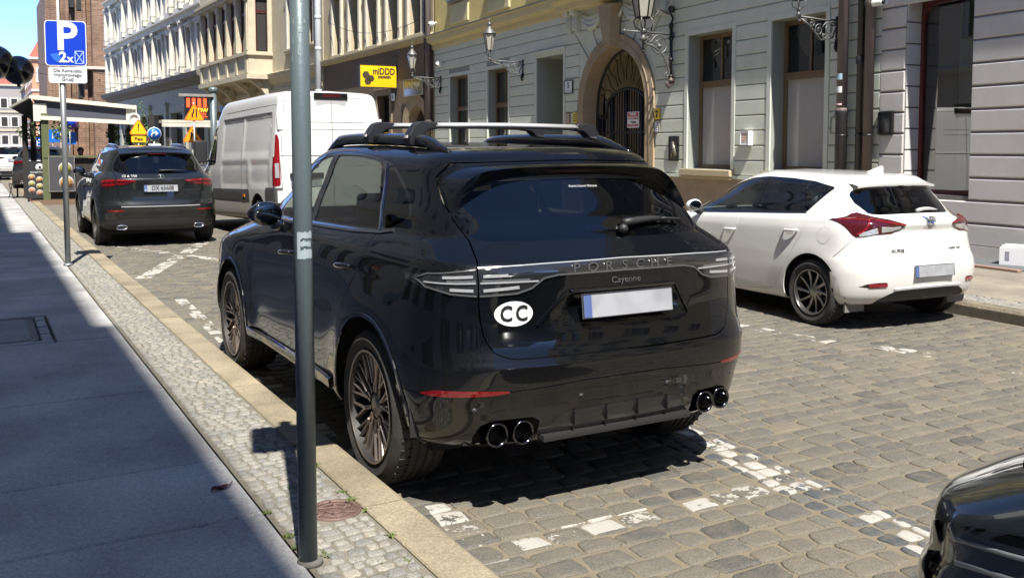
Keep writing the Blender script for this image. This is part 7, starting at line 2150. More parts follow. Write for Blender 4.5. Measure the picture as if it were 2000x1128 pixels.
# ==================================================================== the white van
def build_van():
 root = empty("delivery_van", VANP[:3], VANP[3], "white high roof panel van seen from behind, parked beyond the black SUV", "van")
 root.scale = (VANS,) * 3
 # rows of a tall box with soft corners; origin = rear axle centre on the ground
 L_, yr = 4.9, -.98
 VAN = dict(Yw=[-.8, 0, 2.5, 4.0], Yz=[-1, 0, 2.5, 3.6, 4.9], rows=[
     ((yr + .05, .10, 2.4), (4.6, .5, 2.4), (.90, .92, .92, .88), (.40, .36, .32, .30, .3)),
     ((yr + .01, .10, 2.4), (4.8, .5, 2.4), (.965, .985, .985, .95), (.43, .39, .35, .33, .33)),
     ((yr, .10, 2.4), (4.9, .5, 2.4), (.99, 1.01, 1.01, .98), (.62, .60, .58, .56, .55)),
     ((yr, .10, 2.4), (4.9, .55, 2.4), (.998, 1.02, 1.02, .99), (.90, .9, .9, .88, .85)),
     ((yr + .005, .10, 2.4), (4.75, .6, 2.3), (1.0, 1.025, 1.025, .98), (1.16, 1.16, 1.15, 1.12, 1.05)),
     ((yr + .012, .10, 2.4), (4.1, .6, 2.3), (.993, 1.016, 1.016, .95), (1.30, 1.30, 1.30, 1.25, 1.15)),
     ((yr + .03, .11, 2.3), (3.75, .6, 2.3), (.965, .985, .985, .90), (1.62, 1.62, 1.62, 1.6, 1.5)),
     ((yr + .05, .12, 2.3), (3.45, .6, 2.3), (.925, .945, .945, .84), (1.98, 1.98, 1.98, 1.95, 1.9)),
     ((yr + .065, .13, 2.3), (3.2, .6, 2.3), (.895, .915, .915, .80), (2.20, 2.20, 2.20, 2.15, 2.1)),
     ((yr + .08, .14, 2.2), (3.0, .6, 2.3), (.86, .88, .88, .76), (2.38, 2.39, 2.39, 2.34, 2.3)),
     ((yr + .10, .16, 2.2), (2.9, .6, 2.3), (.80, .82, .82, .70), (2.46, 2.48, 2.48, 2.43, 2.4)),
     ((yr + .14, .20, 2.2), (2.8, .6, 2.3), (.68, .70, .70, .6), (2.49, 2.515, 2.515, 2.46, 2.4)),
     ((yr + .2, .20, 2.2), (2.7, .5, 2.3), (.4, .4, .4, .4), (2.50, 2.53, 2.53, 2.47, 2.4)),
     ((yr + .2, .20, 2.2), (2.7, .5, 2.3), (0, 0, 0, 0), (2.505, 2.535, 2.535, 2.475, 2.4)),
 ])
 P = paint("van_white_paint", (.67, .67, .66), rough=.42)
 G = shell(VAN, nr=36, ns=80, nf=16, K=5); bm = grid_bm(G); side, rear, top, tree = surf_sampler(bm)
 flank = lambda f: f.calc_center_median().x < -.6
 back = lambda f: f.calc_center_median().y < -.75
 for yc in (0, 3.9): region(bm, side_fn(circ(yc, .36, .44)), 1, cond=flank)
 # sunk side panels
 for k, (a, c, zl, zh) in enumerate([(.92, 2.25, 1.42, 2.12), (-.62, .88, 1.42, 2.12), (.55, 2.25, .86, 1.36), (-.62, .40, .92, 1.36)]):
  f = side_fn([(a, zl), (c, zl), (c, zh), (a, zh)], .0)
  for v in bm.verts:
   if v.co.x < -.6:
    d = float(sd_poly([(v.co.y, v.co.z)], [(a, zl), (c, zl), (c, zh), (a, zh)])[0]); t = min(1, max(0, -d / .05)); v.co.x += .016 * t * t * (3 - 2 * t)
 bm.normal_update()
 door = [(-.001, .56), (.86, .56), (.885, 1.0), (.90, 1.2), (.86, 1.7), (.82, 2.1), (.78, 2.34), (.74, 2.39), (-.001, 2.40)]
 seam(bm, rear_fn(door), 30, .004, back)
 lamp = [(.905, .93), (.99, .93), (1.05, .93), (1.05, 1.35), (.985, 1.70), (.93, 1.78), (.90, 1.74), (.905, 1.3)]
 region(bm, rear_fn(lamp), 40, {0}, lambda f: f.calc_center_median().y < -.83)
 region(bm, lambda c: np.maximum(c[:, 2] - .66, c[:, 1] - 4.5), 35, {0}, lambda f: True)
 region(bm, side_fn([(.45, .66), (.45, .86), (3.4, .84), (3.4, .66)]), 36, {0}, flank)
 region(bm, side_fn([(-1.1, .6), (-1.1, .90), (-.42, .90), (-.42, .6)]), 36, {0, 35}, lambda f: flank(f) and f.calc_center_median().z > .55)
 region(bm, side_fn([(2.62, 1.30), (3.45, 1.28), (3.2, 1.75), (3.0, 2.0), (2.62, 2.02)]), 21, {0}, flank)
 piece(bm, {0}, "body", P, root); piece(bm, {35}, "sill", mat("dusty_white_sill", (.48, .46, .42), .6), root); piece(bm, {36}, "side_cladding", mat("grey_cladding", (.075, .075, .075), .55), root, off=.006)
 piece(bm, {21}, "cab_window", M_carg, root, 'pair', off=-.004, wall=0)
 bd = piece(bm, {30}, "rear_door", P, root, 'pair')
 for o in bd:
  pass
 for o in piece(bm, {40}, "tail_lamp", M_redl, root, 'pair', off=.008, wall=.03):
  pass
 for sg in (-1, 1):
  rs = (lambda s_: (lambda x, z: rear(s_ * x, z)))(sg)
  ribbon(rs, [(.955, 1.06), (.955, 1.30)], .035, "clear_lens", M_clear, root, off=.012, th=.006)
  for z in (.75, 1.95):
   b = MB(); p, n_ = rear(sg * .915 if z < 1 else sg * .875, z); b.box(p.x - .05, p.x + .05, p.y - .03, p.y + .02, z - .10, z + .10); b.build("hinge", P, root, bevel=.008)
 # seam between doors, mouldings, centre light
 b = MB(); n_ = 20; pts = []
 for k in range(n_ + 1):
  z = .58 + (2.39 - .58) * k / n_; p, nn = rear(.004, z); pts.append((0, p.y - .001, z))
 b.tube(pts, .006, 4); b.build("door_gap", mat("gap_grey", (.1, .1, .1), .8), root)
 for z in (1.98, 1.86, 1.44): ribbon(rear, [(-.84 if z > 1.5 else -.88, z), (0, z), (.84 if z > 1.5 else .88, z)], .006 if z > 1.5 else .012, "door_crease", MATS["gap_grey"] if z > 1.5 else P, root, off=-.002 if z > 1.5 else .0, th=.004 if z > 1.5 else .014)
 p, nn = rear(0.01, 2.40)
 b = MB(); b.box(-.30, .30, p.y - .03, p.y + .06, 2.36, 2.475); cl = b.build("brake_light_housing", M_gloss, root, bevel=.03, seg=3)
 b = MB(); b.box(-.16, .16, p.y - .036, p.y - .02, 2.40, 2.45); b.build("brake_light", M_redd, cl, bevel=.008)
 b = MB(); b.prism([(-.28, 2.37), (-.26, 2.27), (-.20, 2.23), (.20, 2.23), (.26, 2.27), (.28, 2.37)], p.y - .012, p.y + .03); b.build("camera_dip_shade", mat("shade_grey", (.4, .4, .4), .5), root)  # raised plate whose grey stands in for the shade of a dip
 text_on(rear, "DUCATO", -.48, 1.26, .095, MATS["badge_grey"], bd[0], off=.006, squash=1.1, bold=.001)
 p, nn = rear(-.5, 1.03)
 b = MB(); b.box(-.76, -.18, p.y - .03, p.y + .02, 1.06, 1.14); b.build("plate_handle", M_plastic, bd[0], bevel=.02); number_plate(bd[0], frame_M((-.48, p.y - .006, .97), (1, 0, 0), (0, .05, 1)))
 b = MB(); b.box(-.92, .92, yr - .06, yr + .10, .40, .58); b.build("rear_bumper", M_plastic, root, bevel=.02)
 ribbon(side, [(-.60, 2.15), (.9, 2.15), (2.25, 2.15)], .008, "door_rail", mat("rail_grey", (.2, .2, .2), .5), root, off=.0, th=.012, mirror=True)
 for y in (.90, 2.28): ribbon(side, [(y, .64), (y, 1.2), (y, 2.2)], .004, "door_gap", MATS["gap_grey"], root, off=-.002, th=.003, mirror=True)
 ribbon(side, [(-.75, 2.27), (.9, 2.27), (2.6, 2.26)], .006, "gutter", MATS["gap_grey"], root, off=-.002, th=.004, mirror=True)
 p, nn = side(.75, .75); b = MB(); b.box(p.x - .016, p.x + .01, .70, .80, .72, .77); b.build("side_marker", mat("amber_lens", (.6, .2, .02), .2), root)
 for sg in (-1, 1):
  b = MB(); b.box(min(sg * 1.06, sg * 1.30), max(sg * 1.06, sg * 1.30), 3.05, 3.15, 1.35, 1.78); mo = b.build("door_mirror", M_plastic, root, bevel=.04, seg=3)
  b = MB(); b.tube([(sg * .98, 3.1, 1.40), (sg * 1.1, 3.1, 1.40)], .04, 6); b.build("mirror_arm", M_plastic, mo)
 b = MB(); b.box(-.85, .85, -.9, 4.5, .3, .42); b.build("underbody", M_under, root)
 for yc in (0, 3.9): liner(root, yc, .36, .48, -.6, -1.0)
 w0 = build_wheel(root, (-.89, 0, .345), .345, .225, .215, mat("steel_rim", (.16, .16, .16), .5, metal=.5), 'steel')
 copy_wheel(w0, root, (.89, 0, .345), True); copy_wheel(w0, root, (-.89, 3.9, .345)); copy_wheel(w0, root, (.89, 3.9, .345), True)
 bm.free(); return root
VANP = (5.53, 17.35, 0.03, R(2.6)); VANS = 1.062
van = build_van(); van.rotation_euler = (R(-1.2), 0, R(2.6))
# ------------------------------------------------------------------ street lamps, signs, poles
M_signb = mat("sign_blue", (.005, .045, .50), .35, coat=.3)
M_signw = mat("sign_white", (.76, .77, .78), .4)
M_signo = mat("sign_orange", (.85, .33, .01), .4)
M_signy = mat("sign_warn_yellow", (.85, .50, .01), .4)
M_pole = mat("painted_pole", (.12, .155, .165), .38, metal=.25, var=.35, vscale=7, vcol=(.18, .22, .23), streak=.12, bump=.1, bscale=60)
M_gal = mat("galvanised", (.36, .38, .39), .45, metal=.7, var=.3, vscale=12)
M_lglass = mat("lantern_glass", (.40, .385, .33), .15, spec=.6)
def rrect_mesh(b, w, h_, r, y0, y1, n=5):
 p = []
 for cx, cz, a in ((w / 2 - r, h_ / 2 - r, 0), (-w / 2 + r, h_ / 2 - r, 1), (-w / 2 + r, -h_ / 2 + r, 2), (w / 2 - r, -h_ / 2 + r, 3)):
  for k in range(n + 1): p.append((cx + r * math.cos(PI / 2 * (a + k / n)), cz + r * math.sin(PI / 2 * (a + k / n))))
 b.prism(p, y0, y1)
# sign faces look down -y (local); viewer in front sees +x to the right
def stext(e, body, size, m, x, z, y=-.006, **k):
 return text("lettering", body, size, m, e, frame_M((x, y, z), (1, 0, 0), (0, 0, 1)), **k)
# far sign pole with the P sign
ps = empty("parking_sign", (1.053, 14.132, KZ), R(-11), "blue parking P sign on a slim grey pole with a white plate below", "sign")
b = MB(); b.tube([(0, 0, -.02), (0, 0, 3.27)], .038, 14); b.lathe([(.06, 0), (.06, .02), (.04, .035)], 14, (0, 0, .0)); b.build("pole", M_gal, ps)
b = MB(); rrect_mesh(b, .51, .60, .05, -.055, -.045); b.build("sign_board", M_signw, ps).location = (.06, 0, 2.985)
sb = [o for o in kids(ps) if o.name.startswith("sign_board")][0]
b = MB(); rrect_mesh(b, .488, .578, .042, -.0575, -.055); b.build("blue_field", M_signb, sb)
stext(sb, "P", .52, M_signw, 0.01, .075, -.060, font_bold=.012)
stext(sb, "2", .19, M_signw, -.04, -.19, -.060, font_bold=.006); stext(sb, "x", .14, M_signw, .05, -.205, -.060, font_bold=.004)
b = MB()
def bar2(b, p, q, w, y=-.062):
 P = Vector((p[0], 0, p[1])); Q = Vector((q[0], 0, q[1])); d = (Q - P).normalized(); n = Vector((-d.z, 0, d.x)) * w / 2
 b.add([(v.x, yy, v.z) for yy in (y, y + .004) for v in (P - n, Q - n, Q + n, P + n)], [(0, 1, 2, 3), (7, 6, 5, 4), (0, 4, 5, 1), (1, 5, 6, 2), (2, 6, 7, 3), (3, 7, 4, 0)])
x0, x1, z0, z1 = .11, .215, -.265, -.10
for p, q in (((x0, z0), (x1, z0)), ((x1, z0), (x1, z1)), ((x1, z1), (x0, z1)), ((x0, z1), (x0, z0)), ((x0, z0), (x1, z1)), ((x0, z1), (x1, z0))): bar2(b, p, q, .009)
b.build("bay_pictogram", mat("pale_blue_print", (.45, .6, .85), .4), sb)
b = MB(); b.add([(-.20, -.062, -.15), (-.10, -.062, -.13), (-.06, -.062, -.20), (-.10, -.062, -.26), (-.15, -.062, -.22)], [(0, 1, 2, 3, 4)]); b.build("sticker_patch", mat("mid_blue", (.03, .15, .62), .4), sb)
b = MB(); rrect_mesh(b, .47, .21, .03, -.055, -.045); pb = b.build("plate", M_signw, ps); pb.location = (.075, 0, 2.565)
M_gt = mat("grey_letter", (.16, .16, .17), .5)
for k, t_ in enumerate(("Dla Konsulatu", "Honorowego", "Gruzji")): stext(pb, t_, .062, M_gt, 0, .06 - k * .058, -.058, font_bold=.0015, squash=1.0)
b = MB(); 
for z in (2.75, 3.2, 2.56): b.box(-.045, .045, -.047, .045, z - .015, z + .015)
b.build("clamp", M_gal, ps)
# near pole (cut by the top of the picture): sign board hidden above
np_ = empty("sign_pole", (1.069, 3.469, KZ - .02), R(-8), "dark grey steel pole with torn sticker standing in the mosaic strip", "pole")
b = MB(); b.tube([(-.006, 0, 0), (-.012, 0, 3.1)], .036, 24); b.build("pole", M_pole, np_)
b = MB(); b.lathe([(.052, .01), (.048, .025), (.040, .032)], 20); b.build("foot", mat("pole_foot", (.14, .135, .12), .9), np_)
st = MB(); n = 18; rg = random.Random(3)
for (a0, a1, z0, z1) in ((-2.2, -.75, 1.265, 1.29), (-2.05, -.9, 1.235, 1.255), (-2.35, -.7, 1.19, 1.225), (-2.35, -2.0, 1.19, 1.29)):
 vs = []; 
 for k in range(n + 1):
  a = a0 + (a1 - a0) * k / n; r = .0372
  vs += [(-.0085 + r * math.cos(a), r * math.sin(a), z0 + rg.uniform(-.004, .004)), (-.0085 + r * math.cos(a), r * math.sin(a), z1 + rg.uniform(-.005, .005))]
 st.add(vs, [(2 * k, 2 * k + 2, 2 * k + 3, 2 * k + 1) for k in range(n)], True)
st.build("torn_sticker", mat("old_sticker", (.30, .36, .38), .6), np_)
st = MB()
for q in range(16):
 a0 = rg.uniform(-2.6, -.6); z0 = rg.uniform(1.9, 2.2); vs = []
 for k in range(5):
  a = a0 + .10 * k / 4; vs += [(-.010 + .0372 * math.cos(a), .0372 * math.sin(a), z0), (-.010 + .0372 * math.cos(a), .0372 * math.sin(a), z0 + rg.uniform(.01, .035))]
 st.add(vs, [(2 * k, 2 * k + 2, 2 * k + 3, 2 * k + 1) for k in range(4)], True)
o = st.build("paint_chips", mat("chip_pale", (.28, .33, .34), .6), np_); o["kind"] = "stuff"
b = MB(); rrect_mesh(b, .52, .72, .05, -.055, -.045); o = b.build("sign_board", M_signw, np_); o.location = (.05, 0, 2.72)
b = MB(); b.prism([(-.045 + .02 * math.cos(a), .045 * math.sin(a)) for a in [2 * PI * k / 16 for k in range(16)]], -.05, -.042); o = b.build("clamp", M_signw, np_); o.location = (.02, 0, 2.22)
# wall lanterns: wrought bracket square to the wall, six sided lantern at its end
def lantern(e, c, s=1.0, big=False):
 """lantern body whose base is at c"""
 x, y, z = c
 b = MB(); b.lathe([(.03 * s, 0), (.05 * s, .02 * s), (.03 * s, .05 * s), (.022 * s, .09 * s), (.05 * s, .11 * s), (.022 * s, .14 * s)], 12, c); fin = b.build("stem", M_zinc, e)
 b = MB()
 for k in range(4):
  a = PI / 4 + k * PI / 2; pts = [(x + r * math.cos(a), y + r * math.sin(a), z + h_) for r, h_ in ((.02 * s, .12 * s), (.09 * s, .15 * s), (.11 * s, .22 * s), (.075 * s, .27 * s))]; b.tube(pts, .009 * s, 5)
 b.build("cradle", M_zinc, e)
 r0, r1, h0, h1 = .085 * s, .165 * s, .26 * s, .70 * s
 b = MB(); g = MB()
 n = 6
 p0 = [(x + r0 * math.cos(2 * PI * k / n), y + r0 * math.sin(2 * PI * k / n), z + h0) for k in range(n)]; p1 = [(x + r1 * math.cos(2 * PI * k / n), y + r1 * math.sin(2 * PI * k / n), z + h1) for k in range(n)]
 for k in range(n):
  b.tube([p0[k], p1[k]], .010 * s, 5); b.tube([p0[k], p0[(k + 1) % n]], .010 * s, 5); b.tube([p1[k], p1[(k + 1) % n]], .014 * s, 5)
 b.build("frame", M_iron, e)
 for k in range(n):
  g = MB(); g.add([p0[k], p0[(k + 1) % n], p1[(k + 1) % n], p1[k]], [(0, 1, 2, 3)]); g.build("pane", M_lglass, e)
 b = MB(); b.lathe([(r1 * 1.12, h1), (r1 * 1.08, h1 + .02 * s), (r1 * .45, h1 + .16 * s), (r1 * .3, h1 + .19 * s), (r1 * .3, h1 + .24 * s), (r1 * .42, h1 + .26 * s), (.03 * s, h1 + .30 * s), (.012 * s, h1 + .34 * s), (.02 * s, h1 + .36 * s), (.004 * s, h1 + .44 * s)], 12, c); b.build("roof", M_zinc, e)
 b = MB(); b.lathe([(.02 * s, .28 * s), (.035 * s, .34 * s), (.025 * s, .46 * s), (.0, .5 * s)], 8, c); b.build("burner", mat("mantle_white", (.6, .58, .5), .6), e)
def spiral(cx, cz, r0, r1, a0, turns, n=26, y=0.0): return [(y, cx + (r0 + (r1 - r0) * k / n) * math.cos(a0 + turns * 2 * PI * k / n), cz + (r0 + (r1 - r0) * k / n) * math.sin(a0 + turns * 2 * PI * k / n)) for k in range(n + 1)]
def wall_lamp(par, s, z, label, out=1.02, group="wall lanterns on the far house fronts"):
 e = empty("wall_lantern", par.matrix_basis @ Vector((s, 0.02, z)), par.rotation_euler.z, label, "street lamp", group)
 b = MB(); b.tube([(0, .0, .02), (0, .3, .0), (0, out, .03)], .016, 6); b.tube([(0, .02, -.05), (0, .12, -.28), (0, .38, -.33), (0, .62, -.10), (0, out - .06, -.01)], .014, 6); b.build("bracket", M_zinc, e)
 sc = MB()
 for (cx, cz, r, a0, tr) in ((.22, -.14, .12, 0, 1.6), (.42, -.17, .10, 2, -1.6), (.57, -.07, .06, 1, 1.4), (.72, -.04, .045, 3, -1.3), (.84, -.03, .03, 0, 1.2), (.11, -.05, .05, 2, 1.3), (.3, -.26, .05, 1, -1.4)):
  sc.tube(spiral(cx, cz, r, .012, a0, tr, 20), .010, 5)
 sc.build("scroll", M_zinc, e)
 b = MB(); b.box(-.05, .05, -.02, .01, -.42, .08); b.tube([(0, .02, -.30), (0, .05, -.44), (0, .02, -.5)], .03, 6); b.build("wall_plate", M_iron, e)
 lantern(e, (0, out, .03), 1.0)
 return e
wall_lamp(green, 14.75, 4.08, "wall lantern over the deep doorway of the green house")
wall_lamp(green, 21.0, 4.06, "wall lantern beside the brown house's drain pipe")
wall_lamp(green, 2.92, 3.80, "wall lantern bracket beside the corner drain pipes, lantern out of view", out=.86)
# far lanterns on the palace
wall_lamp(white, 20.5, 3.7, "dark wall lantern on the far stucco palace", out=1.1)
wall_lamp(white, 1.6, 3.7, "wall lantern with pale cap above the red light board", out=1.1)
# the big bracket lantern by the gate
e = empty("bracket_lantern", green.matrix_basis @ Vector((7.6, .02, 0)), green.rotation_euler.z, "large ornate lantern on a tall scrolled iron bracket right of the arch", "street lamp")
O_ = .76
b = MB(); b.tube([(0, .06, 3.08), (0, .06, 4.32)], .035, 10)
for z in (3.2, 3.55, 4.0, 4.25): b.sphere((0, .06, z), .055, 6)
b.tube([(0, .06, 4.3), (0, .02, 4.42), (0, .10, 4.55)], .022, 6); b.build("wall_post", M_iron, e)
b = MB(); b.tube([(0, .0, 4.08), (0, 1.2, 4.10)], .02, 8); b.sphere((0, 1.22, 4.10), .035, 6); b.sphere((0, -.0, 4.08), .05, 6); b.build("arm", M_zinc, e)
b = MB(); pts = []
for k in range(15):
 u = k / 14; a = u * PI / 2; pts.append((0, .10 + .66 * (1 - math.cos(a)) ** 1.0, 3.20 + .66 * math.sin(a)))
b.tube(pts, .024, 7); b.build("brace", M_zinc, e)
sc = MB(); sc.tube([(0, .36 + .19 * math.cos(2 * PI * k / 26), 3.86 + .19 * math.sin(2 * PI * k / 26)) for k in range(27)], .018, 6)
for (cx, cz, r, a0, tr) in ((.36, 3.86, .10, 0, 1.3), (.62, 3.96, .09, 1, 1.5), (.20, 3.55, .07, 2, 1.5), (.16, 3.25, .06, 0, -1.4), (.5, 4.02, .05, 2, 1.2)): sc.tube(spiral(cx, cz, r, .015, a0, tr), .014, 5)
sc.sphere((0, .36, 3.82), .05, 6); sc.build("scroll", M_zinc, e)
b = MB(); b.tube([(0, .08, 3.18), (0, .02, 3.06), (0, .12, 2.98), (0, .18, 3.05), (0, .12, 3.1)], [.05, .045, .035, .028, .02], 7); b.sphere((0, .06, 3.12), .075, 6, sz=.7); b.build("finial", mat("rusty_iron", (.09, .06, .055), .5, metal=.3, var=.4, vscale=20, vcol=(.16, .14, .13)), e)
b = MB(); b.tube([(0, .12, 4.5), (0, .35, 4.58), (0, .52, 4.38), (0, .56, 4.12)], .016, 6); b.sphere((0, .06, 4.6), .08, 6); b.build("cable", M_pipek, e)
b = MB(); b.tube([(0, O_, 3.72), (0, O_, 4.1)], .02, 8); b.sphere((0, O_, 3.70), .03, 6); b.build("hanger", M_iron, e)
lantern(e, (0, O_, 3.91), 1.85)
# small wall cameras
for P_, lb in ((green.matrix_basis @ Vector((20.72, .02, 4.55)), "white bullet camera under the yellow cornice beside the brown house"), (green.matrix_basis @ Vector((21.3, .05, 5.95)), "white dome camera on the yellow wall edge above the cornice")):
 e = empty("security_camera", P_, green.rotation_euler.z, lb, "camera")
 b = MB(); b.tube([(0, 0, 0), (0, .12, -.03)], .03, 8); b.build("bracket", M_wp, e)
 b = MB(); b.sphere((0, .18, -.05), .09, 8, sy=1.3); b.build("housing", M_wp, e); b = MB(); b.sphere((0, .26, -.07), .045, 6); b.build("lens", M_black, e)
# overhead wires
for (pa, pb_, lb) in (((13.7, 40.5, 7.2), (13.75, 30.6, 6.25), "thin sagging cable along the ochre storey"), ((-2.4, 52, 6.9), (13.2, 63, 6.0), "thin span wire crossing the street before the palace"), ((-2.4, 51, 6.3), (13.2, 62, 5.5), "lower span wire crossing the street before the palace")):
 P = [Vector(pa).lerp(Vector(pb_), k / 10) - Vector((0, 0, .5 * 4 * (k / 10) * (1 - k / 10))) for k in range(11)]
 b = MB(); b.tube(P, .012, 4); tag(b.build("span_wire", M_black), lb, "wire")
# road signs ahead
def tri_sign(loc, z, size, m, label, glyph, plate=None, rz=0.0):
 e = empty("warning_sign", loc, rz, label, "road sign")
 b = MB(); b.tube([(0, 0, 0), (0, 0, z + size * .6)], .03, 8); b.build("post", M_gal, e)
 h_ = size * .87; r = .05
 P = [(-size / 2, 0), (size / 2, 0), (0, h_)]
 pl = []
 for i in range(3):
  p = Vector(P[i]); a = (Vector(P[i - 1]) - p).normalized(); c = (Vector(P[(i + 1) % 3]) - p).normalized()
  for t in (0, .5, 1): q = p + a * r * (1 - t) + c * r * t; q = q + (a + c).normalized() * (r * .28 if t == .5 else r * .0); pl.append((q.x, q.y + z - h_ * .33))
 cx_, cz_ = 0, z
 b = MB(); b.prism(pl, -.05, -.035); b.build("rim_board", mat("rim_red_orange", (.70, .14, .01), .4), e)
 b = MB(); b.prism([((x - cx_) * .88, (q - cz_) * .88 + cz_) for x, q in pl], -.053, -.05); b.build("sign_board", m, e)
 for poly in glyph:
  b = MB(); b.prism([(x * size, z + q * size) for x, q in poly], -.057, -.053); b.build("glyph", M_black, e)
 if plate:
  b = MB(); rrect_mesh(b, .38, .17, .03, -.05, -.04); pb = b.build("plate", m, e); pb.location = (0, 0, z - h_ * .33 - .12)
  stext(pb, plate, .125, M_black, 0, 0, -.053, font_bold=.003)
 return e
tri_sign((3.92, 27.8, 0), 2.22, .52, M_signy, "yellow warning triangle with exclamation mark and small plate", [[(-.035, .30), (.035, .30), (.02, .02), (-.02, .02)], [(-.03, -.08), (.03, -.08), (.03, -.02), (-.03, -.02)]], "Piesi")
e = empty("direction_sign", (4.36, 28.0, 0), 0, "round blue mandatory arrow sign with small plate beneath", "road sign")
b = MB(); b.tube([(0, 0, 0), (0, 0, 2.3)], .03, 8); b.build("post", M_gal, e)
b = MB(); b.lathe([(.185, -.05), (.185, -.035)], 28, (0, 0, 2.10), 'y'); b.build("sign_board", M_signw, e)
b = MB(); b.lathe([(.172, -.054), (.172, -.05)], 28, (0, 0, 2.10), 'y'); b.build("blue_disc", mat("sign_sky_blue", (.01, .13, .55), .4), e)
b = MB(); b.tube([(-.07, -.058, 2.0), (-.07, -.058, 2.08), (-.04, -.058, 2.12), (.04, -.058, 2.12)], .02, 6); b.prism([(.03, 2.05), (.03, 2.19), (.11, 2.12)], -.06, -.054); b.build("arrow", M_signw, e)
b = MB(); rrect_mesh(b, .34, .15, .02, -.05, -.04); o = b.build("plate", M_signw, e); o.location = (0, 0, 1.75); stext(o, "nie dot. tram", .045, M_black, 0, 0, -.053)
tri_sign((5.72, 29.4, 0), 2.70, .62, M_signo, "orange road narrows triangle in front of the light board", [[(-.13, -.13), (-.06, -.13), (-.06, .02), (.0, .12), (.0, .28), (-.06, .28), (-.06, .14), (-.13, .04)], [(.07, -.13), (.13, -.13), (.13, .28), (.07, .28)]])
tri_sign((5.75, 29.9, 0), 2.06, .60, M_signo, "orange roadworks triangle below the light board", [[(-.12, -.12), (-.05, -.12), (.02, .05), (.1, .0), (.14, .03), (.03, .14), (-.02, .24), (-.09, .22), (-.1, .08)], [(.08, -.13), (.28, -.13), (.18, -.02)], [(-.02, .27), (.05, .27), (.05, .33), (-.02, .33)]])
e = empty("light_board", (5.95, 30.2, 0), 0, "dark matrix board with red bars and yellow and red letters on a column", "sign")
b = MB(); b.box(-.36, .36, -.06, .06, 2.62, 3.26); b.build("board", M_black, e)
b = MB(); b.box(-.52, .50, -.10, .16, 3.28, 3.36); b.build("cover", M_lead, e)
LR = mat("lit_red", (.6, .03, .01), .4, emit=(1, .08, .02), estr=.55); LY = mat("lit_orange", (.7, .3, .02), .4, emit=(1, .35, .03), estr=.55)
for k in range(4):
 b = MB(); x = -.30 + k * .165; b.box(x, x + .10, -.066, -.06, 2.95, 3.23); b.build("lit_bar", LR, e)
stext(e, "TIW", .17, LY, .17, 2.86, -.064, font_bold=.004); stext(e, "ZL", .17, LR, .22, 2.71, -.064, font_bold=.004)
b = MB(); b.tube([(.52, .05, 0), (.52, .05, 3.5)], .10, 12); b.lathe([(.12, 3.42), (.15, 3.5), (.12, 3.58), (.0, 3.6)], 12, (.52, .05, 0)); b.build("column", M_pole, e)
# awning beside the van
e = empty("cafe_awning", (6.1, 31.5, 0), R(2), "long pale folded awning behind the roadworks signs", "awning")
b = MB(); b.box(-.95, 2.2, 0, .5, 2.50, 2.60); b.box(-.95, 2.2, 0, .1, 2.38, 2.52); b.build("cassette", M_white, e)
for x in (-.75, .8, 2.0): b = MB(); b.box(x - .05, x + .05, .2, .3, 0, 2.5); b.build("post", M_darkframe, e)
# small far signs
for (x, y, z, txt, lb) in ((3.05, 58, 2.0, "P", "small blue parking sign far behind the kiosk"), (4.0, 62, 2.45, "i", "small blue information sign far behind the kiosk"), (5.05, 64, 2.35, "^", "small blue arrow sign far behind the kiosk")):
 e = empty("street_sign", (x, y, 0), 0, lb, "road sign")
 b = MB(); b.tube([(0, .05, 0), (0, .05, z + .3)], .035, 6); b.build("post", M_gal, e)
 b = MB(); rrect_mesh(b, .75, .75, .06, -.02, 0); b.build("sign_board", MATS["sign_sky_blue"], e).location = (0, 0, z)
 stext(e, txt, .55, M_signw, 0, z, -.03)
e = empty("street_sign", (5.05, 63.5, 0), 0, "round blue red no parking disc far behind the kiosk", "road sign")
b = MB(); b.tube([(0, .05, 0), (0, .05, 3.4)], .035, 6); b.build("post", M_gal, e)
b = MB(); b.lathe([(.45, -.02), (.45, 0)], 20, (0, 0, 3.3), 'y'); b.build("sign_board", mat("sign_violet", (.25, .06, .3), .4), e)
b = MB(); b.lathe([(.34, -.025), (.34, -.02)], 20, (0, 0, 3.3), 'y'); b.build("disc", M_signb, e)
# kiosk: food stand on a parklet ----------------------------------------------------------------------
M_kdark = mat("kiosk_dark_timber", (.025, .02, .018), .7)
M_kgreen = mat("kiosk_olive_timber", (.10, .115, .05), .7, var=.3, vscale=6)
M_kfab = mat("kiosk_canvas", (.70, .66, .56), .8, var=.3, vscale=3)
M_kgrey = mat("kiosk_grey_tarpaulin", (.055, .06, .08), .55)
k = empty("food_kiosk", (1.8, 32.0, 0), R(-1.5), "food kiosk with pale canopy on dark posts and olive counter", "kiosk")
b = MB(); b.box(-.4, 3.4, -.15, 3.6, .0, .14); b.build("deck", mat("deck_brown", (.17, .11, .075), .8), k)
post_at = [(.06, .0), (2.0, .9), (2.62, 1.2), (3.1, .1), (-.45, 2.2), (-.2, 2.9), (.1, 3.4), (3.0, 3.4), (.75, 3.4)]
for i, (x, y) in enumerate(post_at):
 b = MB(); w_ = .10 if i == 0 else .085; b.box(x - w_, x + w_, y - w_, y + w_, .12, 2.75); b.build("post", M_kgreen if i == 0 else M_kdark, k)
b = MB(); b.add([(-.35, 3.2, 3.05), (2.65, 3.2, 2.85), (2.5, .0, 2.50), (-.02, .0, 2.58), (-.35, 3.2, 3.12), (2.65, 3.2, 2.92), (2.5, .0, 2.56), (-.02, .0, 2.64)], [(3, 2, 1, 0), (4, 5, 6, 7), (0, 1, 5, 4), (1, 2, 6, 5), (2, 3, 7, 6), (3, 0, 4, 7)]); b.build("canopy", M_kgrey, k)
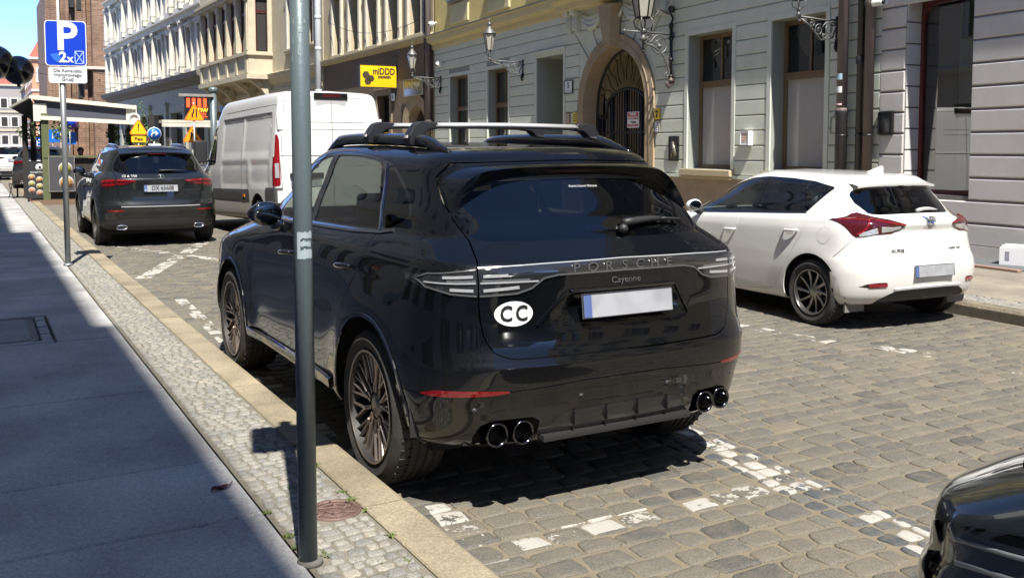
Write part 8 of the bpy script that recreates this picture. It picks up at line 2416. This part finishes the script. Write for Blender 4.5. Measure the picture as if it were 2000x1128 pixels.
for (p, q, r) in (((-.30, -.06, 3.24), (2.62, -.06, 2.98), .085), ((-.06, -.12, 2.62), (2.60, -.12, 2.50), .085), ((-.30, -.04, 3.24), (-.82, 2.6, 3.02), .05)):
 b = MB(); b.tube([p, q], r, 4, smooth=False); b.build("canopy_bar", M_kfab, k)
b = MB(); b.add([(-.30, 0, 3.2), (-.82, 2.6, 3.0), (-.3, 2.6, 2.66), (-.02, 0, 2.60)], [(0, 1, 2, 3)]); b.build("side_cloth", M_kdark, k)
b = MB(); b.add([(-.24, .03, 3.16), (2.5, .03, 2.93), (2.5, .0, 2.56), (-.0, .0, 2.67)], [(0, 1, 2, 3)]); b.build("valance", M_kgrey, k)
for x0, x1 in ((-.24, -.0), (2.36, 2.55)):
 b = MB(); b.box(x0 + .0, x1 + .12, -.02, .02, 2.52, 3.05); b.build("end_cheek", M_kfab, k)
b = MB(); b.box(.0, 3.1, -.12, .35, 1.42, 1.48); b.build("counter_top", M_kgreen, k)
b = MB(); b.box(.12, 3.0, .0, .08, .14, 1.40); b.build("counter_front", M_kdark, k)
b = MB(); b.box(-.4, 2.9, 2.8, 2.9, .14, 1.25); b.build("back_rail", M_kdark, k)
# menu boards (posters with plates of food)
M_food = [mat("food_orange", (.30, .10, .03), .6, var=.9, vscale=14, vcol=(.42, .30, .12)), mat("food_green", (.16, .18, .05), .6, var=.9, vscale=14, vcol=(.42, .34, .14)), mat("food_red", (.28, .08, .05), .6, var=.9, vscale=14, vcol=(.45, .28, .2))]
def dish(e, x, z, r, y, i):
 b = MB(); b.lathe([(r, y - .004), (r, y)], 16, (x, 0, z), 'y'); pl = b.build("plate_print", mat("dish_white", (.42, .41, .39), .5), e)
 b = MB(); b.lathe([(r * .84, y - .007), (r * .84, y - .004)], 10, (x, 0, z), 'y'); b.build("food_print", M_food[i % 3], pl)
e = empty("menu_board", (1.63, 32.0, KZ), R(-4), "black pavement menu board with eight round dishes", "menu board")
b = MB(); b.add([(-.30, 0, .08), (.30, 0, .08), (.30, .16, 1.22), (-.30, .16, 1.22), (-.30, .05, .08), (.30, .05, .08), (.30, .20, 1.22), (-.30, .20, 1.22)], [(0, 1, 2, 3), (7, 6, 5, 4), (0, 4, 5, 1), (1, 5, 6, 2), (2, 6, 7, 3), (3, 7, 4, 0)]); bd = b.build("board", M_black, e)
b = MB(); b.box(-.30, -.26, .0, .4, 0, .1); b.box(.26, .30, .0, .4, 0, .1); b.build("foot", M_iron, e)
def tilt(o): o.matrix_local = Matrix.Translation((0, -.006, .08)) @ Matrix.Rotation(-math.atan(.14), 4, 'X'); return o
t = tilt(bpy.data.objects.new("poster", None)); 
pst = MB(); pst.box(-.28, .28, -.004, 0, .02, 1.12); po = pst.build("poster", mat("poster_black", (.02, .018, .018), .4), e); tilt(po)
bpy.data.objects.remove(t)
for i, (x, z) in enumerate([(-.17, .66), (-.17, .46), (-.17, .26), (.04, .58), (.04, .38), (.04, .18), (.20, .66), (.20, .48), (.21, .27)]): dish(po, x, z, .095 if x < .15 else .075, -.005, i)
b = MB(); b.lathe([(.11, -.009), (.11, -.005)], 18, (.05, 0, .96), 'y'); b.build("round_logo", M_wp, po)
b = MB(); b.box(.02, .09, -.013, -.009, .92, 1.0); b.build("logo_mark", M_black, po)
stext(po, "Georgian Food", .06, M_wp, -.02, .81, -.008)
e = empty("dish_board", (2.28, 31.86, .14), R(-2), "dark menu panel with two dishes under the kiosk counter", "menu board")
b = MB(); b.box(-.36, .36, 0, .04, .25, 1.32); pn = b.build("panel", mat("panel_grey", (.06, .06, .065), .5), e)
b = MB()
for q in (-.36, .345): b.box(q, q + .015, -.006, 0, .25, 1.32)
for q in (.25, 1.305): b.box(-.345, .345, -.006, 0, q, q + .015)
b.build("rim", M_lead, pn)
dish(pn, .10, .95, .20, -.002, 1); dish(pn, .12, .52, .21, -.002, 0)
# plants hanging from the kiosk
M_leaf = mat("kiosk_leaves", (.06, .11, .03), .7, var=.5, vscale=20, vcol=(.12, .17, .05))
def foliage(name, c, rx, rz, n, label, seed, ry=None):
 rg = random.Random(seed); b = MB()
 for q in range(n):
  while True:
   u = Vector((rg.uniform(-1, 1), rg.uniform(-1, 1), rg.uniform(-1, 1)))
   if u.length < 1: break
  p = Vector((c[0] + u.x * rx, c[1] + u.y * (ry or rx), c[2] + u.z * rz)); s = rg.uniform(.04, .085)
  a = Vector((rg.uniform(-1, 1), rg.uniform(-1, 1), rg.uniform(-1, .3))).normalized(); d = a.orthogonal().normalized()
  b.add([p - a * s, p + d * s * .5, p + a * s, p - d * s * .5], [(0, 1, 2, 3)])
 o = b.build(name, M_leaf); tag(o, label, "plant"); return o
for i, (x, y, z, rx, rz, lb) in enumerate(((2.3, 31.9, 2.25, .28, .38, "light green hanging plant beside the olive kiosk post"), (3.85, 32.8, 2.1, .2, .45, "dark hanging plant on the first post behind the counter"), (4.42, 33.1, 2.05, .2, .5, "dark hanging plant on the second post behind the counter"), (4.9, 32.1, 2.05, .22, .5, "dark hanging plant on the kiosk's outer post"), (1.6, 34.3, 2.25, .45, .3, "dark foliage hanging from the kiosk's pavement side"))):
 foliage("hanging_plant", (x, y, z), rx, rz, 150, lb, i + 40)
foliage("climbing_plant", (8.5, 58, 3.0), .55, 1.5, 260, "thin climbing plant on the far palace wall", 77, .3)
b = MB(); b.sphere((4.9, 32.05, 1.95), .12, 5); tag(b.build("flower_basket", mat("flower_pink", (.6, .1, .2), .6)), "pink flowers on the kiosk's outer post", "flowers")
b = MB(); b.lathe([(.17, -.05), (.20, 0), (.17, .05), (.13, .04), (.13, -.04)], 16, (4.38, 31.9, 2.62), 'y', close=True); tag(b.build("cable_reel", M_wp), "white coiled hose at the canopy's right end", "hose")
# table and chair on the pavement
e = empty("cafe_table", (.75, 35.0, KZ), 0, "small dark cafe table at the far left of the pavement", "table")
b = MB(); b.box(-.45, .5, -.35, .35, .72, .76); b.build("table_top", M_kdark, e, bevel=.01)
for x in (-.38, .42):
 for y in (-.28, .28): b = MB(); b.tube([(x, y, 0), (x, y, .72)], .018, 6); b.build("leg", M_iron, e)
e = empty("folding_chair", (1.18, 34.6, KZ), R(15), "black folding chair beside the menu board", "chair")
b = MB(); b.box(-.22, .22, -.2, .2, .44, .47); b.build("seat", M_kdark, e, bevel=.01); b = MB(); b.box(-.22, .22, -.23, -.2, .55, .85); b.build("backrest", M_kdark, e, bevel=.008)
for x in (-.22, .22):
 b = MB(); b.tube([(x, -.26, .86), (x, -.2, .5), (x, .22, 0)], .014, 6); b.build("leg", M_iron, e); b = MB(); b.tube([(x, .18, .45), (x, -.25, 0)], .014, 6); b.build("leg", M_iron, e)
# person serving behind the counter: one skinned body
def person(loc, rz, label):
 e = empty("person", loc, rz, label, "person")
 J = {"pel": (0, 0, .95), "ch": (0, .02, 1.25), "nk": (0, .02, 1.46), "hd": (0, 0, 1.56), "tp": (0, 0, 1.70), "lsh": (-.18, .02, 1.40), "lel": (-.26, -.10, 1.16), "lwr": (-.20, -.34, 1.10), "lha": (-.18, -.42, 1.10), "rsh": (.18, .02, 1.40), "rel": (.25, -.08, 1.15), "rwr": (.14, -.30, 1.12), "rha": (.1, -.38, 1.12), "lh": (-.1, 0, .9), "lk": (-.11, -.02, .5), "la": (-.11, 0, .08), "rh": (.1, 0, .9), "rk": (.11, -.02, .5), "ra": (.11, 0, .08), "lf": (-.11, -.14, .04), "rf": (.11, -.14, .04)}
 Rr = dict(pel=.15, ch=.16, nk=.06, hd=.095, tp=.075, lsh=.07, lel=.045, lwr=.032, lha=.035, rsh=.07, rel=.045, rwr=.032, rha=.035, lh=.1, lk=.065, la=.045, rh=.1, rk=.065, ra=.045, lf=.035, rf=.035)
 E = [("pel", "ch"), ("ch", "nk"), ("nk", "hd"), ("hd", "tp"), ("ch", "lsh"), ("lsh", "lel"), ("lel", "lwr"), ("lwr", "lha"), ("ch", "rsh"), ("rsh", "rel"), ("rel", "rwr"), ("rwr", "rha"), ("pel", "lh"), ("lh", "lk"), ("lk", "la"), ("la", "lf"), ("pel", "rh"), ("rh", "rk"), ("rk", "ra"), ("ra", "rf")]
 ks = list(J)
 me = bpy.data.meshes.new("body"); me.from_pydata([J[q] for q in ks], [(ks.index(a), ks.index(c)) for a, c in E], [])
 o = link("body", me, e)
 sk = o.modifiers.new("s", 'SKIN'); o.modifiers.new("u", 'SUBSURF').levels = 1
 for i, q in enumerate(ks): me.skin_vertices[0].data[i].radius = (Rr[q],) * 2
 me.skin_vertices[0].data[0].use_root = True
 dg = bpy.context.evaluated_depsgraph_get(); m2 = bpy.data.meshes.new_from_object(o.evaluated_get(dg)); o.modifiers.clear(); o.data = m2
 m2.materials.clear()
 for m_ in (mat("skin", (.45, .25, .17), .6), mat("white_shirt", (.7, .7, .68), .8), mat("dark_trousers", (.03, .03, .035), .8)): m2.materials.append(m_)
 for p in m2.polygons:
  c = p.center; p.use_smooth = True
  p.material_index = 2 if c.z < .95 else (1 if (c.z < 1.44 and not (c.y < -.15)) else 0)
 b = MB(); b.sphere((0, .025, 1.64), .105, 8, sz=1.02); b.v = [(x, y if y > -.05 else -.05, z) for x, y, z in b.v]; b.build("hair", mat("brown_hair", (.08, .035, .02), .7), e)
 b = MB(); b.sphere((0, -.10, 1.60), .018, 4); b.build("nose", MATS["skin"], e)
 return e
person((2.92, 33.0, .0), R(5), "person with reddish brown hair in white shirt serving behind the kiosk counter")
# black balloons at the left edge
for i, (px, pz, r, lb) in enumerate(((.30, 2.262, .108, "glossy black ball in front of the coral house, the complete one"), (.15, 2.31, .125, "glossy black ball cut by the left edge of the picture"))):
 e = empty("black_ball", (px, 8.0 - .05 * i, pz), 0, lb, "ball")
 b = MB(); b.sphere((0, 0, 0), r, 16); b.build("ball", mat("ball_gloss", (.006, .006, .007), .18, coat=1), e)
 b = MB(); b.tube([(0, 0, -r * .96), (0, 0, -r * 1.15)], .012, 6); b.build("knot", M_black, e)
e = empty("wall_bracket", (LX, 8.0, 2.5), 0, "dark wall arm that carries the black balls, left of the picture", "bracket")
b = MB(); b.tube([(0, 0, 0), (1.9, 0, .0), (2.5, 0, -.09)], .02, 8); b.build("arm", M_iron, e)
b = MB(); b.box(-.02, .03, -.1, .1, -.2, .2); b.build("wall_plate", M_iron, e)
# utility cover, drain lid, leaf, weeds
e = empty("utility_cover", (0, 0, 0), 0, "square recessed utility cover with rounded frame in the granite slabs", "cover")
x0, x1, y0, y1 = COVER
b = MB(); b.box(x0, x1, y0, y1, -.1, KZ - .035); b.build("pit", mat("pit_dark", (.05, .048, .05), .9), e)
def cover_rr(a0, a1, b0, b1, r, z0, z1, m, nm):
 b = MB(); rrect_mesh(b, a1 - a0, b1 - b0, r, -z1, -z0); b.v = [((a0 + a1) / 2 + x, (b0 + b1) / 2 + z, -y) for x, y, z in b.v]; return b.build(nm, m, e, bevel=.004, seg=1)
cover_rr(x0 + .03, x1 - .11, y0 + .05, y1 - .08, .12, 0, KZ - .012, mat("rust_frame", (.22, .185, .165), .8, var=.4, vscale=14), "frame")
cover_rr(x0 + .08, x1 - .17, y0 + .10, y1 - .12, .09, .01, KZ - .004, granite("cover_slab", (.40, .40, .37), (.30, .30, .28), .2, 2), "lid")
for k_ in range(11):
 b = MB(); yy = y0 + .02 + k_ * .12; b.cbox(x1 - .095, x1 - .01, -.0, .0, 0, 0, 0) if False else b.box(x1 - .095, x1 - .012, yy, yy + .105, 0, KZ - .004 - .004 * (k_ % 3)); b.build("edge_stone", M_slab, e, bevel=.008, seg=1)
e = empty("manhole_cover", (1.325, 3.93, KZ), 0, "small round rusty drain lid set in the mosaic strip", "drain lid")
M_rust = mat("rusty_lid", (.17, .105, .085), .7, metal=.3, var=.5, vscale=25, vcol=(.08, .06, .055))
b = MB(); b.lathe([(.0, -.006), (.105, -.006), (.105, -.03)], 28); b.build("base", M_rust, e)
b = MB(); b.lathe([(.105, -.01), (.105, .002), (.118, .002), (.118, -.02)], 28); b.build("ring", M_rust, e)
for r in (.035, .075): b = MB(); b.tube([(r * math.cos(2 * PI * q / 24), r * math.sin(2 * PI * q / 24), -.004) for q in range(25)], .006, 5); b.build("relief_ring", M_rust, e)
for q in range(6): a = 2 * PI * q / 6; b = MB(); b.tube([(.04 * math.cos(a), .04 * math.sin(a), -.004), (.10 * math.cos(a + .4), .10 * math.sin(a + .4), -.004)], .007, 5); b.build("relief_rib", M_rust, e)
e = empty("dry_leaf", (.94, 4.41, KZ + .004), R(30), "curled dry reddish leaf on the granite slab", "leaf")
vs = []; n = 9
for k_ in range(n):
 u = k_ / (n - 1); w_ = .018 * math.sin(PI * u) + .001
 for q in (-1, 0, 1): vs.append(((u - .5) * .11, q * w_ + .01 * math.sin(6 * u), .004 + .016 * abs(q) * math.sin(PI * u) + .006 * math.sin(9 * u)))
b = MB(); b.add(vs, [(i * 3 + q, i * 3 + q + 1, i * 3 + 4 + q, i * 3 + 3 + q) for i in range(n - 1) for q in (0, 1)], True); b.build("blade", mat("leaf_red", (.10, .035, .03), .7), e)
b = MB(); b.tube([(.055, 0, .004), (.085, .012, .012)], .0025, 5); b.build("stalk", mat("leaf_red", (.1, .03, .03)), e)
b = MB(); rg = random.Random(9)
def tuft(cx, cy, r, n, hmax):
 for q in range(n):
  a = rg.uniform(0, 2 * PI); rr = r * rg.random() ** .6; x, y = cx + rr * math.cos(a), cy + rr * math.sin(a)
  a2 = rg.uniform(0, 2 * PI); ln = rg.uniform(.4, 1) * hmax; w_ = rg.uniform(.002, .005)
  d = Vector((math.cos(a2), math.sin(a2), 0)); sd = Vector((-d.y, d.x, 0)) * w_; p = Vector((x, y, KZ - .008))
  m_ = p + d * ln * .4 + Vector((0, 0, ln * .6)); t_ = p + d * ln * .95 + Vector((0, 0, ln * .55))
  b.add([p - sd, p + sd, m_ + sd, t_, m_ - sd], [(0, 1, 2, 3, 4)])
for (cx, cy, r, n_, hm) in ((1.43, 4.0, .03, 40, .028), (1.42, 4.12, .02, 24, .022), (1.45, 3.86, .02, 18, .02), (1.435, 4.55, .03, 40, .025), (1.44, 4.9, .02, 25, .02), (1.07, 3.75, .03, 34, .022), (1.06, 3.62, .025, 26, .022), (1.15, 3.5, .03, 18, .018), (1.06, 4.05, .02, 25, .02), (1.3, 3.35, .03, 14, .015), (1.21, 3.2, .03, 14, .015), (1.4, 3.3, .02, 14, .018), (1.38, 3.1, .03, 12, .018), (1.24, 4.3, .02, 20, .02), (1.44, 3.55, .02, 20, .025)): tuft(cx, cy, r, n_, hm)
o = b.build("weeds", mat("weed_green", (.085, .125, .035), .7, var=.5, vscale=30, vcol=(.2, .22, .06))); o["kind"] = "stuff"
